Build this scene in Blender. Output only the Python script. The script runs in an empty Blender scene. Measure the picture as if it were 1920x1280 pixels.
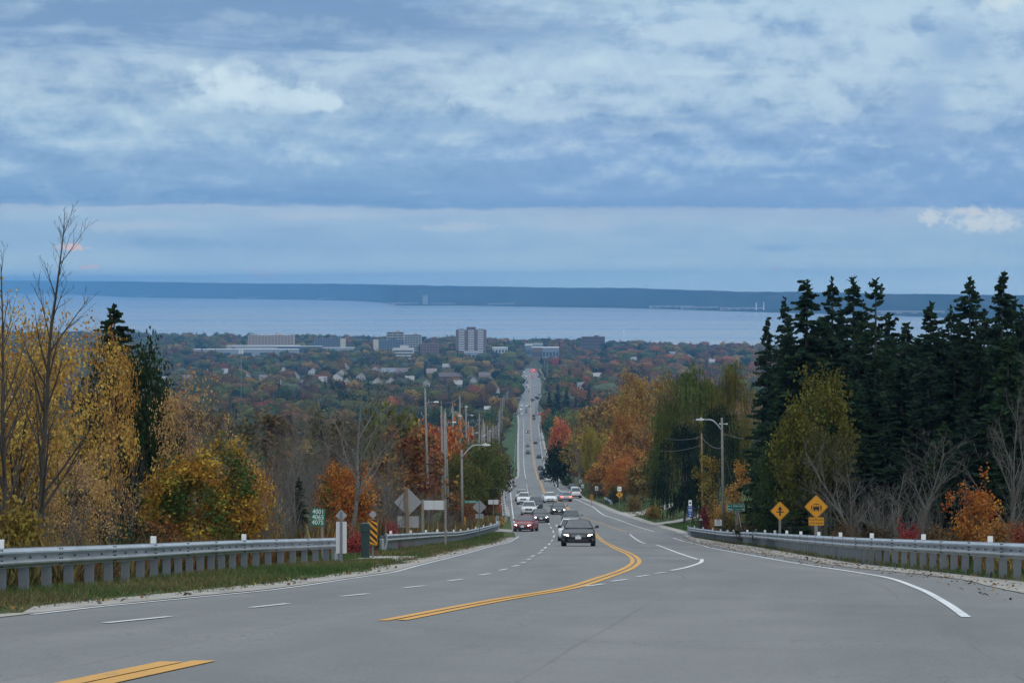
import bpy, bmesh, math, random
import numpy as np
from mathutils import Vector, Matrix

R = math.radians
sc = bpy.context.scene
COL = sc.collection
F, CX, HY = 4800.0, 960.0, 530.0      # focal length in photo pixels, centre column, row of eye level


def L(r, g, b, a=1.0):
    f = lambda c: c / 12.92 if c <= 0.04045 else ((c + 0.055) / 1.055) ** 2.4
    return (f(r / 255), f(g / 255), f(b / 255), a)


# ------------------------------------------------------------------ camera
cam = bpy.data.cameras.new('camera')
cam.sensor_width = 36
cam.lens = F / 1920 * 36
cam.shift_y = -(640 - HY) / 1920
cam.clip_start = 0.5
cam.clip_end = 90000
cam_o = bpy.data.objects.new('camera', cam)
cam_o.rotation_euler = (R(90), 0, 0)
COL.objects.link(cam_o)
sc.camera = cam_o

# ------------------------------------------------------------------ world
SUN_EL, SUN_AZ = R(24), R(150)
world = bpy.data.worlds.new('World')
sc.world = world
world.use_nodes = True
nt = world.node_tree
nt.nodes.clear()


class E:                                  # small expression wrapper round shader sockets
    tree = None

    def __init__(self, s):
        self.s = s

    @staticmethod
    def op(kind, *a, clamp=False):
        n = E.tree.nodes.new('ShaderNodeMath')
        n.operation = kind
        n.use_clamp = clamp
        for i, x in enumerate(a):
            if isinstance(x, E):
                E.tree.links.new(x.s, n.inputs[i])
            else:
                n.inputs[i].default_value = x
        return E(n.outputs[0])

    def __add__(self, o): return E.op('ADD', self, o)
    __radd__ = __add__
    def __sub__(self, o): return E.op('SUBTRACT', self, o)
    def __rsub__(self, o): return E.op('SUBTRACT', o, self)
    def __mul__(self, o): return E.op('MULTIPLY', self, o)
    __rmul__ = __mul__
    def __truediv__(self, o): return E.op('DIVIDE', self, o)


def smooth(x, a, b):
    n = E.tree.nodes.new('ShaderNodeMapRange')
    n.interpolation_type = 'SMOOTHSTEP'
    E.tree.links.new(x.s, n.inputs[0])
    n.inputs[1].default_value = a
    n.inputs[2].default_value = b
    return E(n.outputs[0])


def vec(x, y, z=0.0):
    n = E.tree.nodes.new('ShaderNodeCombineXYZ')
    for i, q in enumerate((x, y, z)):
        if isinstance(q, E):
            E.tree.links.new(q.s, n.inputs[i])
        else:
            n.inputs[i].default_value = q
    return E(n.outputs[0])


def fbm(v, scale, detail=6.0, rough=0.55, dist=0.0):
    n = E.tree.nodes.new('ShaderNodeTexNoise')
    n.noise_dimensions = '3D'
    E.tree.links.new(v.s, n.inputs['Vector'])
    n.inputs['Scale'].default_value = scale
    n.inputs['Detail'].default_value = detail
    n.inputs['Roughness'].default_value = rough
    n.inputs['Distortion'].default_value = dist
    return E(n.outputs[0])


def ramp(x, stops, interp='LINEAR'):
    n = E.tree.nodes.new('ShaderNodeValToRGB')
    E.tree.links.new(x.s, n.inputs[0])
    cr = n.color_ramp
    cr.interpolation = interp
    stops = sorted(stops)
    cr.elements[0].position, cr.elements[0].color = stops[0]
    cr.elements[1].position, cr.elements[1].color = stops[-1]
    for p, c in stops[1:-1]:
        cr.elements.new(p).color = c
    return E(n.outputs[0])


def mixc(f, a, b, blend='MIX'):
    n = E.tree.nodes.new('ShaderNodeMix')
    n.data_type = 'RGBA'
    n.blend_type = blend
    for i, q in ((0, f), (6, a), (7, b)):
        if isinstance(q, E):
            E.tree.links.new(q.s, n.inputs[i])
        else:
            n.inputs[i].default_value = q
    return E(n.outputs[2])


E.tree = nt
tc = nt.nodes.new('ShaderNodeTexCoord')
sx = nt.nodes.new('ShaderNodeSeparateXYZ')
nt.links.new(tc.outputs['Generated'], sx.inputs[0])
dx, dy, dz = (E(o) for o in sx.outputs)
az = E.op('ARCTAN2', dx, dy)
hor = E.op('SQRT', dx * dx + dy * dy + 1e-6)
el = dz / hor                                   # tangent of the elevation
elc = E.op('MAXIMUM', el, 0.0)
# cloud deck seen from below: stretched towards the horizon
n1 = fbm(vec(az * 9.0, el * 60.0, 1.7), 1.0, 5, 0.55, 0.6)
n2 = fbm(vec(az * 38.0, el * 75.0, 4.1), 1.0, 9, 0.62, 0.35)
n3 = fbm(vec(az * 16.0, el * 150.0, 9.3), 1.0, 7, 0.6, 0.3)
n4 = fbm(vec(az * 300.0, el * 420.0, 2.2), 1.0, 8, 0.62, 0.2)
n5 = fbm(vec(az * 62.0, el * 78.0, 6.6), 1.0, 9, 0.6, 0.15)
# relief: the same billows looked up a little higher, so that tops come out bright and undersides dark
n5b = fbm(vec(az * 62.0, (el + 0.0045) * 78.0, 6.6), 1.0, 9, 0.6, 0.15)
n6 = fbm(vec(az * 24.0, el * 62.0, 3.3), 1.0, 9, 0.58, 0.3)
n6b = fbm(vec(az * 24.0, (el + 0.0065) * 62.0, 3.3), 1.0, 9, 0.58, 0.3)
eln = el + az * 0.0075
row_amp = 0.0085 + 0.024 * smooth(elc, 0.034, 0.085)
ev = eln + (n1 - 0.5) * row_amp + (n4 - 0.5) * 0.0016 + (n5 - 0.5) * 0.004 + (n3 - 0.5) * (0.004 + 0.004 * smooth(elc, 0.032, 0.06)) + (n5 - 0.5) * 0.010 * smooth(elc, 0.040, 0.075)


def rw(row):
    return (HY - row) / F / 0.12


SK_L = [(rw(530), L(192, 210, 220)), (rw(500), L(176, 197, 213)), (rw(470), L(148, 177, 206)), (rw(435), L(150, 178, 207)),
        (rw(408), L(156, 180, 208)), (rw(395), L(158, 178, 206)), (rw(387), L(110, 150, 195)), (rw(378), L(108, 149, 195)),
        (rw(345), L(128, 162, 202)), (rw(300), L(142, 172, 206)), (rw(245), L(152, 178, 207)), (rw(190), L(168, 187, 209)),
        (rw(120), L(166, 184, 208)), (rw(98), L(152, 174, 203)), (rw(72), L(118, 147, 186)), (rw(30), L(116, 145, 184)),
        (rw(0), L(132, 160, 196)), (1.0, L(150, 172, 203))]
SK_R = [(rw(530), L(192, 210, 220)), (rw(490), L(176, 197, 213)), (rw(455), L(152, 180, 207)), (rw(425), L(156, 182, 209)),
        (rw(400), L(160, 181, 208)), (rw(394), L(160, 178, 207)), (rw(386), L(117, 154, 200)), (rw(350), L(126, 160, 203)),
        (rw(300), L(130, 163, 205)), (rw(250), L(140, 168, 206)), (rw(200), L(165, 186, 212)), (rw(140), L(176, 194, 215)),
        (rw(90), L(172, 191, 214)), (rw(40), L(178, 196, 216)), (rw(0), L(180, 198, 217)), (1.0, L(176, 194, 214))]
er = ev / 0.12
sidef = smooth(az + (n1 - 0.5) * 0.16 + (n3 - 0.5) * 0.05, -0.055, 0.05)
sky = mixc(sidef, ramp(er, SK_L), ramp(er, SK_R))
# soft mottling inside the deck
mot = (n2 - 0.5) * (0.25 + 1.05 * smooth(elc, 0.030, 0.055)) + (n3 - 0.5) * 0.45 + (n5 - 0.5) * 0.5 * smooth(elc, 0.030, 0.06)
relief = (n5 - n5b) * 1.6 + (n6 - n6b) * 2.6
mot = mot * 0.75 - 0.035 * smooth(elc, 0.03, 0.05) + relief * (0.12 + 0.34 * smooth(elc, 0.029, 0.05))
mot = mot * (1.0 - 0.55 * smooth(elc, 0.086, 0.098) * (1.0 - sidef))
sky = mixc(E.op('MINIMUM', E.op('ABSOLUTE', mot) * 1.5, 0.85), sky, mixc(E.op('GREATER_THAN', mot, 0.0), L(98, 138, 186), L(200, 215, 226)))


def blob(sky, px, row, sxp, syp, col, k=1.0, edge=0.35, rough=1.0, flat=0.0, fine=False):
    du = (az - math.atan((px - CX) / F)) / (sxp / F)
    dv = (el - (HY - row) / F) / (syp / F)
    if flat:                                  # flat-bottomed cumulus: squash the lower half
        dv = dv * (1.0 + flat * smooth(dv * -1.0, 0.0, 0.6))
    d = E.op('SQRT', du * du + dv * dv)
    nz = n4 if fine else n5
    f = smooth(1.0 - d + (nz - 0.5) * (2.2 * rough), 0.0, edge) * k
    if not fine:
        f = f * (0.55 + 0.6 * smooth(n2, 0.36, 0.62))
    return mixc(f, sky, col)


W1, W2, PK = L(196, 210, 224), L(186, 201, 219), L(226, 190, 188)
sky = blob(sky, 480, 195, 200, 40, W1, 0.7, 0.5, 0.9, 0.8)
sky = blob(sky, 445, 168, 84, 52, L(208, 219, 229), 0.85, 0.55, 1.15, 0.3)
sky = blob(sky, 530, 188, 90, 30, L(202, 215, 227), 0.8, 0.55, 1.2, 0.3)
sky = blob(sky, 480, 226, 190, 20, L(150, 176, 207), 0.6, 1.0, 0.8)
sky = blob(sky, 605, 193, 48, 24, L(202, 215, 227), 0.75, 0.55, 1.2, 0.4)
sky = blob(sky, 930, 182, 110, 26, W1, 0.75, 0.5, 1.0)
sky = blob(sky, 1040, 200, 120, 36, W2, 0.7, 0.6, 1.0)
sky = blob(sky, 1000, 165, 40, 16, W1, 0.7, 0.4, 1.0)
sky = blob(sky, 1350, 138, 150, 10, L(200, 212, 224), 0.55, 0.9, 0.5)
sky = blob(sky, 1590, 110, 190, 90, L(192, 206, 221), 0.5, 1.2, 0.8)
sky = blob(sky, 1790, 95, 75, 60, L(146, 172, 206), 0.8, 0.9, 0.9)
sky = blob(sky, 1730, 205, 60, 75, L(140, 167, 204), 0.7, 0.9, 0.9)
sky = blob(sky, 1835, 240, 70, 26, L(172, 192, 214), 0.7, 0.8, 0.9, 0.5)
sky = blob(sky, 1490, 175, 110, 34, L(190, 204, 220), 0.7, 0.35, 1.0, 0.3)
sky = blob(sky, 1665, 60, 60, 60, L(188, 203, 219), 0.7, 0.35, 1.0)
sky = blob(sky, 1570, 205, 70, 30, L(184, 200, 218), 0.6, 0.35, 1.0)
sky = blob(sky, 1290, 60, 180, 26, L(190, 204, 220), 0.6, 0.5, 1.1)
sky = blob(sky, 760, 240, 260, 16, L(140, 168, 205), 0.5, 0.8, 1.0)
sky = blob(sky, 1200, 240, 150, 16, L(178, 195, 215), 0.5, 0.6, 1.1)
sky = blob(sky, 700, 105, 260, 10, L(182, 198, 217), 0.5, 0.6, 1.0)
sky = blob(sky, 1870, 12, 45, 26, L(216, 222, 226), 0.75, 0.7, 0.8)
sky = blob(sky, 1905, 160, 40, 40, L(182, 199, 217), 0.6, 0.8, 0.9)
sky = blob(sky, 200, 305, 90, 34, L(164, 186, 210), 0.55, 1.0, 0.9, 0.4)
sky = blob(sky, 1460, 318, 130, 14, L(108, 149, 199), 0.6, 1.0, 0.8)
sky = blob(sky, 1530, 285, 40, 8, L(180, 197, 216), 0.5, 0.8, 1.2, 0, True)
sky = blob(sky, 1650, 275, 34, 8, L(176, 194, 215), 0.5, 0.8, 1.2, 0, True)
sky = blob(sky, 135, 466, 40, 10, L(232, 192, 186), 0.95, 0.8, 1.3, 0.3, True)
sky = blob(sky, 165, 501, 24, 7, PK, 0.8, 0.9, 1.3, 0, True)
sky = blob(sky, 495, 515, 40, 14, L(218, 198, 204), 0.8, 1.1, 1.3, 0.2, True)
sky = blob(sky, 600, 405, 170, 9, L(182, 186, 205), 0.55, 1.0, 0.8)
sky = blob(sky, 1080, 415, 190, 24, L(172, 184, 207), 0.55, 1.0, 0.8)
sky = blob(sky, 1455, 503, 22, 7, L(186, 186, 202), 0.7, 0.7, 0.9, 0, True)
sky = blob(sky, 1745, 412, 30, 22, L(204, 207, 215), 0.9, 0.7, 1.0, 0.4, True)
sky = blob(sky, 1845, 422, 85, 34, L(204, 208, 216), 0.95, 0.8, 0.9, 0.5, True)
sky = blob(sky, 690, 510, 40, 12, L(190, 198, 210), 0.6, 1.1, 1.3, 0.2, True)
sky = blob(sky, 230, 425, 150, 16, L(176, 188, 208), 0.7, 0.8, 1.0, 0, True)
sky = blob(sky, 860, 425, 110, 12, L(184, 192, 208), 0.6, 0.8, 1.0, 0, True)
sky = blob(sky, 1190, 478, 170, 14, L(158, 184, 210), 0.6, 0.9, 1.0, 0, True)
sky = blob(sky, 1600, 480, 160, 10, L(164, 188, 211), 0.6, 0.8, 1.0, 0, True)
sky = blob(sky, 330, 455, 160, 14, L(122, 158, 198), 0.6, 0.9, 1.0, 0, True)
sky = blob(sky, 1820, 400, 60, 14, L(212, 208, 210), 0.6, 0.8, 1.0, 0.4, True)
sky = blob(sky, 1460, 466, 60, 12, L(122, 160, 203), 0.55, 0.9, 0.9)
# overhead the same deck goes on, brighter towards the zenith as an overcast sky is
nz1 = fbm(vec(dx / (elc + 0.25), dy / (elc + 0.25), 0.3), 1.6, 6, 0.6, 0.4)
sky = mixc(1.0, sky, (0.90, 1.0, 1.03, 1), 'MULTIPLY')
over = ramp(nz1, [(0.25, L(164, 177, 190)), (0.5, L(186, 195, 202)), (0.75, L(206, 211, 215))])
sky = mixc(smooth(el, 0.10, 0.24), sky, over)
gain = 1.0 + 2.0 * smooth(el, 0.11, 1.6)
sky = mixc(smooth(el, 0.0, -0.012), sky, L(180, 202, 216))
bgc = nt.nodes.new('ShaderNodeBackground')
nt.links.new(sky.s, bgc.inputs[0])
nt.links.new((gain * 1.0).s, bgc.inputs[1])
st = nt.nodes.new('ShaderNodeTexSky')
st.sky_type = 'NISHITA'
st.sun_disc = False
st.sun_elevation = SUN_EL
st.sun_rotation = SUN_AZ
bgn = nt.nodes.new('ShaderNodeBackground')
bgn.inputs[1].default_value = 0.1
nt.links.new(st.outputs[0], bgn.inputs[0])
mx = nt.nodes.new('ShaderNodeMixShader')
mx.inputs[0].default_value = 0.92            # share of the sky that is cloud
nt.links.new(bgn.outputs[0], mx.inputs[1])
nt.links.new(bgc.outputs[0], mx.inputs[2])
wo = nt.nodes.new('ShaderNodeOutputWorld')
nt.links.new(mx.outputs[0], wo.inputs[0])

# ------------------------------------------------------------------ sun (veiled by cloud)
sun = bpy.data.lights.new('sun', 'SUN')
sun.energy = 0.6
sun.angle = R(25)
sun.color = (1.0, 0.95, 0.88)
sun_o = bpy.data.objects.new('sun', sun)
sd = Vector((math.sin(SUN_AZ) * math.cos(SUN_EL), math.cos(SUN_AZ) * math.cos(SUN_EL), math.sin(SUN_EL)))
sun_o.rotation_euler = sd.to_track_quat('Z', 'Y').to_euler()
COL.objects.link(sun_o)

sc.view_settings.view_transform = 'Standard'
sc.view_settings.look = 'None'
sc.view_settings.exposure = 0.10
sc.view_settings.gamma = 1.0
sc.view_settings.use_curve_mapping = False
sc.cycles.use_denoising = True
sc.cycles.max_bounces = 6
sc.cycles.diffuse_bounces = 2
sc.cycles.glossy_bounces = 2
sc.cycles.transmission_bounces = 3
sc.cycles.transparent_max_bounces = 6
sc.cycles.volume_bounces = 0
sc.cycles.sample_clamp_indirect = 4

# ------------------------------------------------------------------ surveyed profile of the hill road


def pchip(x, y):
    x = np.asarray(x, float); y = np.asarray(y, float)
    o = np.argsort(x); x, y = x[o], y[o]
    h = np.diff(x); d = np.diff(y) / h
    m = np.zeros(len(x))
    for i in range(1, len(x) - 1):
        if d[i - 1] * d[i] > 0:
            w1, w2 = 2 * h[i] + h[i - 1], h[i] + 2 * h[i - 1]
            m[i] = (w1 + w2) / (w1 / d[i - 1] + w2 / d[i])
    m[0], m[-1] = d[0], d[-1]

    def f(q):
        q = np.asarray(q, float)
        i = np.clip(np.searchsorted(x, q) - 1, 0, len(x) - 2)
        t = (q - x[i]) / h[i]
        tc_ = np.clip(t, 0, 1)
        v = ((1 + 2 * tc_) * (1 - tc_) ** 2 * y[i] + tc_ * (1 - tc_) ** 2 * h[i] * m[i]
             + tc_ ** 2 * (3 - 2 * tc_) * y[i + 1] + tc_ ** 2 * (tc_ - 1) * h[i] * m[i + 1])
        return v + np.where(t < 0, t * h[i] * m[0], 0) + np.where(t > 1, (t - 1) * h[i] * m[-1], 0)
    return f


PROF = [(-80, -6.58), (-40, -2.73), (0, 1.12), (20, 3.045), (40, 4.97), (100, 10.75), (135, 14.12), (185, 18.95), (235, 23.2), (290, 27.2), (364, 32.0),
        (430, 36.3), (560, 45.3), (700, 55.4), (800, 62.0), (1030, 72.1), (1324, 80.5), (1840, 93.5), (2830, 106.0),
        (3400, 110.0), (4600, 115.2), (5600, 116.8), (9000, 117.5)]
_pf = pchip([p[0] for p in PROF], [p[1] - p[0] * 8 / 4800 for p in PROF])
YS = np.concatenate([np.arange(-60, 300, 1.25), np.arange(300, 700, 4), np.arange(700, 1500, 12.5), np.arange(1500, 3200, 34),
                     np.arange(3200, 6600, 100)])
DS = _pf(YS)
_k = YS > 6
_rows = HY + F * DS[_k] / YS[_k]
_ry, _yy = _rows[::-1], YS[_k][::-1]


def gz(Y):
    return -np.interp(Y, YS, DS)


def depth(row):
    return float(np.interp(row, _ry, _yy))


def G(px, row):
    Y = depth(row)
    return np.array(((px - CX) / F * Y, Y))


def XW(px, Y):
    return (px - CX) / F * Y


def ZW(row, Y):
    return -(row - HY) / F * Y


def fn_of(pxs):
    p = np.array([G(*q) for q in pxs])
    return pchip(p[:, 1], p[:, 0])


LA = fn_of([(-330, 1195), (56, 1150.5), (166, 1138), (340, 1120.3), (512, 1103.2), (658, 1082.3), (737, 1070), (779, 1059), (862, 1038.3),
            (946, 1016.6), (966, 1004.6), (960, 992), (953, 952), (948, 945), (946, 930), (946, 908), (948, 900.5), (972, 895),
            (974, 880), (973, 847), (973, 785), (970, 772), (974, 753), (979, 742), (976, 714), (983, 697), (988, 690)])
RA = fn_of([(2300, 1200), (2100, 1150), (1920, 1110), (1775, 1081), (1604, 1063), (1500, 1046), (1397, 1032), (1298, 1011), (1267.5, 995.6),
            (1222, 983), (1186, 971), (1142, 956), (1110, 941.7), (1088, 934), (1066, 910), (1049, 901), (1038, 894), (1028, 872),
            (1016, 820), (1013, 786), (1008, 770), (1010, 757), (1019, 746), (1013.6, 740), (1013.6, 714), (1009, 703), (1006, 696)])
RAIL_L = fn_of([(-420, 1172), (-120, 1134), (26, 1117), (240, 1095), (436, 1072), (625, 1057)])
RAIL_M = fn_of([(725, 1036), (803, 1025), (875, 1013), (933, 994.5)])
RAIL_R = fn_of([(2500, 1150), (2150, 1113), (1913, 1089), (1741, 1070), (1638, 1059), (1535, 1044), (1397, 1021.6), (1330, 1011.5), (1312, 1008.5)])
RAIL_F = fn_of([(950, 985), (945.5, 950), (943, 925), (944, 912)])
_shore = pchip([-0.5, -.2, -.1, 0, .09, .2, .5], [5600, 5250, 4900, 4560, 4180, 3900, 3700])


def sstep(x, a, b):
    t = np.clip((np.asarray(x, float) - a) / (b - a), 0, 1)
    return t * t * (3 - 2 * t)


def lat(X, Y):
    X = np.asarray(X, float); Y = np.asarray(Y, float)
    lx, rx = LA(Y), RA(Y)
    dl, dr = lx - X, X - rx
    o = np.where((dl < 1.0) & (dr < 1.0), -0.05, 0.0)
    o = np.where((dl >= 0.25) & (dl < 1.0), -0.05 + 0.05 * (dl - .25) / .75, o)
    o = np.where((dr >= 0.25) & (dr < 1.0), -0.05 + 0.05 * (dr - .25) / .75, o)
    near = 1 - sstep(Y, 380, 620)
    o = o - 3.6 * near * sstep(dl, 3.4, 16)
    o = o - 1.6 * (1 - sstep(Y, 190, 225)) * sstep(dr, 3.2, 12)
    o = o + 1.7 * sstep(Y, 222, 250) * (1 - sstep(Y, 520, 700)) * sstep(dr, 1.0, 13)
    far = sstep(Y, 650, 1200) * sstep(np.maximum(dl, dr), 25, 120)
    o = o + far * (2.2 * np.sin(X * .011 + 1.3) * np.cos(Y * .0046) + 1.6 * np.sin(X * .023 + Y * .009))
    return o


def ground(X, Y):
    z = gz(Y) + lat(X, Y)
    ys = _shore(np.asarray(X, float) / np.maximum(np.asarray(Y, float), 1.0))
    sh = sstep(np.asarray(Y, float), ys - 350, ys)
    z = np.where(sh > 0, z * (1 - sh) + (-109.4) * sh, z)
    return np.where(np.asarray(Y) > ys, -109.4 - np.minimum((np.asarray(Y) - ys) * .06, 7.0), z)


# ------------------------------------------------------------------ materials


def new_mat(name):
    m = bpy.data.materials.new(name)
    m.use_nodes = True
    E.tree = m.node_tree
    b = next(n for n in m.node_tree.nodes if n.type == 'BSDF_PRINCIPLED')
    return m, b


def tex_vec(kind='Object', sc_=(1, 1, 1)):
    if kind == 'World':
        g = E.tree.nodes.new('ShaderNodeNewGeometry')
        o = g.outputs['Position']
    else:
        g = E.tree.nodes.new('ShaderNodeTexCoord')
        o = g.outputs[kind]
    mp = E.tree.nodes.new('ShaderNodeMapping')
    mp.inputs['Scale'].default_value = sc_
    E.tree.links.new(o, mp.inputs[0])
    return E(mp.outputs[0])


def bump(b, h, strength, dist=0.02):
    n = E.tree.nodes.new('ShaderNodeBump')
    n.inputs['Strength'].default_value = strength
    n.inputs['Distance'].default_value = dist
    E.tree.links.new(h.s, n.inputs['Height'])
    E.tree.links.new(n.outputs[0], b.inputs['Normal'])


def scal(c, k):
    return (c[0] * k, c[1] * k, c[2] * k, 1)


def mat(name, col, rough=0.6, metal=0.0, var=0.18, vs=3.0, bmp=0.0, bs=30.0, kind='Object', spec=0.5, coat=0.0):
    m, b = new_mat(name)
    v = tex_vec(kind)
    n = fbm(v, vs, 5, 0.6)
    c = ramp(n, [(0.25, scal(col, 1 - var)), (0.75, scal(col, 1 + var))])
    E.tree.links.new(c.s, b.inputs['Base Color'])
    b.inputs['Roughness'].default_value = rough
    b.inputs['Metallic'].default_value = metal
    b.inputs['Specular IOR Level'].default_value = spec
    b.inputs['Coat Weight'].default_value = coat
    if bmp:
        bump(b, fbm(v, bs, 4, 0.6), bmp)
    return m


def objinfo():
    n = E.tree.nodes.new('ShaderNodeObjectInfo')
    return E(n.outputs['Color']), E(n.outputs['Alpha']), E(n.outputs['Random'])


def attr(name, out='Fac'):
    n = E.tree.nodes.new('ShaderNodeAttribute')
    n.attribute_name = name
    return E(n.outputs[out])


def hsv(c, h, s, v):
    n = E.tree.nodes.new('ShaderNodeHueSaturation')
    for i, q in ((0, h), (1, s), (2, v)):
        if isinstance(q, E):
            E.tree.links.new(q.s, n.inputs[i])
        else:
            n.inputs[i].default_value = q
    E.tree.links.new(c.s, n.inputs[4])
    return E(n.outputs[0])


def leaf_mat(name, source, trans=0.28):
    """Leaves: colour of the tree (object colour or stored colour), each leaf a little different, part green where alpha says so."""
    m, b = new_mat(name)
    t = m.node_tree
    if source == 'object':
        c, a, rn = objinfo()
        n = fbm(tex_vec('Object'), 0.55, 3, 0.6)
        g = smooth(n + (a - 0.5) * 0.5, 0.47, 0.60)
        c = mixc(g, c, (0.055, 0.085, 0.022, 1))
    else:
        c = attr('col', 'Color')
    v = attr('v')
    c = hsv(c, 0.47 + 0.06 * v, 0.95, 0.55 + 0.85 * v)
    tr = t.nodes.new('ShaderNodeBsdfTranslucent')
    df = t.nodes.new('ShaderNodeBsdfDiffuse')
    t.links.new(c.s, tr.inputs[0])
    t.links.new(c.s, df.inputs[0])
    ms = t.nodes.new('ShaderNodeMixShader')
    ms.inputs[0].default_value = trans
    t.links.new(df.outputs[0], ms.inputs[1])
    t.links.new(tr.outputs[0], ms.inputs[2])
    out = next(n for n in t.nodes if n.type == 'OUTPUT_MATERIAL')
    t.links.new(ms.outputs[0], out.inputs[0])
    t.nodes.remove(b)
    return m


M = {}
M['leaf'] = leaf_mat('leaves', 'object')
M['leafmix'] = leaf_mat('leaves_mixed', 'attr', 0.10)
M['bark'] = mat('bark', (0.115, 0.098, 0.085, 1), 0.9, var=0.4, vs=6, bmp=0.5, bs=25)
M['bark_pale'] = mat('bark_pale', (0.125, 0.117, 0.108, 1), 0.9, var=0.35, vs=5, bmp=0.4, bs=25)
M['bark_dark'] = mat('bark_dark', (0.05, 0.042, 0.036, 1), 0.9, var=0.4, vs=6)
M['steel'] = mat('galvanised_steel', (0.35, 0.385, 0.42, 1), 0.42, 0.55, 0.26, 1.3, 0.08, 60)
M['steel_post'] = mat('weathered_steel', (0.15, 0.175, 0.20, 1), 0.6, 0.3, 0.22, 3.5, 0.06, 50)
M['sign_back'] = mat('sign_back_aluminium', (0.30, 0.31, 0.325, 1), 0.5, 0.3, 0.10, 2.0)
M['sign_pale'] = mat('sign_back_pale', (0.52, 0.53, 0.55, 1), 0.5, 0.1, 0.08, 2.0)
M['white'] = mat('white_paint', (0.74, 0.75, 0.76, 1), 0.5, 0, 0.06, 4)
M['cap'] = mat('white_reflector', (0.80, 0.82, 0.83, 1), 0.5, 0, 0.05, 6)
M['yellow'] = mat('sign_yellow', (0.62, 0.27, 0.012, 1), 0.45, 0, 0.06, 3)
M['black'] = mat('black_print', (0.012, 0.012, 0.014, 1), 0.5, 0, 0.1, 5)
M['green'] = mat('sign_green', (0.014, 0.15, 0.095, 1), 0.45, 0, 0.08, 3)
M['green_dark'] = mat('dark_green_plastic', (0.013, 0.036, 0.036, 1), 0.45, 0, 0.15, 3)
M['blue'] = mat('sign_blue', (0.02, 0.075, 0.27, 1), 0.45, 0, 0.08, 3)
M['red'] = mat('sign_red', (0.28, 0.05, 0.035, 1), 0.5, 0, 0.1, 3)
M['wood'] = mat('weathered_wood', (0.205, 0.195, 0.18, 1), 0.85, 0, 0.25, 5, 0.3, 30)
M['wood_brown'] = mat('brown_wood', (0.19, 0.125, 0.075, 1), 0.85, 0, 0.25, 5, 0.3, 30)
M['wire'] = mat('cable', (0.16, 0.17, 0.18, 1), 0.6)
M['insul'] = mat('porcelain', (0.62, 0.64, 0.66, 1), 0.35)
M['concrete'] = mat('pale_concrete', (0.285, 0.262, 0.235, 1), 0.95, 0, 0.42, 1.6, 0.5, 14, 'World')
M['gravel'] = mat('gravel', (0.31, 0.29, 0.265, 1), 0.95, 0, 0.32, 2.2, 0.5, 9, 'World')


def line_mat(name, col, wear):
    """road paint, scuffed through to the asphalt in places"""
    m, b = new_mat(name)
    v = tex_vec('World', (1, .35, 1))
    n = fbm(v, 7.0, 6, 0.7)
    n2_ = fbm(v, 0.6, 4, 0.6)
    c = mixc(smooth(n2_, 0.3, 0.7) * 0.35, col, scal(col, 0.62))
    c = mixc(smooth(n * 0.75 + n2_ * 0.25, 0.66 - wear, 0.78 - wear) * 0.85, c, (0.125, 0.126, 0.124, 1))
    E.tree.links.new(c.s, b.inputs['Base Color'])
    b.inputs['Roughness'].default_value = 0.7
    return m


M['w_line'] = line_mat('white_line_paint', (0.58, 0.59, 0.59, 1), 0.11)
M['w_worn'] = line_mat('worn_white_paint', (0.46, 0.47, 0.48, 1), 0.20)
M['y_line'] = line_mat('yellow_line_paint', (0.57, 0.285, 0.045, 1), 0.10)
M['y_worn'] = line_mat('worn_yellow_paint', (0.46, 0.25, 0.07, 1), 0.14)


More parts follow.
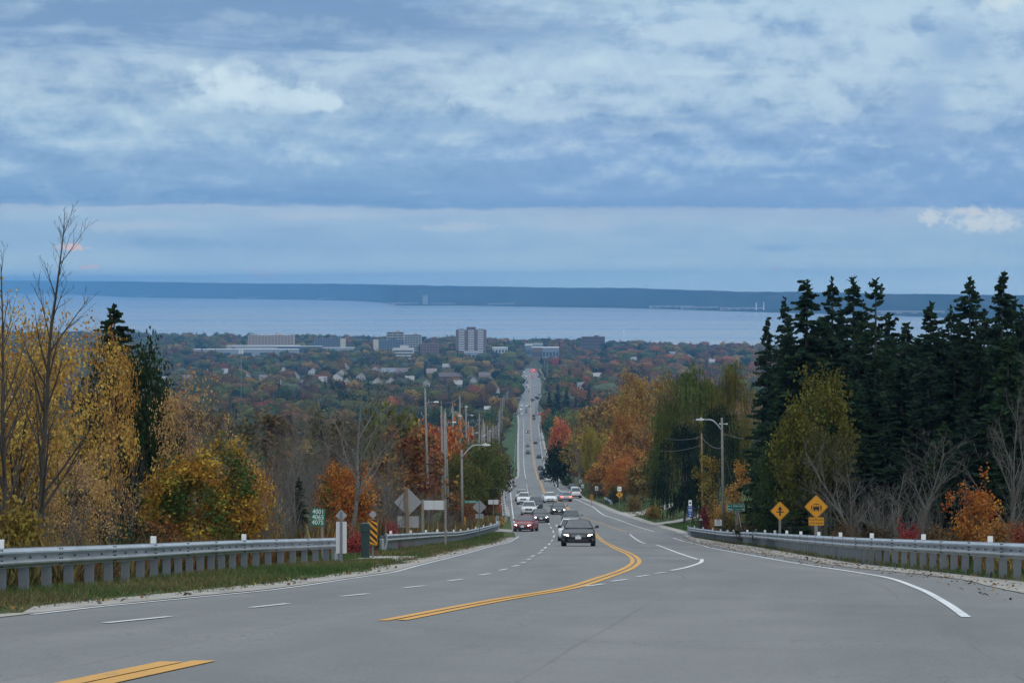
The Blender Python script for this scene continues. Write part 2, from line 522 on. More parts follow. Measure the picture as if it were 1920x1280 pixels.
def road_mat():
    m, b = new_mat('asphalt')
    v = tex_vec('UV', (0.55, 0.022, 1))
    n = fbm(v, 1.0, 6, 0.62, 0.4)
    v2 = tex_vec('World', (0.35, 0.09, 1))
    n2_ = fbm(v2, 1.0, 7, 0.6, 0.8)
    v3 = tex_vec('World')
    n3_ = fbm(v3, 26.0, 3, 0.7)
    c = ramp(n * 0.5 + n2_ * 0.5, [(0.38, (0.095, 0.098, 0.098, 1)), (0.5, (0.140, 0.141, 0.137, 1)), (0.61, (0.185, 0.183, 0.176, 1))])
    c = mixc(0.36, c, ramp(n3_, [(0.35, (0.065, 0.065, 0.067, 1)), (0.65, (0.21, 0.21, 0.21, 1))]))
    # tar-sealed cracks
    w = E.tree.nodes.new('ShaderNodeTexVoronoi')
    w.feature = 'DISTANCE_TO_EDGE'
    vv = tex_vec('World', (0.11, 0.035, 1))
    dn = E.tree.nodes.new('ShaderNodeVectorMath')
    dn.operation = 'ADD'
    E.tree.links.new(vv.s, dn.inputs[0])
    E.tree.links.new(vec((n2_ - 0.5) * 0.9, (n - 0.5) * 0.9).s, dn.inputs[1])
    E.tree.links.new(dn.outputs[0], w.inputs['Vector'])
    cr = smooth(E(w.outputs['Distance']), 0.016, 0.002) * smooth(n2_, 0.46, 0.56) * 0.6
    c = mixc(cr, c, (0.075, 0.078, 0.083, 1))
    us = E.tree.nodes.new('ShaderNodeSeparateXYZ')
    tcn = E.tree.nodes.new('ShaderNodeTexCoord')
    E.tree.links.new(tcn.outputs['UV'], us.inputs[0])
    lat_ = E(us.outputs[0]) + (n - 0.5) * 0.5
    wheel = (E.op('COSINE', lat_ * (6.2832 / 1.8)) * 0.5 + 0.5) * smooth(n, 0.36, 0.62)      # polished wheel paths
    c = mixc(wheel * 0.30, c, (0.098, 0.102, 0.104, 1))
    fr = E.op('ABSOLUTE', E.op('FRACT', lat_ / 3.65 + 0.31) - 0.5)
    c = mixc(smooth(fr, 0.0075, 0.002) * smooth(n2_, 0.42, 0.55) * 0.5, c, (0.07, 0.072, 0.075, 1))   # paving joints
    stn = fbm(tex_vec('World', (0.16, 0.07, 1)), 1.0, 3, 0.5)
    c = mixc(smooth(stn, 0.56, 0.66) * 0.28, c, (0.195, 0.190, 0.182, 1))                 # paler worn patches
    E.tree.links.new(c.s, b.inputs['Base Color'])
    b.inputs['Roughness'].default_value = 0.72
    b.inputs['Specular IOR Level'].default_value = 0.4
    bump(b, n3_, 0.25, 0.01)
    return m


M['road'] = road_mat()


def ground_mat():
    m, b = new_mat('ground_cover')
    v = tex_vec('World', (1, 0.5, 1))
    n = fbm(v, 0.12, 6, 0.6)
    n2_ = fbm(v, 1.7, 5, 0.6)
    c = ramp(n * 0.6 + n2_ * 0.4, [(0.30, (0.075, 0.062, 0.032, 1)), (0.45, (0.062, 0.075, 0.028, 1)), (0.58, (0.045, 0.085, 0.024, 1)),
                                   (0.72, (0.10, 0.088, 0.045, 1))])
    g = E.tree.nodes.new('ShaderNodeNewGeometry')
    s = E.tree.nodes.new('ShaderNodeSeparateXYZ')
    E.tree.links.new(g.outputs['Position'], s.inputs[0])
    farm = smooth(E(s.outputs[1]), 380, 900)
    nf = fbm(tex_vec('World', (0.06, 0.02, 0.0)), 1.0, 6, 0.65)
    cf = ramp(nf, [(0.3, (0.028, 0.042, 0.022, 1)), (0.5, (0.045, 0.058, 0.028, 1)), (0.7, (0.085, 0.072, 0.034, 1))])
    c = mixc(farm, c, cf)
    E.tree.links.new(c.s, b.inputs['Base Color'])
    b.inputs['Roughness'].default_value = 0.95
    b.inputs['Specular IOR Level'].default_value = 0.1
    bump(b, n2_, 0.6, 0.1)
    return m


M['ground'] = ground_mat()
M['lawn'] = mat('mown_grass', (0.046, 0.076, 0.027, 1), 0.95, 0, 0.35, 0.35, 0.5, 5, 'World', 0.1)
M['grass_blade'] = leaf_mat('grass_blades', 'attr')


def water_mat():
    m, b = new_mat('lake_water')
    v = tex_vec('World', (0.0022, 0.0009, 1))
    n = fbm(v, 1.0, 7, 0.6, 0.6)
    v2 = tex_vec('World', (0.05, 0.02, 1))
    n2_ = fbm(v2, 1.0, 5, 0.65)
    v3 = tex_vec('World', (0.00025, 0.0026, 1))
    n3_ = fbm(v3, 1.0, 5, 0.6, 0.5)
    c = ramp(n, [(0.3, (0.25, 0.262, 0.27, 1)), (0.7, (0.28, 0.292, 0.30, 1))])
    E.tree.links.new(c.s, b.inputs['Base Color'])
    r = 0.10 + 0.16 * smooth(n3_, 0.35, 0.68)
    E.tree.links.new(r.s, b.inputs['Roughness'])
    b.inputs['IOR'].default_value = 1.33
    bump(b, n2_, 0.03, 0.4)
    return m


M['water'] = water_mat()


def hill_mat():
    m, b = new_mat('far_hill_woods')
    v = tex_vec('World', (0.006, 0.002, 0.02))
    n = fbm(v, 1.0, 8, 0.7)
    c = ramp(n, [(0.3, (0.012, 0.018, 0.016, 1)), (0.52, (0.028, 0.032, 0.022, 1)), (0.7, (0.07, 0.055, 0.04, 1))])
    E.tree.links.new(c.s, b.inputs['Base Color'])
    b.inputs['Roughness'].default_value = 1.0
    b.inputs['Specular IOR Level'].default_value = 0.0
    return m


M['hill'] = hill_mat()


def paint_mat():
    m, b = new_mat('car_paint')
    c, a, rn = objinfo()
    n = fbm(tex_vec('Object'), 2.0, 4, 0.6)
    c = mixc(smooth(n, 0.45, 0.8) * 0.06, c, (0.16, 0.15, 0.14, 1))
    E.tree.links.new(c.s, b.inputs['Base Color'])
    b.inputs['Roughness'].default_value = 0.38
    b.inputs['Coat Weight'].default_value = 0.35
    b.inputs['Specular IOR Level'].default_value = 0.3
    b.inputs['Coat Roughness'].default_value = 0.08
    return m


def lamp_mat(name, base):
    m, b = new_mat(name)
    c, a, rn = objinfo()
    n = fbm(tex_vec('Object'), 9.0, 2)
    E.tree.links.new(mixc(n * 0.3, base, scal(base, 0.5)).s, b.inputs['Base Color'])
    b.inputs['Roughness'].default_value = 0.15
    E.tree.links.new(c.s, b.inputs['Emission Color'])
    E.tree.links.new((a * 14.0).s, b.inputs['Emission Strength'])
    return m


def glass_mat():
    m, b = new_mat('car_glass')
    n = fbm(tex_vec('Object'), 3.0, 3)
    E.tree.links.new(ramp(n, [(0.3, (0.025, 0.032, 0.037, 1)), (0.7, (0.055, 0.066, 0.074, 1))]).s, b.inputs['Base Color'])
    b.inputs['Roughness'].default_value = 0.22
    b.inputs['Specular IOR Level'].default_value = 0.45
    return m


M['paint'] = paint_mat()
M['headlamp'] = lamp_mat('headlamp', (0.55, 0.57, 0.60, 1))
M['taillamp'] = lamp_mat('taillamp', (0.30, 0.012, 0.012, 1))
M['glass'] = glass_mat()
M['rubber'] = mat('tyre_rubber', (0.016, 0.016, 0.017, 1), 0.85, 0, 0.2, 8)
M['trim'] = mat('black_trim', (0.018, 0.018, 0.02, 1), 0.5, 0, 0.2, 6)
M['chrome'] = mat('chrome', (0.55, 0.56, 0.58, 1), 0.4, 0.3, 0.08, 6)
M['alloy'] = mat('alloy_rim', (0.30, 0.31, 0.32, 1), 0.35, 0.7, 0.1, 6)
M['plate'] = mat('number_plate', (0.62, 0.64, 0.66, 1), 0.5, 0, 0.1, 12)
M['obj'] = None


def tint_mat(name, rough=0.8, var=0.12, vs=0.25):
    m, b = new_mat(name)
    c, a, rn = objinfo()
    n = fbm(tex_vec('Object'), vs, 5, 0.6)
    c = hsv(c, 0.5, 1.0, 1.0 - var + 2 * var * n)
    E.tree.links.new(c.s, b.inputs['Base Color'])
    b.inputs['Roughness'].default_value = rough
    b.inputs['Specular IOR Level'].default_value = 0.3
    return m


M['tint'] = tint_mat('painted_wall')
M['roof'] = tint_mat('roof_covering', 0.9, 0.2, 1.2)
M['pane'] = mat('window_glass', (0.05, 0.065, 0.085, 1), 0.15, 0, 0.3, 0.3)

# ------------------------------------------------------------------ mesh helpers


class MB:
    def __init__(self):
        self.v, self.f, self.m = [], [], []

    def add(self, vs, fs, mi=0):
        o = len(self.v)
        self.v += [tuple(p) for p in vs]
        self.f += [tuple(i + o for i in q) for q in fs]
        self.m += [mi] * len(fs)
        return self

    def box(self, c, s, mi=0, rz=0.0, taper=1.0):
        hx, hy, hz = s[0] / 2, s[1] / 2, s[2] / 2
        vs = []
        for z, k in ((-hz, 1.0), (hz, taper)):
            for x, y in ((-hx, -hy), (hx, -hy), (hx, hy), (-hx, hy)):
                x, y = x * k, y * k
                vs.append((c[0] + x * math.cos(rz) - y * math.sin(rz), c[1] + x * math.sin(rz) + y * math.cos(rz), c[2] + z))
        return self.add(vs, [(3, 2, 1, 0), (4, 5, 6, 7), (0, 1, 5, 4), (1, 2, 6, 5), (2, 3, 7, 6), (3, 0, 4, 7)], mi)

    def tube(self, pts, rad, n=8, mi=0, caps=True):
        pts = [Vector(p) for p in pts]
        if not hasattr(rad, '__len__'):
            rad = [rad] * len(pts)
        vs, fs = [], []
        for i, p in enumerate(pts):
            d = (pts[min(i + 1, len(pts) - 1)] - pts[max(i - 1, 0)]).normalized()
            u = d.cross(Vector((0, 0, 1)) if abs(d.z) < 0.95 else Vector((1, 0, 0))).normalized()
            w = d.cross(u)
            for k in range(n):
                a = 2 * math.pi * k / n
                vs.append(p + (u * math.cos(a) + w * math.sin(a)) * rad[i])
        for i in range(len(pts) - 1):
            for k in range(n):
                k2 = (k + 1) % n
                fs.append((i * n + k, i * n + k2, (i + 1) * n + k2, (i + 1) * n + k))
        if caps:
            fs.append(tuple(range(n))[::-1])
            fs.append(tuple((len(pts) - 1) * n + k for k in range(n)))
        return self.add(vs, fs, mi)

    def prism(self, poly, y0, y1, mi=0):
        """a polygon in the x-z plane given thickness along y"""
        n = len(poly)
        vs = [(x, y0, z) for x, z in poly] + [(x, y1, z) for x, z in poly]
        fs = [tuple(range(n)), tuple(range(2 * n - 1, n - 1, -1))]
        for k in range(n):
            k2 = (k + 1) % n
            fs.append((k, n + k, n + k2, k2))
        return self.add(vs, fs, mi)

    def disc(self, c, r, y0, y1, n=14, mi=0):
        return self.prism([(c[0] + r * math.cos(2 * math.pi * k / n), c[1] + r * math.sin(2 * math.pi * k / n)) for k in range(n)], y0, y1, mi)

    def panel(self, q, inset, off, mi=0, th=0.02):
        """a thin slab lying on the quad q, set in from its edge and standing off it"""
        q = [Vector(p) for p in q]
        c = sum(q, Vector()) / 4
        nrm = (q[1] - q[0]).cross(q[3] - q[0]).normalized()
        a = [p + (c - p) * inset + nrm * off for p in q]
        b_ = [p - nrm * th for p in a]
        return self.add(a + b_, [(0, 1, 2, 3), (7, 6, 5, 4), (0, 4, 5, 1), (1, 5, 6, 2), (2, 6, 7, 3), (3, 7, 4, 0)], mi)

    def mesh(self, name, mats, smooth_=False):
        me = bpy.data.meshes.new(name)
        me.from_pydata(self.v, [], self.f)
        for m in mats if isinstance(mats, (list, tuple)) else [mats]:
            me.materials.append(m)
        if any(self.m):
            me.polygons.foreach_set('material_index', self.m)
        if smooth_:
            me.polygons.foreach_set('use_smooth', [True] * len(me.polygons))
        me.update()
        return me

    def build(self, name, mats, parent=None, smooth_=False):
        return link(name, self.mesh(name, mats, smooth_), parent)


def link(name, me, parent=None):
    o = bpy.data.objects.new(name, me)
    COL.objects.link(o)
    if parent is not None:
        o.parent = parent
    return o


def tag(o, label=None, cat=None, group=None, kind=None):
    for k, v in (('label', label), ('category', cat), ('group', group), ('kind', kind)):
        if v:
            o[k] = v
    return o


def thing(name, label, cat, loc=(0, 0, 0), rz=0.0, group=None):
    o = bpy.data.objects.new(name, None)
    o.empty_display_size = 0.2
    COL.objects.link(o)
    o.location = tuple(float(q) for q in loc)
    o.rotation_euler = (0, 0, rz)
    return tag(o, label, cat, group)


def kids(o):
    return [c for c in KIDS.get(o.name, [])]


KIDS = {}


def register(o):
    """remember a finished thing's parts so that it can be copied"""
    for c in o.children:
        KIDS.setdefault(o.name, []).append(c)
        register(c)


def copy_tree(o, parent=None):
    c = o.copy()
    COL.objects.link(c)
    if parent is not None:
        c.parent = parent
    else:
        KIDS[c.name] = []
    for ch in kids(o):
        cc = copy_tree(ch, c)
        KIDS.setdefault(c.name, []).append(cc)
    return c


def np_mesh(name, V, Q, mats, fattr=None, smooth_=False):
    V = np.ascontiguousarray(V, dtype=np.float32)
    Q = np.ascontiguousarray(Q, dtype=np.int32)
    me = bpy.data.meshes.new(name)
    nf, k = Q.shape
    me.vertices.add(len(V))
    me.vertices.foreach_set('co', V.ravel())
    me.loops.add(nf * k)
    me.loops.foreach_set('vertex_index', Q.ravel())
    me.polygons.add(nf)
    me.polygons.foreach_set('loop_start', np.arange(0, nf * k, k, dtype=np.int32))
    me.polygons.foreach_set('loop_total', np.full(nf, k, dtype=np.int32))
    for m in mats if isinstance(mats, (list, tuple)) else [mats]:
        me.materials.append(m)
    for nm, val in (fattr or {}).items():
        val = np.asarray(val, dtype=np.float32)
        if val.ndim == 1:
            me.attributes.new(nm, 'FLOAT', 'FACE').data.foreach_set('value', val)
        else:
            me.attributes.new(nm, 'FLOAT_COLOR', 'FACE').data.foreach_set('color', np.c_[val, np.ones(len(val))].astype(np.float32).ravel())
    if smooth_:
        me.polygons.foreach_set('use_smooth', np.ones(nf, dtype=bool))
    me.update(calc_edges=True)
    return me


def grid_mesh(name, X, Y, Z, mats, uv=None, smooth_=True):
    """X, Y, Z: arrays (rows, columns)"""
    r, c = X.shape
    V = np.stack([X, Y, Z], -1).reshape(-1, 3)
    i = np.arange(r * c).reshape(r, c)
    Q = np.stack([i[:-1, :-1], i[:-1, 1:], i[1:, 1:], i[1:, :-1]], -1).reshape(-1, 4)
    me = np_mesh(name, V, Q, mats, None, smooth_)
    if uv is not None:
        l = me.uv_layers.new(name='UVMap')
        l.data.foreach_set('uv', uv.reshape(-1, 2)[Q.ravel()].astype(np.float32).ravel())
    return me


def strip(name, fa, fb, y0, y1, m, z, ncol=2, parent=None, jag=0.0, seed=1):
    y = np.concatenate([[y0], YS[(YS > y0 + 1e-3) & (YS < y1 - 1e-3)], [y1]])
    a, b = np.asarray(fa(y), float) + np.zeros(len(y)), np.asarray(fb(y), float) + np.zeros(len(y))
    if jag:
        g = np.random.default_rng(seed)
        n = len(y)
        w = np.interp(np.arange(n), np.arange(0, n + 3, 2), g.normal(0, 1, len(np.arange(0, n + 3, 2))))
        a = a + jag * w
    t = np.linspace(0, 1, ncol)
    X = a[:, None] * (1 - t) + b[:, None] * t
    Y = y[:, None] + 0 * X
    Z = gz(Y) + z
    uv = np.stack([X - 0.5 * (LA(Y) + RA(Y)), Y], -1)
    o = link(name, grid_mesh(name, X, Y, Z, m, uv), parent)
    return o


def ribbon(name, pts, w, m, z, parent=None):
    """a painted line of width w along ground points"""
    p = np.asarray(pts, float)
    if len(p) > 2:
        f = pchip(p[:, 1], p[:, 0])
        ya, yb = p[:, 1].min(), p[:, 1].max()
        n = int(max(6, min(400, (yb - ya) / (1.2 if yb < 320 else 6))))
        yy = np.linspace(ya, yb, n)
        p = np.stack([f(yy), yy], -1)
    else:
        n = int(max(2, min(30, np.hypot(*(p[1] - p[0])) / 1.2)))
        p = np.stack([np.linspace(p[0][0], p[1][0], n), np.linspace(p[0][1], p[1][1], n)], -1)
    d = np.gradient(p, axis=0)
    nrm = np.stack([-d[:, 1], d[:, 0]], -1) / np.maximum(np.hypot(d[:, 0], d[:, 1]), 1e-6)[:, None]
    a, b = p + nrm * w / 2, p - nrm * w / 2
    X = np.stack([a[:, 0], b[:, 0]], -1)
    Y = np.stack([a[:, 1], b[:, 1]], -1)
    return link(name, grid_mesh(name, X, Y, gz(Y) + z, m), parent)


def text(name, s, size, loc, m, parent, ax='CENTER', xs=1.0, rot=(R(90), 0, 0)):
    cu = bpy.data.curves.new(name, 'FONT')
    cu.body = s
    cu.size = size
    cu.align_x = ax
    cu.align_y = 'CENTER'
    cu.extrude = 0.002
    cu.resolution_u = 3
    cu.materials.append(m)
    tmp = bpy.data.objects.new('lettering_source', cu)
    COL.objects.link(tmp)
    me = bpy.data.meshes.new_from_object(tmp.evaluated_get(bpy.context.evaluated_depsgraph_get()))
    bpy.data.objects.remove(tmp)
    o = link(name, me, parent)
    o.location = loc
    o.rotation_euler = rot
    o.scale = (xs, 1, 1)
    return o

# ================================================================== SETTING
def build_ground():
    near = np.arange(-26, 30.01, 0.75)
    g = []
    x, st_ = 30.0, 1.0
    while x < 3750:
        st_ = min(st_ * 1.13, 260)
        x += st_
        g.append(x)
    xs = np.concatenate([-np.array(g)[::-1] + 4.0, near, np.array(g)])
    X, Y = np.meshgrid(xs, YS)
    Z = ground(X, Y)
    o = link('ground', grid_mesh('ground', X, Y, Z, M['ground']))
    return tag(o, 'rough grassy hillside falling away under the trees to the lakeside plain', kind='structure')


build_ground()
road = strip('road', LA, RA, -60, 3080, M['road'], 0.0, 9)
tag(road, 'grey asphalt road running straight down the hill towards the lake', kind='structure')


def gpts(l):
    return [G(*q) for q in l]


ribbon('edge_line', gpts([(60, 1152), (172, 1139), (344, 1122), (515, 1105), (660, 1084), (739, 1072), (780, 1061), (863, 1040), (947, 1018), (973, 1005)]), 0.10, M['w_line'], .008, road)
ribbon('edge_line', gpts([(967, 994), (960, 950), (957.5, 922), (962.5, 903)]), 0.13, M['w_line'], .008, road)
ribbon('edge_line', gpts([(986, 897), (983, 879), (982, 830), (982, 785)]), 0.16, M['w_line'], .012, road)
ribbon('edge_line', gpts([(1262, 1008), (1290, 1016), (1339, 1028), (1397, 1038.5), (1500, 1056.6), (1645, 1079), (1720, 1102), (1775, 1131), (1812, 1157)]), 0.12, M['w_line'], .008, road)
ribbon('edge_line', gpts([(1226.5, 996), (1186, 984), (1157, 973), (1129, 963.5), (1113, 950.5), (1098, 944), (1052, 921), (1040, 904.5), (1033, 898), (1025, 890), (1020, 872), (1009, 794)]), 0.15, M['w_line'], .01, road)
ribbon('lane_line', gpts([(989.5, 922), (987, 906)]), 0.14, M['w_worn'], .01, road)


def double_yellow(pts, gap=0.20, w=0.105, m=None):
    p = np.array(gpts(pts))
    f = pchip(p[:, 1], p[:, 0])
    yy = np.linspace(p[:, 1].min(), p[:, 1].max(), 24)
    for s in (-1, 1):
        q = np.stack([f(yy) + s * gap / 2, yy + (0.08 * s)], -1)
        ribbon('center_line', q, w, m or M['y_line'], .008, road)


double_yellow([(45, 1306), (165, 1280), (353, 1240)], 0.25, 0.20)
double_yellow([(735, 1163), (850, 1142.5), (962, 1119), (1060, 1103.7), (1099, 1092.8), (1138, 1080), (1169, 1069), (1189.7, 1057), (1192, 1049), (1182, 1039.7), (1154, 1027), (1133, 1016), (1119, 1004)], 0.215, 0.135)
double_yellow([(1119, 1003.5), (1103, 989), (1090, 975), (1072, 960.5)], 0.24, 0.13)
double_yellow([(1071, 960), (1062, 949.5), (1040, 936), (1022.5, 926), (1018, 916), (1012, 901), (1004, 880)], 0.26, 0.15)
double_yellow([(1004, 880), (998, 840), (996.4, 820), (995, 776), (994, 729), (994, 697)], 0.34, 0.2, M['y_worn'])
ribbon('median_line', gpts([(1086, 967), (1127.5, 981), (1174, 996.4)]), 0.15, M['y_worn'], .01, road)
ribbon('lane_line', gpts([(1181, 1001.4), (1189.7, 1008.4), (1210, 1018.6)]), 0.14, M['w_line'], .01, road)
ribbon('lane_line', gpts([(1230, 1021), (1255, 1030), (1283.4, 1040.5), (1308.4, 1048.3)]), 0.12, M['w_line'], .01, road)
ribbon('lane_line', gpts([(1316, 1048), (1314.5, 1053.7), (1299, 1060), (1278.7, 1065.5), (1258, 1069.4)]), 0.12, M['w_line'], .01, road)
DASH = [((197, 1168), (318, 1156)), ((470, 1139), (540, 1131.5)), ((640, 1118), (690, 1113)), ((758, 1102), (795, 1098)), ((840, 1089), (867, 1085.5)),
        ((899, 1078), (919.7, 1075)), ((936.6, 1069), (951.6, 1066)), ((961, 1061.5), (972.8, 1059.4)), ((976, 1055), (986, 1053.2)), ((987.8, 1048.8), (995, 1047)),
        ((995.6, 1043), (1002.6, 1041)), ((1009, 1037), (1015, 1035)), ((1014.5, 1032), (1018.5, 1030)), ((1021, 1027.8), (1024, 1025)), ((1028, 1021), (1031, 1018)),
        ((1034, 1014.5), (1036, 1011.5)), ((1037.5, 1007), (1039.5, 1003)), ((1038, 998), (1036.5, 994)), ((1034, 990), (1032, 986.5)), ((1030, 983), (1028.5, 980)),
        ((1027, 977.5), (1026, 975)),
        ((1247.5, 1072.5), (1228.7, 1074.8)), ((1216, 1078), (1194, 1081)), ((1175.6, 1085.8), (1146.7, 1089.7)), ((1132, 1094.4), (1098, 1099))]
for a, b in DASH:
    ribbon('lane_dash', [G(*a), G(*b)], 0.11, M['w_line'], .009, road)
for a, b in [((1216, 1046.7), (1286.6, 1049.8)), ((1180, 1023.3), (1219, 1025.3)), ((1196, 1029.5), (1241, 1031.6)), ((1160, 1016.6), (1188, 1017.5)),
             ((1122.5, 991.7), (1138, 992.2)), ((1146, 1006.2), (1169, 1007))]:
    ribbon('hatch_line', [G(*a), G(*b)], 0.11, M['w_worn'], .009, road)

g = strip('gutter', lambda y: LA(y) - 0.82, lambda y: LA(y) + 0.03, 10, 205, M['concrete'], .012, 6, jag=0.2, seed=3)
tag(g, 'pale broken asphalt gutter along the road edge below the guardrail', kind='structure')
g = strip('gravel_pad', lambda y: LA(y) - 3.0, lambda y: LA(y) - 1.0, 65, 92, M['gravel'], .02, 5, jag=0.2, seed=5)
tag(g, 'gravel pull-off in the gap between two guardrails', kind='structure')
g = strip('shoulder', lambda y: RA(y) - .18, lambda y: np.maximum(RAIL_R(y) - 0.12, RA(y) + .3), 20, 215, M['concrete'], .012, 4, jag=0.05, seed=8)
tag(g, 'pale gravel shoulder along the foot of the long guardrail', kind='structure')
g = strip('shoulder', lambda y: RA(y) - .18, lambda y: RA(y) + 0.9, 226, 420, M['concrete'], .012, 3, jag=0.05, seed=9)
tag(g, 'pale gravel shoulder beside the grass bank', kind='structure')
g = strip('shoulder', lambda y: LA(y) - 0.9, LA, 300, 1700, M['gravel'], .012, 3, jag=0.1, seed=10)
tag(g, 'gravel edge of the far stretch of road', kind='structure')
g = strip('shoulder', RA, lambda y: RA(y) + 1.0, 430, 1700, M['gravel'], .012, 3, jag=0.1, seed=11)
tag(g, 'gravel verge of the far stretch of road', kind='structure')


def patch(name, pts, m, z, label, n=10):
    """a patch of ground cover following the terrain; pts: four corners (X, Y)"""
    a, b, c, d = [np.array(p, float) for p in pts]
    s = np.linspace(0, 1, n)
    S, T = np.meshgrid(s, np.linspace(0, 1, 3 * n))
    P = (a[None, None] * ((1 - S) * (1 - T))[..., None] + b[None, None] * (S * (1 - T))[..., None]
         + c[None, None] * (S * T)[..., None] + d[None, None] * ((1 - S) * T)[..., None])
    X, Y = P[..., 0], P[..., 1]
    o = link(name, grid_mesh(name, X, Y, ground(X, Y) + z, m))
    return tag(o, label, kind='structure')


# side road and drives on the near side of the grass bank
patch('side_road', [(13.2, 208), (24, 205), (30, 228), (13.6, 236)], M['road'], .05, 'asphalt side road opening behind the end of the long guardrail')
patch('driveway', [(RA(262), 262), (26, 285), (27, 291), (RA(270), 270)], M['gravel'], .06, 'gravel driveway crossing the grass bank')
patch('driveway', [(RA(300), 300), (22, 318), (22, 326), (RA(318), 318)], M['gravel'], .06, 'gravel lay-by under the pedestrian warning sign')
patch('footpath', [(15.6, 205), (30, 250), (30.5, 256), (15.8, 209)], M['concrete'], .07, 'pale footpath behind the green street name sign')
patch('driveway', [(LA(236) - 5, 234), (LA(236), 232), (LA(243), 244), (LA(243) - 5, 247)], M['concrete'], .04, 'pale concrete opening at the end of the middle guardrail')
# crossing streets far down the road
for y, w, xl, xr in ((1745, 16, 90, 60), (2075, 18, 60, 160), (2560, 16, 80, 60)):
    c0 = float(LA(y)); c1 = float(RA(y))
    patch('side_road', [(c0 - xl, y), (c0 + .3, y), (c0 + .3, y + w), (c0 - xl, y + w)], M['road'], .12, 'side street joining the far road')
    patch('side_road', [(c1 - .3, y), (c1 + xr, y), (c1 + xr, y + w), (c1 - .3, y + w)], M['road'], .12, 'side street joining the far road')
strip('footway', lambda y: RA(y) + 4.5, lambda y: RA(y) + 6.3, 2120, 3060, M['concrete'], .06, 2)
bpy.data.objects['footway']['kind'] = 'structure'
bpy.data.objects['footway']['label'] = 'pale footway beside the far stretch of road'
for side in (0, 1):
    for y0, y1 in ((2110, 2540), (2590, 3050)):
        f0 = (lambda y: LA(y) - .35) if side == 0 else (lambda y: RA(y))
        f1 = (lambda y: LA(y)) if side == 0 else (lambda y: RA(y) + .35)
        tag(strip('kerb', f0, f1, y0, y1, M['concrete'], .14, 2), 'pale kerb of the far stretch of road', kind='structure')
# fields and lawns
patch('lawn', [(RA(236) + 1.0, 236), (34, 236), (34, 262), (RA(258) + 1.2, 259)], M['lawn'], .03, 'mown grass bank beneath the willows')
patch('lawn', [(RA(274) + 1.2, 274), (30, 290), (30, 316), (RA(298) + 1.2, 299)], M['lawn'], .03, 'grass bank between the two driveways')
patch('lawn', [(RA(322) + 1.2, 322), (30, 330), (40, 560), (RA(560) + 1.2, 560)], M['lawn'], .03, 'grass verge beyond the lay-by')
patch('lawn', [(LA(420) - 6, 300), (LA(420) - 1, 330), (LA(700) - 1, 700), (LA(700) - 12, 700)], M['lawn'], .03, 'green verge behind the far guardrail')
patch('lawn', [(LA(900) - 7, 800), (LA(900) - 1, 800), (LA(1650) - 1.2, 1650), (LA(1650) - 9, 1650)], M['lawn'], .03, 'bright grass verge of the far road')
patch('lawn', [(RA(900) + 1, 800), (RA(900) + 5, 800), (RA(1650) + 9, 1650), (RA(1650) + 1.2, 1650)], M['lawn'], .03, 'narrow grass verge of the far road')
patch('field', [(-66, 1590), (-12, 1590), (-10, 1790), (-72, 1790)], M['lawn'], .1, 'open green field in front of the white billboard')
patch('field', [(-118, 2380), (-80, 2380), (-76, 2560), (-122, 2560)], M['lawn'], .1, 'green slope beside the bungalow')
patch('field', [(-140, 2420), (-122, 2420), (-128, 2560), (-150, 2560)], M['lawn'], .1, 'green garden slope behind the trees')
patch('field', [(26, 2150), (34, 2150), (38, 2420), (31, 2420)], M['lawn'], .1, 'strip of grass between the far road and its footway')

# ------------------------------------------------------------------ lake, far hills
DIRN, DIRD = np.array((.9253, .3793)), np.array((.3793, -.9253))      # square to, and along, the far shore


def nd(n, d, z):
    p = DIRN * n + DIRD * d
    return (p[0], p[1], z)


lk = MB().add([nd(-4300, -1900, -110), nd(6230, -1900, -110), nd(6230, -31800, -110), nd(-4300, -31800, -110)], [(3, 2, 1, 0)]).build('lake', M['water'])
tag(lk, 'calm grey blue lake stretching across the view', kind='structure')
_fs = [(-300, 548), (0, 549), (100, 550.5), (240, 557), (480, 560.5), (620, 563), (730, 569), (745, 573), (850, 573), (960, 574.5), (1160, 577.5), (1400, 584.5), (1700, 593), (1920, 600), (2300, 612)]
_fsf = pchip([(p[0] - CX) / F for p in _fs], [F * 110 / (p[1] - HY) for p in _fs])
_rg = [(-300, 525), (0, 526), (240, 527.5), (480, 531), (700, 533.5), (960, 537.5), (1200, 541.5), (1400, 545.5), (1650, 549), (1920, 553), (2300, 559)]
_rgf = pchip([(p[0] - CX) / F for p in _rg], [p[1] for p in _rg])


def build_hills():
    t = np.linspace(-0.29, 0.29, 700)
    rng = np.random.default_rng(5)
    cols, s_list = [], [0, 60, 300, 800, 1150, 1300, 1400, 1480, 1530, 1560, 1800, 2300, 2500]
    ys = _fsf(t)
    yr = ys + 1560
    zr = -(_rgf(t) - HY) / F * yr

    def nz(n, oct_):
        a = np.zeros(len(t))
        for k in oct_:
            xk = np.linspace(0, len(t) - 1, k)
            a += np.interp(np.arange(len(t)), xk, rng.normal(0, 1, k)) / (k ** .5)
        return a * n
    bumps = nz(9, (24, 70, 200, 500))
    X, Y, Z = [], [], []
    for s in s_list:
        k = float(sstep(s, 700, 1560))
        k = 0.04 + 0.96 * k ** 1.25 if s > 60 else 0.0
        z = -110.6 + (zr + bumps + 110.6) * k + (nz(16, (60, 160, 400)) * 0.9 * k * (1 - k) if 0 < s < 1560 else 0) + (4 if 0 < s < 1300 else 0)
        if s > 1560:
            z = zr + bumps - (s - 1560) * 0.08
        y = ys + s + nz(900, (30, 90)) * (k * (1 - k))
        X.append(t * y); Y.append(y); Z.append(z)
    o = link('hills', grid_mesh('hills', np.array(X), np.array(Y), np.array(Z), M['hill']))
    tag(o, 'long blue wooded ridge on the far shore of the lake', kind='structure')


build_hills()

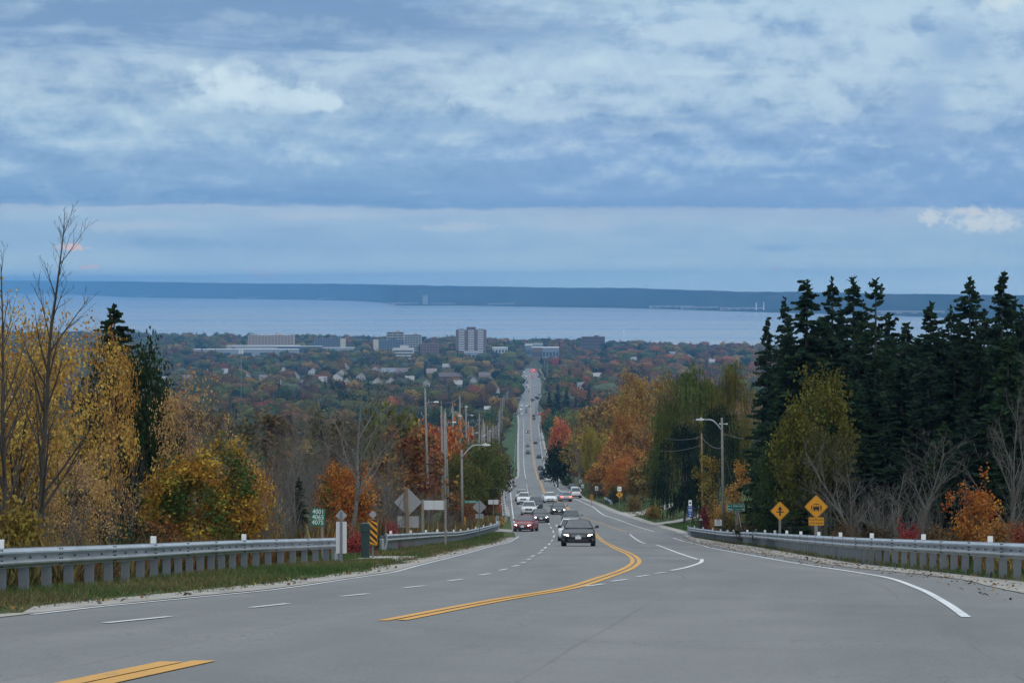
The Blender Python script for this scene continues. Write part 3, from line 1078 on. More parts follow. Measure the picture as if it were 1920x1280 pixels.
# the air between: pale haze over the whole plain and lake
_hb = [nd(n, d, z) for z in (-119.0, 62.0) for n, d in ((-4600, 1900), (6380, 1900), (6380, -32600), (-4600, -32600))]
hz = MB().add(_hb, [(3, 2, 1, 0), (4, 5, 6, 7), (1, 5, 4, 0), (2, 6, 5, 1), (3, 7, 6, 2), (0, 4, 7, 3)][::1]).build('haze', [])
_bm = bmesh.new()
_bm.from_mesh(hz.data)
bmesh.ops.recalc_face_normals(_bm, faces=_bm.faces)
_bm.to_mesh(hz.data)
_bm.free()
hm = bpy.data.materials.new('haze_air')
hm.use_nodes = True
ht = hm.node_tree
ht.nodes.clear()
pv = ht.nodes.new('ShaderNodeVolumePrincipled')
pv.inputs['Color'].default_value = (0.21, 0.54, 1.0, 1)
pv.inputs['Density'].default_value = 7.0e-5
pv.inputs['Anisotropy'].default_value = 0.0
ho = ht.nodes.new('ShaderNodeOutputMaterial')
ht.links.new(pv.outputs[0], ho.inputs['Volume'])
hz.data.materials.append(hm)
tag(hz, 'thin blue autumn haze over the plain and the lake', 'haze', kind='stuff')

# ================================================================== GUARDRAILS
WPROF = [(0.0, .445), (-.004, .46), (-.078, .505), (-.083, .53), (-.012, .585), (-.012, .62), (-.083, .675), (-.078, .70), (-.004, .745), (0.0, .76)]


def arc_pts(f, y0, y1, ds):
    yy = np.linspace(y0, y1, 4000)
    xx = f(yy)
    s = np.concatenate([[0], np.cumsum(np.hypot(np.diff(xx), np.diff(yy)))])
    q = np.arange(0, s[-1] + 1e-6, ds)
    y = np.interp(q, s, yy)
    return np.stack([f(y), y], -1), s[-1]


POST_ME = None


def guardrail(label, f, y0, y1, side, spacing, cap_every, cap_first=0, bolts=True, group='steel guardrails along the road', terminals=(True, True), seg=3.81):
    """side: +1 when the road lies towards +X of the rail"""
    global POST_ME, CAP_ME
    if POST_ME is None:
        mb = MB()
        mb.box((0, 0.0, .18), (.15, .012, 1.06)).box((-.069, .055, .18), (.012, .10, 1.06)).box((.069, .055, .18), (.012, .10, 1.06))
        POST_ME = mb.mesh('post', M['steel_post'])
        CAP_ME = MB().box((0, 0, .81), (.11, .05, .15)).box((0, .032, .72), (.05, .012, .2)).mesh('reflector', M['cap'])
    pts, total = arc_pts(f, y0, y1, spacing)
    mid = pts[len(pts) // 2]
    o3 = Vector((mid[0], mid[1], gz(mid[1])))
    t = thing('guardrail', label, 'guardrail', o3, 0, group)

    def tang(y):
        d = np.array((float(f(y + .4) - f(y - .4)), .8))
        return d / np.hypot(*d)
    for i, p in enumerate(pts):
        d = tang(p[1])
        po = link('post', POST_ME, t)
        off = -side * 0.10
        nx, ny = d[1], -d[0]
        po.location = (p[0] + nx * off - o3.x, p[1] + ny * off - o3.y, gz(p[1]) - o3.z + random.uniform(-.012, .012))
        po.rotation_euler = (random.uniform(-.012, .012), random.uniform(-.012, .012), math.atan2(-d[0], d[1]))
        if cap_every and (i - cap_first) % cap_every == 0:
            c = link('reflector', CAP_ME, t)
            c.location = po.location
            c.rotation_euler = po.rotation_euler
    # overlapping beam panels
    nseg = max(1, round(total / seg))
    ends, _ = arc_pts(f, y0, y1, total / nseg)
    yb = ends[:, 1]
    bm_ = MB()
    rng = random.Random(int(y0 * 10))
    for k in range(len(yb) - 1):
        mb = MB()
        ys_ = np.linspace(yb[k] - 0.14, yb[k + 1] + 0.02, 5)
        push = 0.006 * (k % 2) + rng.uniform(0, .012)
        vs, fs = [], []
        for y in ys_:
            d = tang(y)
            nx, ny = d[1], -d[0]
            x = float(f(y))
            for back in (0, 1):
                for u, z in WPROF:
                    uu = (-u * side) + side * push - side * .004 * back
                    vs.append((x + nx * uu - o3.x, y + ny * uu - o3.y, gz(y) + z - o3.z))
        n = len(WPROF)
        for i in range(len(ys_) - 1):
            a, b = i * 2 * n, (i + 1) * 2 * n
            for j in range(n - 1):
                fs.append((a + j, a + j + 1, b + j + 1, b + j))
                fs.append((a + n + j, b + n + j, b + n + j + 1, a + n + j + 1))
            fs.append((a, b, b + n, a + n))
            fs.append((a + n - 1, a + 2 * n - 1, b + 2 * n - 1, b + n - 1))
        for a in (0, (len(ys_) - 1) * 2 * n):
            for j in range(n - 1):
                fs.append((a + j, a + n + j, a + n + j + 1, a + j + 1))
        mb.add(vs, fs)
        mb.build('rail_panel', M['steel'], t)
        if bolts:
            for yy, zz in [(yb[k] + q, z) for q in (-.1, .06) for z in (.475, .565, .64, .725)] + [((yb[k] + yb[k + 1]) / 2, .602), (yb[k] + (yb[k + 1] - yb[k]) * .25, .602), (yb[k] + (yb[k + 1] - yb[k]) * .75, .602)]:
                d = tang(yy)
                u = side * (.03 if zz != .602 else .017) + side * .022
                bm_.box((float(f(yy)) + d[1] * u - o3.x, yy - d[0] * u - o3.y, gz(yy) + zz - o3.z), (.028, .028, .026))
    if bolts:
        b = bm_.build('bolt', M['trim'], t)
        b['kind'] = 'stuff'
    for q, on in ((0, terminals[0]), (1, terminals[1])):
        if not on:
            continue
        y = (y0, y1)[q]
        d = tang(y) * (1 if q else -1)
        x = float(f(y))
        mb = MB()
        b0 = Vector((x - o3.x, y - o3.y, gz(y) - o3.z))
        dv = Vector((d[0], d[1], 0))
        nv = Vector((d[1], -d[0], 0)) * (1 if q else -1) * side
        for a, b_ in (((0, .06, .77), (.45, .10, .80)), ((0, .06, .44), (.45, .10, .42)), ((.45, .10, .80), (.5, .10, .42)), ((.5, .10, .45), (.62, .0, .02)),
                      ((.22, .08, .78), (.24, .08, .43)), ((.0, .08, .6), (.47, .1, .6))):
            pa, pb = [b0 + dv * p[0] + nv * p[1] + Vector((0, 0, p[2])) for p in (a, b_)]
            mb.tube([pa, pb], .038, 5)
        mb.tube([b0 + dv * .5 - nv * .08 + Vector((0, 0, -.3)), b0 + dv * .5 - nv * .08 + Vector((0, 0, .62))], .10, 8)
        mb.build('end_terminal', M['steel'], t)
    return t


random.seed(3)
guardrail('long galvanised guardrail nearest the camera on the side of the yellow tree', RAIL_L, 24.0, 74.0, 1, 1.45, 8, 3, terminals=(False, True))
guardrail('galvanised guardrail curving away from the striped hazard board to the side opening', RAIL_M, 103, 240, 1, 1.5, 8, 3)
guardrail('long galvanised guardrail below the dark spruces, ending at the green-capped post', RAIL_R, 34, 212, -1, 1.5, 6, 2, terminals=(False, True))
guardrail('distant guardrail seen end-on beside the descending road, past the small hazard board', RAIL_F, 275, 560, 1, 4.0, 3, 0, False)
_rf2 = pchip([352, 372], [float(RA(352)) + 1.6, float(RA(372)) + 1.9])
guardrail('short guardrail stub beside the small striped board on the grass verge', _rf2, 352, 372, -1, 2.0, 0, 0, False)
_rf3 = pchip([800, 1180], [float(LA(800)) - 1.6, float(LA(1180)) - 1.6])
guardrail('far guardrail by the grass verge where the road narrows', _rf3, 960, 1180, 1, 6.0, 2, 0, False, terminals=(False, False), seg=12)

# ================================================================== PLANTS: meshes
def unit(rng, n):
    v = rng.normal(0, 1, (n, 3))
    return v / np.linalg.norm(v, axis=1)[:, None]


def cards(c, a, b):
    """leaf-shaped quads: centres c, half-lengths a, half-widths b"""
    n = len(c)
    V = np.stack([c - a, c + b - a * .1, c + a, c - b - a * .1], 1).reshape(-1, 3)
    return V, np.arange(4 * n).reshape(n, 4)


def leaves(rng, P, size, elong=1.5, up=0.35, out=None):
    n = len(P)
    nrm = unit(rng, n)
    if out is not None:
        nrm = nrm * .75 + out
    if out is None:
        nrm[:, 2] = np.abs(nrm[:, 2]) + up
    nrm /= np.linalg.norm(nrm, axis=1)[:, None]
    a = np.cross(nrm, unit(rng, n))
    a /= np.maximum(np.linalg.norm(a, axis=1), 1e-6)[:, None]
    b = np.cross(nrm, a)
    s = size * rng.uniform(.65, 1.3, n)[:, None]
    return cards(P, a * s * elong / 2, b * s / 2)


def skeleton(seed, H, r0, lv=3, n1=12, n2=5, n3=4, first=.25, ang=(32, 58), l1=.48, l2=.5, wob=.08, trunks=1, lean=.05, up=.25, base_spread=.1):
    """branching wood: list of (points, radii) and the twig ends"""
    rng = random.Random(seed)
    out, tips = [], []

    def rv():
        return Vector((rng.gauss(0, 1), rng.gauss(0, 1), rng.gauss(0, 1)))

    def grow(p, d, ln, r, level):
        seg = 7 if level == 0 else (4 if level == 1 else 3)
        pts, rad = [p.copy()], [r]
        q = p.copy()
        dd = d.copy()
        for i in range(seg):
            dd = (dd + rv() * wob + Vector((0, 0, up * .12 if level else .03))).normalized()
            q = q + dd * (ln / seg)
            pts.append(q.copy())
            rad.append(max(r * (1 - .88 * (i + 1) / seg), .0035))
        out.append((pts, rad))
        if level >= lv:
            tips.append((pts[-1], dd, pts[-2]))
            return
        nch = (n1, n2, n3, 3)[level]
        for k in range(nch):
            t = first + (1 - first) * (k + rng.random()) / nch if level == 0 else .25 + .75 * (k + rng.random()) / nch
            x = t * seg
            i = min(int(x), seg - 1)
            pp = pts[i].lerp(pts[i + 1], x - i)
            ax = (pts[i + 1] - pts[i]).normalized()
            side = ax.cross(rv()).normalized()
            a = R(rng.uniform(*ang))
            nd = (ax * math.cos(a) + side * math.sin(a) + Vector((0, 0, up * .5))).normalized()
            if level == 0:
                cl = ln * l1 * (1.1 - .75 * t) * rng.uniform(.75, 1.2)
            else:
                cl = ln * l2 * (1.1 - .5 * t) * rng.uniform(.7, 1.2)
            grow(pp, nd, cl, max(rad[i] * (.62 if level == 0 else .6), .004), level + 1)
        tips.append((pts[-1], dd, pts[-2]))
    for k in range(trunks):
        az_ = rng.uniform(0, 6.28) + k * 6.28 / trunks
        b = Vector((math.cos(az_), math.sin(az_), 0)) * (base_spread if trunks > 1 else 0)
        d = Vector((math.cos(az_) * lean, math.sin(az_) * lean, 1)).normalized()
        grow(b, d, H * (1 if k == 0 else rng.uniform(.7, .95)), r0 * (1 if k == 0 else .8), 0)
    return out, tips


def wood_mesh(name, sk, m, sides=(7, 5, 3)):
    V, Q = [], []
    for pts, rad in sk:
        n = sides[0] if rad[0] > .06 else (sides[1] if rad[0] > .02 else sides[2])
        o = len(V)
        for i, p in enumerate(pts):
            d = (pts[min(i + 1, len(pts) - 1)] - pts[max(i - 1, 0)]).normalized()
            u = d.cross(Vector((0.31, .17, 1)) if abs(d.z) < .9 else Vector((1, .2, 0))).normalized()
            w = d.cross(u)
            for k in range(n):
                a = 6.28318 * k / n
                V.append(p + (u * math.cos(a) + w * math.sin(a)) * rad[i])
        for i in range(len(pts) - 1):
            for k in range(n):
                k2 = (k + 1) % n
                Q.append((o + i * n + k, o + i * n + k2, o + (i + 1) * n + k2, o + (i + 1) * n + k))
    return np_mesh(name, np.array([tuple(v) for v in V]), np.array(Q), m, None, True)


def tip_leaves(name, seed, tips, per, size, sig, m='leaf', keep=1.0, zmin=None):
    rng = np.random.default_rng(seed)
    P, v = [], []
    for p, d, p2 in tips:
        if rng.random() > keep or (zmin and p.z < zmin):
            continue
        n = rng.poisson(per)
        t = rng.random((n, 1))
        c = np.array(p) * t + np.array(p2) * (1 - t) + rng.normal(0, sig, (n, 3))
        P.append(c)
        v.append(np.clip(rng.normal(.5, .22) + rng.normal(0, .2, n), 0, 1))
    P = np.concatenate(P)
    V, Q = leaves(rng, P, size)
    return np_mesh(name, V, Q, M[m], {'v': np.concatenate(v)})


def crown_pts(rng, nclump, per, rx, rz, cz, lump=.25, sig=.5, inner=.5, cone=0.0):
    d = unit(rng, nclump)
    k = unit(rng, 5)
    ph = rng.uniform(0, 6.28, 5)
    rr = 1 + lump * np.sin(d @ k.T * 4.2 + ph).mean(1) * 2.0
    rad = rr * (inner + (1 - inner) * rng.random(nclump) ** .6)
    C = d * rad[:, None]
    if cone:
        C[:, :2] *= (1 - cone * np.clip((C[:, 2:3] + 1) / 2, 0, 1))
    C = C * np.array([rx, rx, rz]) + np.array([0, 0, cz])
    P = np.repeat(C, per, 0) + rng.normal(0, sig, (nclump * per, 3))
    v = np.clip(np.repeat(rng.normal(.5, .2, nclump), per) + rng.normal(0, .18, nclump * per), 0, 1)
    return P, v


def crown_mesh(name, seed, nclump=120, per=28, size=.36, rx=3.7, rz=4.2, cz=5.7, **kw):
    rng = np.random.default_rng(seed)
    P, v = crown_pts(rng, nclump, per, rx, rz, cz, **kw)
    od = P - np.array([0, 0, cz - 1.0])
    V, Q = leaves(rng, P, size, out=.8 * od / np.linalg.norm(od, axis=1)[:, None])
    return np_mesh(name, V, Q, M['leaf'], {'v': v})


def spruce_mesh(name, seed, H=16.0, RB=3.1, sparse=1.0, lift=0.0):
    rng = np.random.default_rng(seed)
    C, A, B, v = [], [], [], []
    z = 1.0
    while z < H - .2:
        f = 1 - z / H
        rmax = RB * (f ** .75) * (1 - .25 * max(0, f - .75) / .25) + .12
        nb = 7 if f > .25 else 5
        for k in range(nb):
            if rng.random() > sparse:
                continue
            a = rng.uniform(0, 6.28)
            r = rmax * (rng.uniform(.45, 1.0) if rng.random() < .75 else rng.uniform(1.0, 1.35))
            zb = z + rng.normal(0, .16)
            ca, sa = math.cos(a), math.sin(a)
            vb = rng.normal(.45, .2)
            dr = rng.uniform(.30, .62) - lift
            n = max(4, int(r / .15))
            for i in range(n):
                t = (i + .8) / n
                dz_ = r * (.16 * t - dr * t * t + .22 * t ** 4)
                p = np.array((ca * r * t, sa * r * t, zb + dz_))
                for s in (-1, 1, 0):
                    ang = a + s * rng.uniform(.5, 1.2)
                    ln = (.66 - .34 * t) * rng.uniform(.6, 1.3) * (.45 + .55 * f)
                    dirv = np.array((math.cos(ang), math.sin(ang), rng.uniform(-.9, -.05) if s else rng.uniform(-1.8, -.4)))
                    dirv /= np.linalg.norm(dirv)
                    C.append(p + dirv * ln * .45)
                    A.append(dirv * ln * .58)
                    wv = np.cross(dirv, rng.normal(0, 1, 3))
                    B.append(wv / np.linalg.norm(wv) * (.085 + .05 * rng.random()))
                    v.append(min(1, max(0, vb + rng.normal(0, .16))))
        z += (.30 if f > .3 else .24) * rng.uniform(.7, 1.3)
    for i in range(16):                                   # leader
        zz = H - .5 + .04 * i
        d = np.array((rng.normal(0, .45), rng.normal(0, .45), .7))
        C.append(np.array((0, 0, zz)) + d * .1); A.append(d * .2); B.append(np.cross(d, rng.normal(0, 1, 3)) * .07); v.append(.5)
    V, Q = cards(np.array(C), np.array(A), np.array(B))
    return np_mesh(name, V, Q, M['leaf'], {'v': np.array(v)})


def willow_mesh(name, seed, H=14.0, RW_=6.0, mops=85, strands=17):
    rng = np.random.default_rng(seed)
    C, A, B, v = [], [], [], []
    for m_ in range(mops):
        a = rng.uniform(0, 6.28)
        e = rng.uniform(-.15, 1.5)
        r = rng.uniform(.72, 1.0)
        c = np.array((math.cos(a) * math.cos(e) * RW_ * r, math.sin(a) * math.cos(e) * RW_ * r, H * .42 + H * .55 * math.sin(e) * r))
        vb = rng.normal(.5, .2)
        for s in range(strands):
            p = c + rng.normal(0, 1, 3) * np.array((.75, .75, .3))
            ln = rng.uniform(1.0, 2.9) * (.8 + .5 * (1 - math.sin(e)))
            ln = min(ln, max(p[2] - .4, .6))
            out = np.array((math.cos(a), math.sin(a), 0)) * rng.uniform(.1, .6) + rng.normal(0, .18, 3)
            n = max(3, int(ln / .3))
            for i in range(n):
                t = i / n
                q = p + out * min(t * 3, 1) * .9 + np.array((0, 0, .25 * math.sin(min(t * 6, 3.1)) - ln * t))
                d = np.array((rng.normal(0, .26), rng.normal(0, .26), -1))
                C.append(q); A.append(d * .21)
                b_ = np.cross(d, rng.normal(0, 1, 3)); B.append(b_ / np.linalg.norm(b_) * .085)
                v.append(min(1, max(0, vb + rng.normal(0, .14) - .1 * t)))
    V, Q = cards(np.array(C), np.array(A), np.array(B))
    return np_mesh(name, V, Q, M['leaf'], {'v': np.array(v)})


TR = {}          # kind -> (parts, base height, base width)


def reg(kind, parts, h=None, w=None):
    V = []
    for _, me in parts:
        a = np.empty(len(me.vertices) * 3, dtype=np.float32)
        me.vertices.foreach_get('co', a)
        V.append(a.reshape(-1, 3))
    V = np.concatenate(V)
    r = np.hypot(V[:, 0] - np.median(V[:, 0]), V[:, 1] - np.median(V[:, 1]))
    TR[kind] = (parts, float(np.percentile(V[:, 2], 99.8)), 2 * float(np.percentile(r, 96)))


for i in range(4):
    sk, tp = skeleton(100 + i, 6.5, .19, 2, 10, 4, first=.3, l1=.5)
    reg('broad%d' % i, [('trunk', wood_mesh('trunk', sk, M['bark'])),
                        ('crown', crown_mesh('crown', 20 + i, 125 - 10 * i, 27 + 3 * i, .38, 3.4 + .2 * i, 4.1 - .15 * i, 5.7, lump=.2 + .06 * i, sig=.48 + .05 * i))], 10, 8)
for i in range(3):                                    # half bare, airy crowns
    sk, tp = skeleton(140 + i, 9.2, .16, 3, 11, 5, 3, first=.2, l1=.45)
    reg('airy%d' % i, [('trunk', wood_mesh('trunk', sk, M['bark'])), ('crown', tip_leaves('crown', 5 + i, tp, 6.5, .26, .30, keep=.85))], 10, 7)
for i in range(4):                                    # bare trees
    sk, tp = skeleton(160 + i, 9.6, .085, 3, 16, 6, 5, first=.14, ang=(26, 52), l1=.46, l2=.48, trunks=(1, 2, 1, 3)[i], lean=.16, wob=.08, up=.35, base_spread=.3)
    reg('bare%d' % i, [('trunk', wood_mesh('trunk', sk, M['bark_pale' if i % 2 else 'bark']))], 10, 6)
for i in range(3):                                    # bare thicket bushes
    sk, tp = skeleton(180 + i, 3.6, .035, 3, 8, 5, 3, first=.12, ang=(18, 42), l1=.5, l2=.5, trunks=9, lean=.45, wob=.10, up=.4, base_spread=.45)
    reg('twigs%d' % i, [('trunk', wood_mesh('trunk', sk, M['bark_pale' if i == 1 else 'bark'], (4, 3, 3)))], 4, 4)
for i in range(4):
    H_ = 16.0
    tk = MB().tube([(0, 0, 0), (.05, 0, 6), (0, .03, 11), (0, 0, 15.8)], [.24, .17, .09, .02], 7)
    reg('spruce%d' % i, [('trunk', tk.mesh('trunk', M['bark_dark'], True)), ('crown', spruce_mesh('crown', 40 + i, 16.0, (2.9, 2.3, 3.3, 4.2)[i], (.95, .9, .95, .55)[i], (0, .06, 0, .40)[i]))], 16.2, 6.2)
for i in range(2):
    sk, tp = skeleton(200 + i, 9, .3, 2, 9, 4, first=.25, l1=.6)
    reg('willow%d' % i, [('trunk', wood_mesh('trunk', sk, M['bark'])), ('crown', willow_mesh('crown', 60 + i))], 14, 13)
for i in range(2):                                    # bushes clothed to the ground
    sk, tp = skeleton(220 + i, 2.6, .05, 2, 9, 4, first=.1, trunks=5, lean=.3, base_spread=.25)
    reg('bush%d' % i, [('trunk', wood_mesh('trunk', sk, M['bark'])), ('crown', crown_mesh('crown', 80 + i, 90, 48, .115, 1.5, 1.45, 1.5, lump=.3, sig=.26, inner=.3))], 3, 3.2)
# the near trees by the first guardrail, leaf by leaf
def near_maple(kind, seed, H, rx, rz, cz, ncl, per, size, bark, sig, inner=.45, lump=.3, trunks=3, lean=.4, r0=.15, ang=(30, 62), l1=.55):
    sk, tp = skeleton(seed, H, r0, 3, 13, 6, 4, first=.16, ang=ang, l1=l1, l2=.5, trunks=trunks, lean=lean, wob=.10, up=.25, base_spread=.25)
    rng = np.random.default_rng(seed)
    P, v = crown_pts(rng, ncl, per, rx, rz, cz, lump=lump, sig=sig, inner=inner)
    T = np.array([tuple(p) for p, d, q in tp])
    T = T[rng.permutation(len(T))[:max(60, ncl // 2)]]
    P2 = np.repeat(T, per // 2, 0) + rng.normal(0, sig * .8, (len(T) * (per // 2), 3))
    v2 = np.clip(np.repeat(rng.normal(.5, .2, len(T)), per // 2) + rng.normal(0, .2, len(P2)), 0, 1)
    P, v = np.concatenate([P, P2]), np.concatenate([v, v2])
    keep = P[:, 2] > .35
    P, v = P[keep], v[keep]
    od = P - np.array([0, 0, cz - .6])
    V, Q = leaves(rng, P, size, out=.45 * od / np.linalg.norm(od, axis=1)[:, None])
    reg(kind, [('trunk', wood_mesh('trunk', sk, M[bark])), ('crown', np_mesh('crown', V, Q, M['leaf'], {'v': v}))])


near_maple('maple_wide', 301, 9.2, 3.8, 4.6, 6.3, 300, 36, .10, 'bark_dark', .26, .4, .32, 3, .3)
near_maple('maple_thin', 305, 9.0, 2.6, 4.4, 6.2, 120, 30, .098, 'bark', .27, .35, .45, 2, .2, .10)
near_maple('maple_bushy', 309, 5.2, 2.6, 2.7, 3.0, 330, 38, .105, 'bark', .22, .45, .2, 4, .25, .07)
near_maple('maple_small', 333, 4.0, 1.2, 1.9, 2.6, 62, 34, .105, 'bark', .2, .3, .45, 2, .2, .045)
near_maple('round_fine', 341, 8.2, 3.3, 4.2, 5.6, 330, 38, .16, 'bark', .34, .5, .22, 2, .2, .12)
near_maple('cedar_full', 351, 8.2, 2.6, 4.3, 5.0, 420, 36, .13, 'bark_dark', .24, .45, .2, 1, .05, .12)
near_maple('round_loose', 343, 8.2, 3.5, 4.2, 5.4, 260, 38, .17, 'bark_dark', .36, .4, .36, 3, .25, .12)
sk, tp = skeleton(311, 11, .085, 3, 24, 5, 2, first=.25, ang=(24, 40), l1=.25, l2=.42, trunks=1, lean=.04, wob=.03, up=.5, base_spread=.35)
reg('bare_tall', [('trunk', wood_mesh('trunk', sk, M['bark_dark']))], 11, 3.4)
sk, tp = skeleton(317, 9.5, .065, 3, 18, 6, 4, first=.30, ang=(18, 38), l1=.55, l2=.5, trunks=1, lean=.02, wob=.06, up=.5)
reg('bare_vase', [('trunk', wood_mesh('trunk', sk, M['bark_pale']))], 10, 6.4)

# ================================================================== PLANTS: placing
GOLD, YEL, ORG, RUST, REDO = (.40, .205, .045), (.43, .25, .05), (.40, .135, .022), (.20, .085, .03), (.40, .10, .03)
OLIVE, GRN, DGRN, BRN, PEACH = (.125, .125, .028), (.065, .098, .030), (.024, .042, .022), (.135, .085, .042), (.43, .25, .10)
CRIM, GREY, PINK, OLGD = (.30, .035, .04), (.105, .125, .075), (.27, .15, .11), (.22, .155, .03)
def near_to(px, table):
    return min(table, key=lambda q: abs(q[0] - px))[1]


trng = random.Random(11)
N_TREES = [0]


def put(kind, px, Y, top, wpx, col, a=0.0, label='', name='tree', group=None, cat='tree', rz=None, sink=.15, lean=0.0):
    parts, h0, w0 = TR[kind]
    X = XW(px, Y)
    z0 = float(ground(X, Y)) - sink
    H = ZW(top, Y) - z0
    w = wpx / F * Y
    t = thing(name, label, cat, (X, Y, z0), trng.uniform(0, 6.28) if rz is None else rz, group)
    t.scale = (w / w0, w / w0, H / h0)
    if lean:
        t.rotation_euler[1] = lean
    for pn, me in parts:
        o = link(pn, me, t)
        if pn == 'crown':
            o.color = (col[0], col[1], col[2], a)
    N_TREES[0] += 1
    return t


BY_LEFT = 'trees behind the nearest guardrail'
put('maple_wide', 78, 70, 564, 330, YEL, 0.05, 'big spreading yellow maple with dark leaning trunks behind the nearest guardrail', 'maple_tree', BY_LEFT, rz=.6)
put('maple_wide', -40, 76, 592, 380, YEL, 0.10, 'yellow maple cut by the picture edge beside the tall bare saplings', 'maple_tree', BY_LEFT, rz=2.2)
put('maple_thin', 226, 82, 606, 120, GOLD, 0.0, 'golden maple whose twigs stand in front of a dark evergreen', 'maple_tree', BY_LEFT, rz=1.0)
put('maple_thin', 335, 86, 694, 170, PEACH, 0.0, 'thin peach-leaved maple leaning out over the golden-green bush', 'maple_tree', BY_LEFT, rz=4.1)
put('maple_thin', 150, 66, 830, 210, PEACH, 0.0, 'low tangle of pale yellow leaves under the big spreading yellow maple', 'maple_tree', BY_LEFT, rz=2.9)
put('maple_bushy', 380, 74, 822, 262, (.36, .19, .022), 0.56, 'bushy maple half gold and half green behind the nearest guardrail', 'maple_tree', BY_LEFT, rz=.3)
put('maple_bushy', 462, 92, 846, 120, GOLD, 0.3, 'gold edge maple joined to the half green one', 'maple_tree', BY_LEFT, rz=1.9)
put('spruce2', 214, 96, 586, 280, (.026, .044, .020), 0, 'dark evergreen standing behind the golden maple twigs', 'spruce_tree', BY_LEFT)
put('cedar_full', 252, 90, 640, 165, (.028, .046, .020), 0, 'broad dark evergreen beside the pointed dark tip', 'evergreen_tree', BY_LEFT)
put('cedar_full', 284, 92, 735, 120, DGRN, 0, 'lower dark evergreen stepping down from the broad one', 'evergreen_tree', BY_LEFT)
put('round_fine', 140, 92, 900, 150, DGRN, 0, 'low dark evergreen seen through the trunks near the rail', 'tree', BY_LEFT)
put('bare_tall', 68, 60, 380, 200, GREY, 0, 'tall bare sapling reaching highest against the sky above the yellow maple', 'bare_tree', BY_LEFT, rz=.2)
put('bare_tall', 14, 63, 452, 180, GREY, 0, 'tall bare sapling second in height, at the picture edge', 'bare_tree', BY_LEFT, rz=2.6)
put('bare_tall', -30, 58, 470, 150, GREY, 0, 'bare sapling half outside the picture beside two taller ones', 'bare_tree', BY_LEFT, rz=4.0)
put('bare2', 196, 66, 815, 150, GREY, 0, 'pale bare young tree close behind the rail under the peach leaves', 'bare_tree', BY_LEFT)
put('bare1', 228, 69, 850, 110, GREY, 0, 'small bare forked tree next to the half green maple', 'bare_tree', BY_LEFT)
put('twigs1', 90, 60, 900, 170, GREY, 0, 'tangle of bare twigs at the foot of the tall saplings', 'bare_shrub', BY_LEFT, 'shrub')
put('bush0', 30, 56, 940, 150, OLGD, .2, 'low golden bush behind the rail near the picture edge', 'shrub', BY_LEFT, 'shrub')
put('bush1', 255, 64, 975, 110, DGRN, 0, 'low dark green bush behind the rail', 'shrub', BY_LEFT, 'shrub')
put('bush0', 300, 66, 968, 120, RUST, 0, 'low rusty bush below the half green maple', 'shrub', BY_LEFT, 'shrub')
put('round_loose', 642, 112, 866, 126, ORG, .4, 'round orange maple with a green core behind the pale bare trunk', 'maple_tree', 'trees behind the middle guardrail')
put('bare_vase', 656, 104, 664, 230, GREY, 0, 'pale bare vase-shaped tree rising above the round orange maple', 'bare_tree', 'trees behind the middle guardrail', rz=1.1)
put('spruce1', 560, 120, 900, 70, DGRN, 0, 'small dark evergreen behind the green house-number sign', 'spruce_tree', 'trees behind the middle guardrail')
BTN = [(345, 'above the peach-leaved maple'), (380, 'over the half green maple'), (405, 'behind the half green maple'), (430, 'where the two gold maples meet'), (455, 'over the gold edge maple'), (480, 'just past the gold edge maple'), (505, 'in the open middle'),
       (535, 'short of the dark small evergreen'), (560, 'above the dark small evergreen'), (590, 'above the house-number sign'), (618, 'at the edge of the round orange maple'), (645, 'behind the vase-shaped bare tree'), (690, 'past the round orange maple'),
       (715, 'above the striped hazard board'), (745, 'above the big diamond sign back'), (770, 'above the wide pale sign back'), (815, 'behind the tall poles')]
BT = 'grey bare trees of the thicket between the yellow maple and the utility poles'
for i, (px, Y, top, w, k) in enumerate([(372, 112, 690, 150, 0), (408, 128, 745, 150, 2), (440, 105, 735, 140, 1), (475, 135, 700, 160, 3), (505, 100, 790, 130, 0), (520, 140, 735, 160, 2),
                                        (548, 112, 770, 130, 1), (575, 150, 720, 160, 3), (598, 120, 800, 120, 0), (620, 165, 735, 150, 1), (690, 140, 775, 150, 2), (715, 165, 790, 140, 0),
                                        (742, 150, 815, 130, 3), (770, 190, 800, 130, 1), (700, 118, 850, 120, 1), (560, 98, 850, 100, 2), (485, 92, 880, 110, 3), (530, 94, 890, 100, 1),
                                        (345, 125, 720, 130, 1), (425, 96, 800, 120, 2), (660, 175, 760, 150, 3), (815, 215, 850, 90, 0), (610, 190, 745, 150, 2), (500, 180, 730, 160, 1),
                                        (455, 170, 740, 150, 0), (545, 190, 745, 150, 0), (400, 165, 745, 150, 3), (585, 105, 850, 110, 0), (640, 150, 760, 150, 1), (680, 195, 770, 140, 0)]):
    put('bare%d' % k, px, Y, top, w, GREY, 0, 'grey bare tree of the thicket %s, %s' % (near_to(px, BTN), 'near rank' if Y < 115 else ('middle rank' if Y < 152 else 'back rank')), 'bare_tree', BT)
for i, (px, Y, top, w, k) in enumerate([(470, 88, 900, 120, 0), (520, 90, 920, 110, 2), (560, 92, 930, 110, 1), (430, 84, 930, 100, 2), (710, 112, 920, 110, 0), (750, 120, 925, 100, 2), (600, 96, 955, 100, 0),
                                        (790, 140, 930, 90, 2), (820, 160, 935, 90, 0), (860, 200, 945, 80, 2), (690, 105, 960, 90, 1), (395, 80, 950, 100, 0)]):
    put('twigs%d' % k, px, Y, top, w, GREY, 0, 'brushwood bush of bare brown twigs behind the guardrails', 'bare_shrub', 'bare brushwood bushes behind the guardrails', 'shrub')
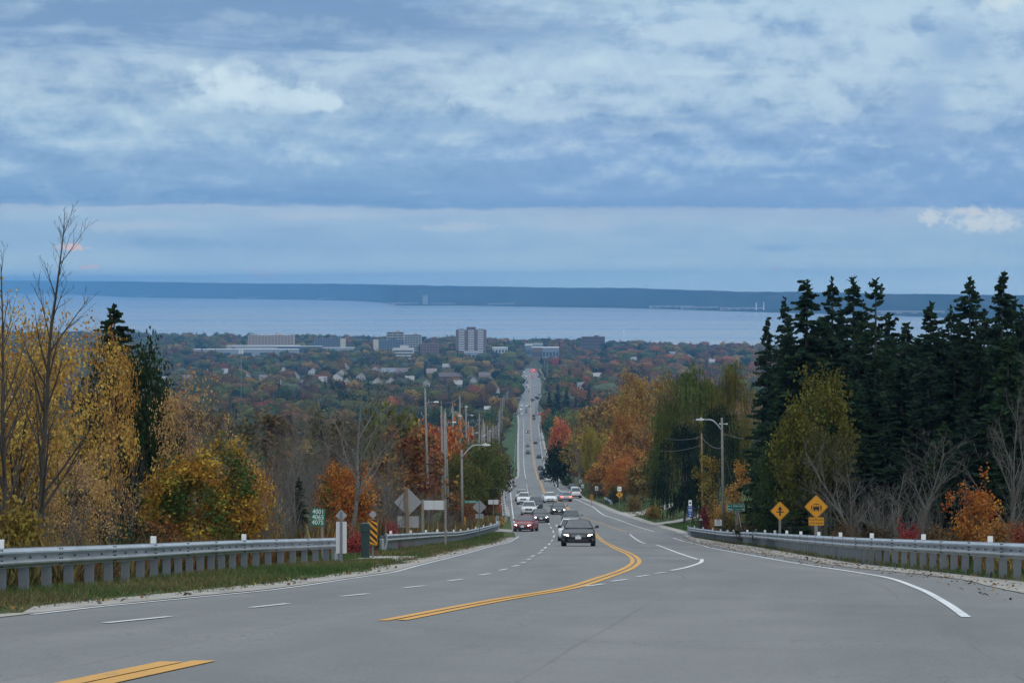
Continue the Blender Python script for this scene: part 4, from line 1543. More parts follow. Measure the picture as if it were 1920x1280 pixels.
for kind, px, Y, top, w, col, a, nm, lab in [
    ('airy0', 745, 185, 800, 150, RUST, 0, 'tree', 'rust-leaved thin tree behind the big diamond sign back'),
    ('airy1', 790, 215, 808, 120, RUST, 0, 'tree', 'second rust-leaved tree, close behind the first tall wooden pole'),
    ('airy2', 715, 170, 850, 110, (.26, .12, .035), 0, 'tree', 'thin ochre tree above the hazard board'),
    ('broad3', 832, 290, 778, 112, REDO, .0, 'maple_tree', 'bright orange-red maple glowing behind the utility poles'),
    ('broad1', 806, 330, 800, 90, ORG, .0, 'maple_tree', 'orange maple tucked behind the first tall wooden pole'),
    ('broad0', 728, 250, 764, 125, OLIVE, .2, 'tree', 'olive green tree above the rusty thicket'),
    ('broad2', 768, 330, 790, 100, OLGD, .1, 'tree', 'old-gold tree behind the rusty thicket'),
    ('round_loose', 895, 300, 822, 120, (.115, .125, .03), .3, 'tree', 'broad fresh green tree beneath the street lamp arm'),
    ('round_fine', 872, 270, 850, 95, OLIVE, .3, 'tree', 'olive green tree touching the lamp pole'),
    ('broad1', 930, 380, 832, 66, (.10, .075, .03), .2, 'tree', 'dark bronze tree beside the descending road, below the pole line'),
    ('broad3', 912, 345, 850, 70, (.10, .115, .03), .2, 'tree', 'green tree just in front of the dark bronze one'),
    ('bush0', 872, 235, 935, 60, RUST, 0, 'shrub', 'rusty red shrub below the small diamond sign back'),
    ('bush1', 905, 300, 925, 60, RUST, 0, 'shrub', 'dull red shrub behind the roadside sign backs'),
    ('bush0', 850, 215, 950, 60, BRN, 0, 'shrub', 'brown shrub behind the rectangular sign back'),
    ('bush1', 672, 92, 985, 56, CRIM, 0, 'shrub', 'small crimson shrub between the white board and the dark green bin'),
    ('bush0', 728, 112, 975, 50, (.34, .05, .06), 0, 'shrub', 'crimson shrub below the big diamond sign back'),
    ('bush1', 700, 120, 950, 60, RUST, 0, 'shrub', 'rusty shrub above the striped hazard board'),
    ('airy0', 660, 240, 790, 130, BRN, 0, 'tree', 'brown half-bare tree behind the vase-shaped one'),
    ('airy1', 600, 250, 775, 140, (.12, .10, .05), 0, 'tree', 'drab olive half-bare tree at the back of the thicket'),
    ('airy2', 530, 260, 770, 140, BRN, 0, 'tree', 'brown half-bare tree in the middle of the grey thicket'),
    ('airy0', 450, 250, 775, 140, (.12, .10, .05), 0, 'tree', 'drab half-bare tree next to the gold-edged maple'),
    ('airy2', 380, 240, 760, 140, BRN, 0, 'tree', 'brown half-bare tree above the half green maple'),
    ('broad0', 700, 480, 800, 90, OLIVE, .3, 'tree', 'olive tree far behind the rust-leaved one'),
    ('broad2', 625, 480, 800, 100, GREY, 0, 'tree', 'grey-green tree far behind the bare thicket')]:
    put(kind, px, Y, top, w, col, a, lab, nm, 'trees and shrubs between the guardrail and the pole line' if nm != 'shrub' else 'shrubs beyond the middle guardrail', 'shrub' if nm == 'shrub' else 'tree')

# ---- the spruces and their neighbours above the long guardrail
SP = 'dark spruces above the long guardrail'
SPN = [(1424, 'under the lake-end spruce'), (1460, 'under the second spruce of the row'), (1490, 'above the crossroad sign'), (1520, 'behind the rounded yellow-green tree'), (1560, 'under the needle-thin tip'),
       (1600, 'beside the slender spruce'), (1642, 'under the open-branched spruce'), (1672, 'just past the open-branched spruce'), (1700, 'in the dip of the row'), (1725, 'past the dip of the row'), (1745, 'under the blunt-tipped spruce'),
       (1775, 'under the thin squeezed spruce'), (1800, 'short of the broad-headed spruce'), (1820, 'under the broad-headed spruce'), (1850, 'between the broad-headed and the tallest spruce'), (1879, 'under the tallest spruce'), (1910, 'past the tallest spruce'),
       (1940, 'at the picture edge')]
for i, (px, Y, top, w, k, lab) in enumerate([
    (1438, 205, 600, 78, 0, 'dark spruce at the lake end of the spruce row, lowest pointed tip'),
    (1472, 190, 568, 105, 2, 'dark spruce second in the row, with wide even branches'),
    (1513, 150, 532, 165, 0, 'tall narrow-topped spruce above the yellow-green tree'),
    (1560, 165, 536, 120, 1, 'slender spruce with a needle-thin tip beside the tall narrow-topped one'),
    (1600, 155, 535, 140, 1, 'tall spruce between the slender one and the open-branched one'),
    (1642, 146, 533, 200, 3, 'open-branched spruce with long bare-looking arms against the lake'),
    (1700, 168, 612, 130, 0, 'short spruce filling the dip in the spruce row'),
    (1745, 160, 581, 135, 1, 'spruce with a blunt tip past the dip in the row'),
    (1783, 172, 588, 110, 1, 'thin spruce squeezed between two stouter ones'),
    (1818, 152, 533, 165, 2, 'broad-headed tall spruce near the end of the row'),
    (1879, 148, 518, 130, 0, 'tallest spruce, its tufted tip highest of the row'),
    (1918, 156, 590, 170, 2, 'spruce cut off by the picture edge'),
    (1970, 150, 560, 170, 0, 'spruce standing wholly past the picture edge')]):
    put('spruce%d' % k, px, Y, top, w * 1.25, (.027, .050, .026), 0, lab, 'spruce_tree', SP, rz=1.3 * i)
for i, (px, Y, top, w, k) in enumerate([(1472, 196, 700, 95, 2), (1500, 160, 760, 120, 0), (1540, 135, 680, 150, 2), (1590, 128, 720, 150, 0), (1640, 130, 670, 160, 2), (1690, 126, 690, 160, 0),
                                        (1740, 124, 680, 160, 2), (1790, 122, 660, 160, 0), (1840, 120, 650, 170, 2), (1890, 118, 640, 160, 0), (1940, 122, 660, 160, 2), (1452, 215, 690, 70, 0),
                                        (1665, 185, 640, 150, 2), (1468, 200, 760, 80, 2), (1850, 108, 780, 130, 1), (1770, 110, 800, 120, 1), (1620, 112, 830, 110, 1), (1490, 190, 660, 105, 2), (1510, 160, 640, 150, 0), (1560, 158, 650, 150, 2), (1610, 150, 640, 150, 0), (1660, 160, 650, 150, 2), (1715, 165, 655, 150, 0), (1765, 160, 650, 150, 2),
                                        (1815, 158, 640, 150, 0), (1865, 155, 630, 150, 2), (1915, 150, 640, 150, 0), (1560, 118, 800, 140, 0), (1660, 116, 800, 140, 2), (1720, 112, 790, 140, 0), (1810, 108, 770, 140, 2), (1900, 104, 770, 140, 0), (1525, 132, 830, 120, 2), (1492, 180, 820, 90, 0)] + [(px_, 150 + (j * 37) % 40, tp_, (150 + (j * 53) % 50) * (.5 if px_ < 1530 else 1), (2, 0, 2, 1)[j % 4]) for j, (px_, tp_) in enumerate(
                                        [(1478, 610), (1535, 600), (1580, 590), (1622, 600), (1668, 605), (1722, 640), (1760, 625), (1800, 610), (1845, 590), (1900, 570), (1940, 580), (1475, 650),
                                         (1500, 660), (1555, 640), (1690, 650), (1735, 660), (1775, 650), (1830, 640), (1870, 620), (1920, 620)])]):
    put('spruce%d' % k, px, Y, top, w * 1.18, (.020, .038, .020) if i % 3 else ((.030, .058, .024) if i % 2 else (.026, .046, .030)), 0, 'lower dark spruce %s %s' % (near_to(px, SPN), 'at the front of the stand' if Y < 132 else ('in the middle of the stand' if Y < 165 else 'at the back of the stand')), 'spruce_tree', 'lower spruces of the dark stand', rz=.9 * i)
RS = 'trees and bushes between the spruces and the long guardrail'
put('round_fine', 1530, 120, 692, 165, (.135, .125, .025), .35, 'rounded yellow-green tree in front of the dark spruces', 'tree', RS)
put('round_loose', 1478, 134, 812, 130, (.05, .075, .026), 0, 'dull green drooping tree behind the two diamond signs', 'tree', RS)
put('round_loose', 1560, 116, 800, 120, (.09, .085, .03), 0, 'olive brown tree foot under the rounded yellow-green one', 'tree', RS)
for i, (k, px, Y, top, w, lab) in enumerate([
    ('bare1', 1604, 104, 815, 170, 'grey bare bush tree behind the school bus sign'),
    ('bare3', 1662, 90, 850, 150, 'grey many-stemmed bare bush past the school bus sign'),
    ('bare_vase', 1735, 92, 805, 170, 'pale bare vase-shaped bush tree in front of the dark spruces'),
    ('bare1', 1888, 70, 640, 210, 'tall pale bare tree with two trunks beside the small orange maple'),
    ('bare3', 1945, 74, 760, 150, 'bare tree cut by the picture edge beside the two-trunked one'),
    ('twigs1', 1560, 110, 905, 130, 'grey brushwood bush behind the school bus sign post'),
    ('twigs0', 1632, 92, 905, 150, 'wide brushwood bush behind the guardrail past the school bus sign'),
    ('twigs1', 1690, 84, 900, 140, 'pale brushwood bush above the crimson shrub'),
    ('twigs2', 1760, 80, 910, 140, 'brushwood bush between the crimson shrub and the orange maple'),
    ('twigs0', 1500, 130, 925, 100, 'brushwood bush between the two diamond signs'),
    ('twigs2', 1920, 66, 930, 120, 'brushwood bush at the picture edge behind the guardrail')]):
    put(k, px, Y, top, w, GREY, 0, lab, 'bare_tree' if 'bare' in k else 'bare_shrub', RS, 'tree' if 'bare' in k else 'shrub')
put('maple_small', 1838, 68, 884, 108, ORG, 0, 'small bright orange maple behind the long guardrail', 'maple_tree', RS, rz=1.0)
put('maple_small', 1872, 66, 955, 95, (.34, .15, .04), 0, 'low orange sapling at the foot of the two-trunked bare tree', 'maple_tree', RS, rz=2.0)
put('bush1', 1702, 76, 975, 52, (.24, .03, .035), 0, 'small crimson shrub just behind the long guardrail', 'shrub', RS, 'shrub')
put('bush0', 1916, 62, 985, 60, (.26, .07, .04), 0, 'reddish shrub behind the rail at the picture edge', 'shrub', RS, 'shrub')
for px, Y, top, w, col in [(1585, 104, 975, 60, BRN), (1640, 82, 985, 70, (.07, .05, .03)), (1760, 72, 985, 80, BRN), (1545, 112, 965, 60, (.05, .06, .025)), (1420, 150, 965, 70, (.10, .075, .035)),
                           (1450, 150, 970, 60, (.08, .07, .03)), (1800, 70, 990, 70, (.09, .07, .03))]:
    put('bush0', px, Y, top, w, col, .1, 'low brown weedy bush along the foot of the dark stand', 'shrub', 'low brown bushes behind the long guardrail', 'shrub')

# ---- beyond the side road: willows, maples of the wooded bank
WB = 'autumn trees of the wooded bank beside the descending road'
put('willow0', 1302, 275, 690, 185, (.095, .115, .026), .15, 'tall yellow-green weeping willow behind the lamp arm', 'willow_tree', 'weeping willows on the grass bank')
put('willow1', 1283, 262, 798, 125, (.018, .034, .022), 0, 'dark weeping willow in front of the tall yellow-green one', 'willow_tree', 'weeping willows on the grass bank')
put('willow0', 1300, 262, 908, 95, (.020, .036, .024), 0, 'low dark willow skirt touching the grass by the blue sign', 'willow_tree', 'weeping willows on the grass bank')
put('willow1', 1372, 260, 680, 120, (.15, .135, .028), .2, 'yellowing willow showing between the tall willow and the first spruce', 'willow_tree', 'weeping willows on the grass bank')
put('willow1', 1345, 258, 760, 110, (.022, .040, .022), 0, 'dark willow behind the leaning lamp pole', 'willow_tree', 'weeping willows on the grass bank')
for kind, px, Y, top, w, col, a, nm, lab in [
    ('airy0', 1335, 205, 850, 70, OLGD, .4, 'tree', 'slim yellow-green tree between the wooden pole and the lamp pole'),
    ('airy1', 1385, 195, 865, 50, GOLD, .2, 'tree', 'slim yellow tree just past the lamp pole'),
    ('bush0', 1333, 214, 940, 46, (.14, .02, .025), 0, 'shrub', 'dark red shrub between the wooden pole and the lamp pole'),
    ('bush1', 1350, 205, 930, 46, GOLD, .3, 'shrub', 'yellow shrub at the foot of the lamp pole'),
    ('bush1', 1365, 190, 955, 46, (.12, .09, .03), .3, 'shrub', 'brownish shrub behind the green street name sign'),
    ('bush0', 1228, 285, 945, 34, OLGD, .3, 'shrub', 'yellow-brown shrub beside the dark willow skirt'),
    ('bush0', 1222, 300, 950, 22, REDO, 0, 'shrub', 'tiny orange shrub on the grass bank by the willow'),
    ('round_loose', 1213, 520, 698, 125, (.24, .13, .024), .25, 'tree', 'tallest orange-brown tree of the wooded bank, next to the willow'),
    ('broad2', 1180, 560, 728, 100, (.26, .125, .025), .2, 'tree', 'golden brown tree just lower than the tallest one'),
    ('broad3', 1250, 480, 715, 100, (.12, .075, .03), .1, 'tree', 'brown tree wedged against the tall willow'),
    ('broad1', 1150, 620, 752, 90, (.17, .10, .028), .2, 'tree', 'brown-gold tree in the middle of the wooded bank skyline'),
    ('broad0', 1112, 720, 765, 80, (.20, .115, .028), .2, 'tree', 'ochre tree on the wooded bank nearer the far road'),
    ('broad2', 1088, 820, 775, 60, (.11, .10, .028), .3, 'tree', 'olive tree at the far end of the wooded bank'),
    ('broad1', 1049, 760, 782, 40, REDO, 0, 'maple_tree', 'small flame-red maple beside the descending road'),
    ('broad3', 1066, 900, 780, 55, OLIVE, .2, 'tree', 'dull green tree behind the flame-red maple'),
    ('round_fine', 1113, 450, 800, 46, (.25, .19, .026), .1, 'tree', 'narrow bright yellow tree in the wooded bank'),
    ('airy2', 1072, 500, 815, 62, OLGD, .1, 'tree', 'half-bare yellow-green tree with pale stems'),
    ('broad2', 1046, 520, 825, 56, (.022, .036, .02), 0, 'tree', 'dark bushy evergreen leaning over the road edge'),
    ('bare_vase', 1082, 470, 825, 60, GREY, 0, 'bare_tree', 'pale bare tree in front of the yellow-green half-bare one'),
    ('round_fine', 1186, 425, 772, 92, (.26, .115, .022), .25, 'maple_tree', 'orange maple with a bright top in the middle of the wooded bank'),
    ('broad1', 1145, 500, 800, 80, (.22, .13, .028), .1, 'tree', 'golden brown tree before the orange maple'),
    ('broad3', 1215, 400, 790, 90, (.17, .085, .028), .15, 'tree', 'russet tree beside the dark willow'),
    ('round_loose', 1170, 365, 855, 66, (.34, .115, .022), .1, 'maple_tree', 'brightest orange maple, low on the wooded bank'),
    ('broad2', 1205, 345, 860, 74, (.16, .095, .03), .15, 'tree', 'brown tree above the pedestrian warning sign'),
    ('broad1', 1128, 410, 868, 60, (.28, .12, .025), .1, 'tree', 'orange-brown tree behind the white roadside boards'),
    ('broad3', 1108, 520, 850, 60, (.08, .075, .03), .2, 'tree', 'dark olive tree behind the striped board'),
    ('broad0', 1240, 330, 840, 70, (.09, .085, .028), .3, 'tree', 'dull green tree between the pedestrian sign and the willow'),
    ('bush1', 1062, 560, 890, 26, GRN, .5, 'shrub', 'green shrub at the road edge below the half-bare tree'),
    ('bush0', 1122, 400, 905, 40, (.10, .075, .045), 0, 'shrub', 'brown shrub behind the white roadside boards'),
    ('bush1', 1190, 318, 925, 30, (.13, .08, .03), .1, 'shrub', 'brown shrub under the wooded bank near the footing of the pedestrian sign'),
    ('bush1', 1150, 360, 910, 26, (.05, .06, .025), .2, 'shrub', 'dark shrub behind the pedestrian warning sign'),
    ('spruce0', 1030, 1380, 735, 26, DGRN, 0, 'spruce_tree', 'dark spruce beside the far road, nearest of three'),
    ('spruce2', 1046, 1450, 722, 30, DGRN, 0, 'spruce_tree', 'tallest of three dark spruces beside the far road'),
    ('spruce0', 1062, 1500, 730, 24, DGRN, 0, 'spruce_tree', 'dark spruce beside the white-gabled house past the far road'),
    ('broad1', 1024, 1250, 765, 24, (.24, .11, .03), .2, 'tree', 'small orange-brown tree at the far road edge by the side street'),
    ('broad2', 1040, 1120, 772, 40, GRN, .2, 'tree', 'green tree at the far road edge')]:
    put(kind, px, Y, top, w, tuple(c * (1.3 if max(col) > .09 else 1) for c in col), a, lab, nm, WB if nm != 'shrub' else 'shrubs along the foot of the wooded bank', 'shrub' if nm == 'shrub' else 'tree')
for px, Y, top, col in [(1100, 560, 812, (.25, .11, .028)), (1160, 440, 815, (.30, .11, .024)), (1195, 430, 770, (.20, .115, .028)), (1225, 440, 750, (.18, .10, .028)), (1135, 540, 778, (.15, .10, .03)),
                        (1170, 660, 742, (.14, .095, .03)), (1200, 640, 722, (.25, .115, .026)), (1240, 600, 708, (.12, .10, .03)), (1130, 820, 765, (.18, .10, .03)), (1095, 640, 800, (.17, .105, .03)),
                        (1260, 420, 740, (.11, .085, .03)), (1232, 380, 800, (.22, .10, .028)), (1185, 370, 835, (.24, .10, .024)), (1150, 420, 840, (.26, .11, .028))]:
    put('broad%d' % trng.randrange(4), px, Y, top, 70, tuple(c * 1.3 for c in col), .15, 'russet tree filling the middle of the wooded bank', 'tree', 'russet filler trees of the wooded bank')

# ---- trees of the plain: the largest in view one by one, the rest as one mass
PAL = [(GRN, 6, 'green'), (DGRN, 6, 'dark green'), (OLIVE, 6, 'olive'), (OLGD, 2.6, 'old gold'), ((.17, .095, .03), 2, 'orange brown'), ((.26, .085, .03), .6, 'orange red'), ((.17, .035, .03), .25, 'crimson'),
       (GREY, 4, 'grey green'), (BRN, 3, 'brown'), ((.26, .17, .035), 1.4, 'golden'), ((.09, .07, .06), 1.6, 'dull purple brown')]
FIELDS = [(-74, -8, 1570, 1800), (-124, -74, 2340, 2560), (-152, -118, 2390, 2560)]
HOUSES = []


def free(X, Y, tall=True):
    lx, rx = float(LA(Y)), float(RA(Y))
    if lx - (7 if Y < 1700 else 4) < X < rx + (7 if Y < 1700 else 9):
        return False
    for a, b, c, d in FIELDS:
        if a < X < b and c < Y < d:
            return False
    for hx, hy, r in HOUSES:
        if abs(X - hx) < r and -12 < Y - hy < r:
            return False
    return Y < float(_shore(X / Y)) - 20


def hmax(X, Y):
    """gardens and yards keep low in front of the houses"""
    h = 99.0
    for hx, hy, r in HOUSES:
        d = hy - Y
        if 0 < d < 420 and abs(X - hx * Y / hy) < r:
            h = min(h, 2.0 + .031 * d)
    return h


def palette(rg):
    x = rg.random() * sum(p[1] for p in PAL)
    for p in PAL:
        x -= p[1]
        if x <= 0:
            return p
    return PAL[0]


def where(px, Y):
    if px > 1020:
        return 'beyond the wooded bank' if Y < 1500 else 'past the far road towards the lake'
    if px > 930:
        return 'close to the far road'
    if px > 790:
        return 'behind the row of utility poles'
    if px > 640:
        return 'beyond the rusty thicket'
    if px > 440:
        return 'beyond the grey bare thicket'
    return 'beyond the half green maple'

# ================================================================== FAR BUILDINGS
def bldg(name, label, cat, px0, px1, top, h, depth_, col, style, base_row=None, group='buildings on the plain before the lake', **kw):
    yy = np.linspace(900, 4500, 3000)                    # the distance at which a building of this height tops out here
    Y = float(yy[np.argmin(np.abs((-gz(yy) - h) / yy - (top - HY) / F))])
    X = XW((px0 + px1) / 2, Y)
    W = (px1 - px0) / F * Y
    z0 = float(ground(X, Y)) - 1.0
    H = ZW(top, Y) - z0
    t = thing(name, label, cat, (X, Y, z0), 0, group)
    if name != 'warehouse':
        HOUSES.append((X, Y, W / 2 + 3))
    else:
        HOUSES.append((X, Y, W * .22))
    style(t, W, H, depth_, col, **kw)
    return t


def cpart(mb, name, m, t, col=None, smooth_=False):
    o = mb.build(name, m, t, smooth_)
    if col is not None:
        o.color = (col[0], col[1], col[2], 1)
    return o


def s_tower(t, W, H, D, col):
    cpart(MB().box((0, D / 2, H / 2 - 1.2), (W, D, H - 2.4)), 'wall', M['tint'], t, col)
    cpart(MB().box((0, D / 2, H - .4), (W * .30, D * .5, 4)), 'penthouse', M['tint'], t, scal(col, .8))
    bay = [(-W * .31, W * .19), (0, W * .19), (W * .31, W * .19)]
    n = 12
    for bx, bw in bay:
        for k in range(n):
            z = 4.5 + (H - 8) * k / (n - 1)
            fl = MB().box((bx, -.45, z), (bw, .9, 1.05))
            cpart(fl, 'balcony', M['white'], t)
        mb = MB()
        for k in range(n):
            z = 4.5 + (H - 8) * k / (n - 1) + 1.5
            mb.box((bx, -.06, z), (bw * .96, .14, 1.4))
        cpart(mb, 'window', M['pane'], t)['kind'] = 'stuff'
    mb = MB()
    for s in (-.47, .47):
        mb.box((W * s * .93, D * .4, H - .3), (.5, .5, 3)).box((W * s * .9, D * .4, H), (.25, .25, 5))
    cpart(mb, 'mast', M['steel_post'], t)


def s_slab(t, W, H, D, col, n=8, endcap=0, frame=None, bandcol=None, cols=12):
    cpart(MB().box((0, D / 2, H / 2), (W, D, H)), 'wall', M['tint'], t, col)
    cpart(MB().box((W * .15, D / 2, H + .9), (W * .2, D * .5, 1.8)), 'plant_room', M['tint'], t, scal(col, .8))
    ec = W * .17 if endcap else 0
    x0, x1 = (-W / 2 + (ec if endcap < 0 else .4)), (W / 2 - (ec if endcap > 0 else .4))
    fh = H / n
    for k in range(n):
        z = fh * (k + .55)
        cpart(MB().box(((x0 + x1) / 2, -.05, z), (x1 - x0, .12, fh * .52)), 'window_band', M['pane'], t)
    mb = MB()
    for k in range(cols + 1):
        mb.box((x0 + (x1 - x0) * k / cols, -.12, H / 2), (.35 if frame else .9, .22, H))
    cpart(mb, 'pier', M['tint'], t, frame or col)['kind'] = 'stuff'
    if endcap:
        cpart(MB().box(((-W / 2 + ec / 2) if endcap < 0 else (W / 2 - ec / 2), -.2, H / 2), (ec, .3, H + .6)), 'end_wall', M['tint'], t, bandcol or (.5, .46, .38))


def s_shed(t, W, H, D, col, roof=(.45, .46, .47), door=True):
    cpart(MB().box((0, D / 2, H / 2), (W, D, H)), 'wall', M['tint'], t, col)
    cpart(MB().box((0, D / 2, H + .35), (W + .6, D + .6, .7)), 'roof', M['roof'], t, roof)
    for k in range(5):
        cpart(MB().box((-W * .4 + W * .2 * k, -.05, H * .5), (W * .12, .1, H * .35)), 'window', M['pane'], t)


def s_office(t, W, H, D, col):
    cpart(MB().box((0, D / 2, H / 2), (W, D, H)), 'wall', M['tint'], t, col)
    for k in range(3):
        cpart(MB().box((0, -.06, H * (.2 + .27 * k)), (W * .94, .14, H * .13)), 'window_band', M['pane'], t)
    cpart(MB().box((W * .05, D / 2, H + 2), (W * .4, D * .5, 4)), 'plant_room', M['tint'], t, scal(col, .85))


HOUSE_ME = {}


def s_house(t, W, H, D, col, roof=(.16, .13, .12), gable=True):
    """gable towards the camera or eaves towards the camera"""
    eh = H * .56
    mb = MB()
    if gable:
        mb.prism([(-W / 2, 0), (W / 2, 0), (W / 2, eh), (0, H - .1), (-W / 2, eh)], 0, D)
    else:
        mb.box((0, D / 2, eh / 2), (W, D, eh))
        mb.add([(-W / 2 + .1, 0.02, eh), (-W / 2 + .1, D - .02, eh), (-W / 2 + .1, D / 2, H - .1), (W / 2 - .1, 0.02, eh), (W / 2 - .1, D - .02, eh), (W / 2 - .1, D / 2, H - .1)], [(0, 1, 2), (3, 5, 4)])
    cpart(mb, 'wall', M['tint'], t, col)
    mb = MB()
    ov = .5
    if gable:
        for s in (-1, 1):
            mb.add([(0, -ov, H), (0, D + ov, H), (s * (W / 2 + ov), D + ov, eh - ov * .6), (s * (W / 2 + ov), -ov, eh - ov * .6),
                    (0, -ov, H + .2), (0, D + ov, H + .2), (s * (W / 2 + ov), D + ov, eh - ov * .6 + .2), (s * (W / 2 + ov), -ov, eh - ov * .6 + .2)],
                   [(0, 1, 2, 3), (4, 5, 6, 7), (0, 3, 7, 4), (1, 2, 6, 5), (2, 3, 7, 6), (0, 1, 5, 4)])
    else:
        for a, b in ((-ov, D / 2), (D + ov, D / 2)):
            mb.add([(-W / 2 - ov, a, eh - .3), (W / 2 + ov, a, eh - .3), (W / 2 + ov, b, H), (-W / 2 - ov, b, H),
                    (-W / 2 - ov, a, eh - .1), (W / 2 + ov, a, eh - .1), (W / 2 + ov, b, H + .2), (-W / 2 - ov, b, H + .2)],
                   [(0, 1, 2, 3), (4, 5, 6, 7), (0, 1, 5, 4), (1, 2, 6, 5), (0, 3, 7, 4)])
    r = cpart(mb, 'roof', M['roof'], t, roof)
    cpart(MB().box((W * .22, D * .55, H * .98), (.7, .7, 1.5)), 'chimney', M['tint'], r, (.22, .12, .09))
    for k, x in enumerate((-.28, .28) if gable else (-.34, -.1, .3)):
        cpart(MB().box((W * x, -.04, eh * .55), (W * .14, .1, eh * .32)), 'window', M['pane'], t)
    cpart(MB().box((W * (0 if gable else .1), -.04, eh * .36), (1.0, .1, eh * .7)), 'door', M['wood_brown'], t)


BEI, BRK, BLU, GRYB, WHT = (.50, .40, .33), (.155, .105, .105), (.16, .20, .27), (.20, .23, .28), (.52, .52, .52)
bldg('apartment_tower', 'tall dark brick twin-winged apartment tower with white balcony stripes by the lake', 'apartment block', 854.5, 912, 615, 38, 18, BRK, s_tower)
bldg('apartment_block', 'long beige apartment slab, nearest the yellow maple', 'apartment block', 465, 551, 628.5, 27, 16, BEI, s_slab, n=9, cols=14)
bldg('apartment_block', 'blue-fronted slab with a beige end wall next to the long beige slab', 'apartment block', 589, 648, 634.5, 21, 16, (.10, .13, .19), s_slab, n=7, endcap=1, frame=(.33, .37, .42), cols=16)
bldg('apartment_block', 'blue-fronted slab behind the low white office', 'apartment block', 700, 757, 636.5, 21, 16, (.10, .13, .19), s_slab, n=7, endcap=-1, frame=(.33, .37, .42), cols=16)
bldg('apartment_block', 'taller beige and blue block rising behind the blue-fronted slab', 'apartment block', 725, 757, 622, 32, 16, (.36, .33, .28), s_slab, n=9, cols=3)
bldg('apartment_block', 'pale block set beside the taller beige and blue one', 'apartment block', 758, 790, 627, 27, 16, (.34, .34, .34), s_slab, n=8, cols=6)
bldg('office_building', 'low white office with three dark window bands', 'office', 736, 775, 653, 15, 20, WHT, s_office)
bldg('brick_building', 'reddish brick block half hidden by trees between the white office and the tower', 'apartment block', 788, 822, 644, 17, 16, (.22, .12, .09), s_slab, n=5, cols=6)
bldg('brick_building', 'long low brick building on the skyline past the far road', 'building', 1091, 1134, 631, 22, 20, (.13, .085, .08), s_slab, n=4, cols=7)
bldg('grey_building', 'blue-grey block at the head of the road, nearest the tower', 'building', 984, 998, 648, 17, 30, (.15, .19, .25), s_shed)
bldg('grey_building', 'wide flat grey block behind the brown one at the head of the road', 'building', 985, 1018, 645, 16, 20, (.24, .28, .33), s_shed)
bb = bldg('brown_building', 'brown block with a pale sign at the head of the road', 'building', 997, 1016, 652, 16, 30, (.17, .125, .11), s_shed)
bldg('grey_building', 'grey block with a pale roof edge at the head of the road', 'building', 1017, 1048, 652, 16, 30, (.20, .25, .32), s_shed, roof=(.6, .6, .6))
bldg('warehouse', 'long pale-roofed warehouse in front of the long beige slab', 'warehouse', 424, 560, 649, 13, 40, (.33, .35, .37), s_shed, roof=(.40, .42, .44))
bldg('warehouse', 'lower pale-roofed warehouse in front of the other warehouse', 'warehouse', 362, 558, 655.5, 11, 30, (.25, .29, .34), s_shed, roof=(.44, .46, .48))
bldg('warehouse', 'dark blue warehouse below the blue-fronted slab', 'warehouse', 520, 602, 650, 13, 30, (.08, .11, .16), s_shed, roof=(.3, .33, .36))
bldg('warehouse', 'pale flat building between two slabs', 'warehouse', 600, 690, 652.5, 9, 30, (.26, .28, .32), s_shed, roof=(.38, .40, .42))
bldg('warehouse', 'low pale buildings below the brick tower', 'warehouse', 870, 905, 660, 9, 20, (.26, .30, .35), s_shed, roof=(.45, .47, .5))
bldg('greenhouse', 'pale glinting greenhouse roofs between the tower and the head of the road', 'greenhouse', 922, 952, 652, 9, 30, (.42, .45, .48), s_shed, roof=(.6, .62, .65))

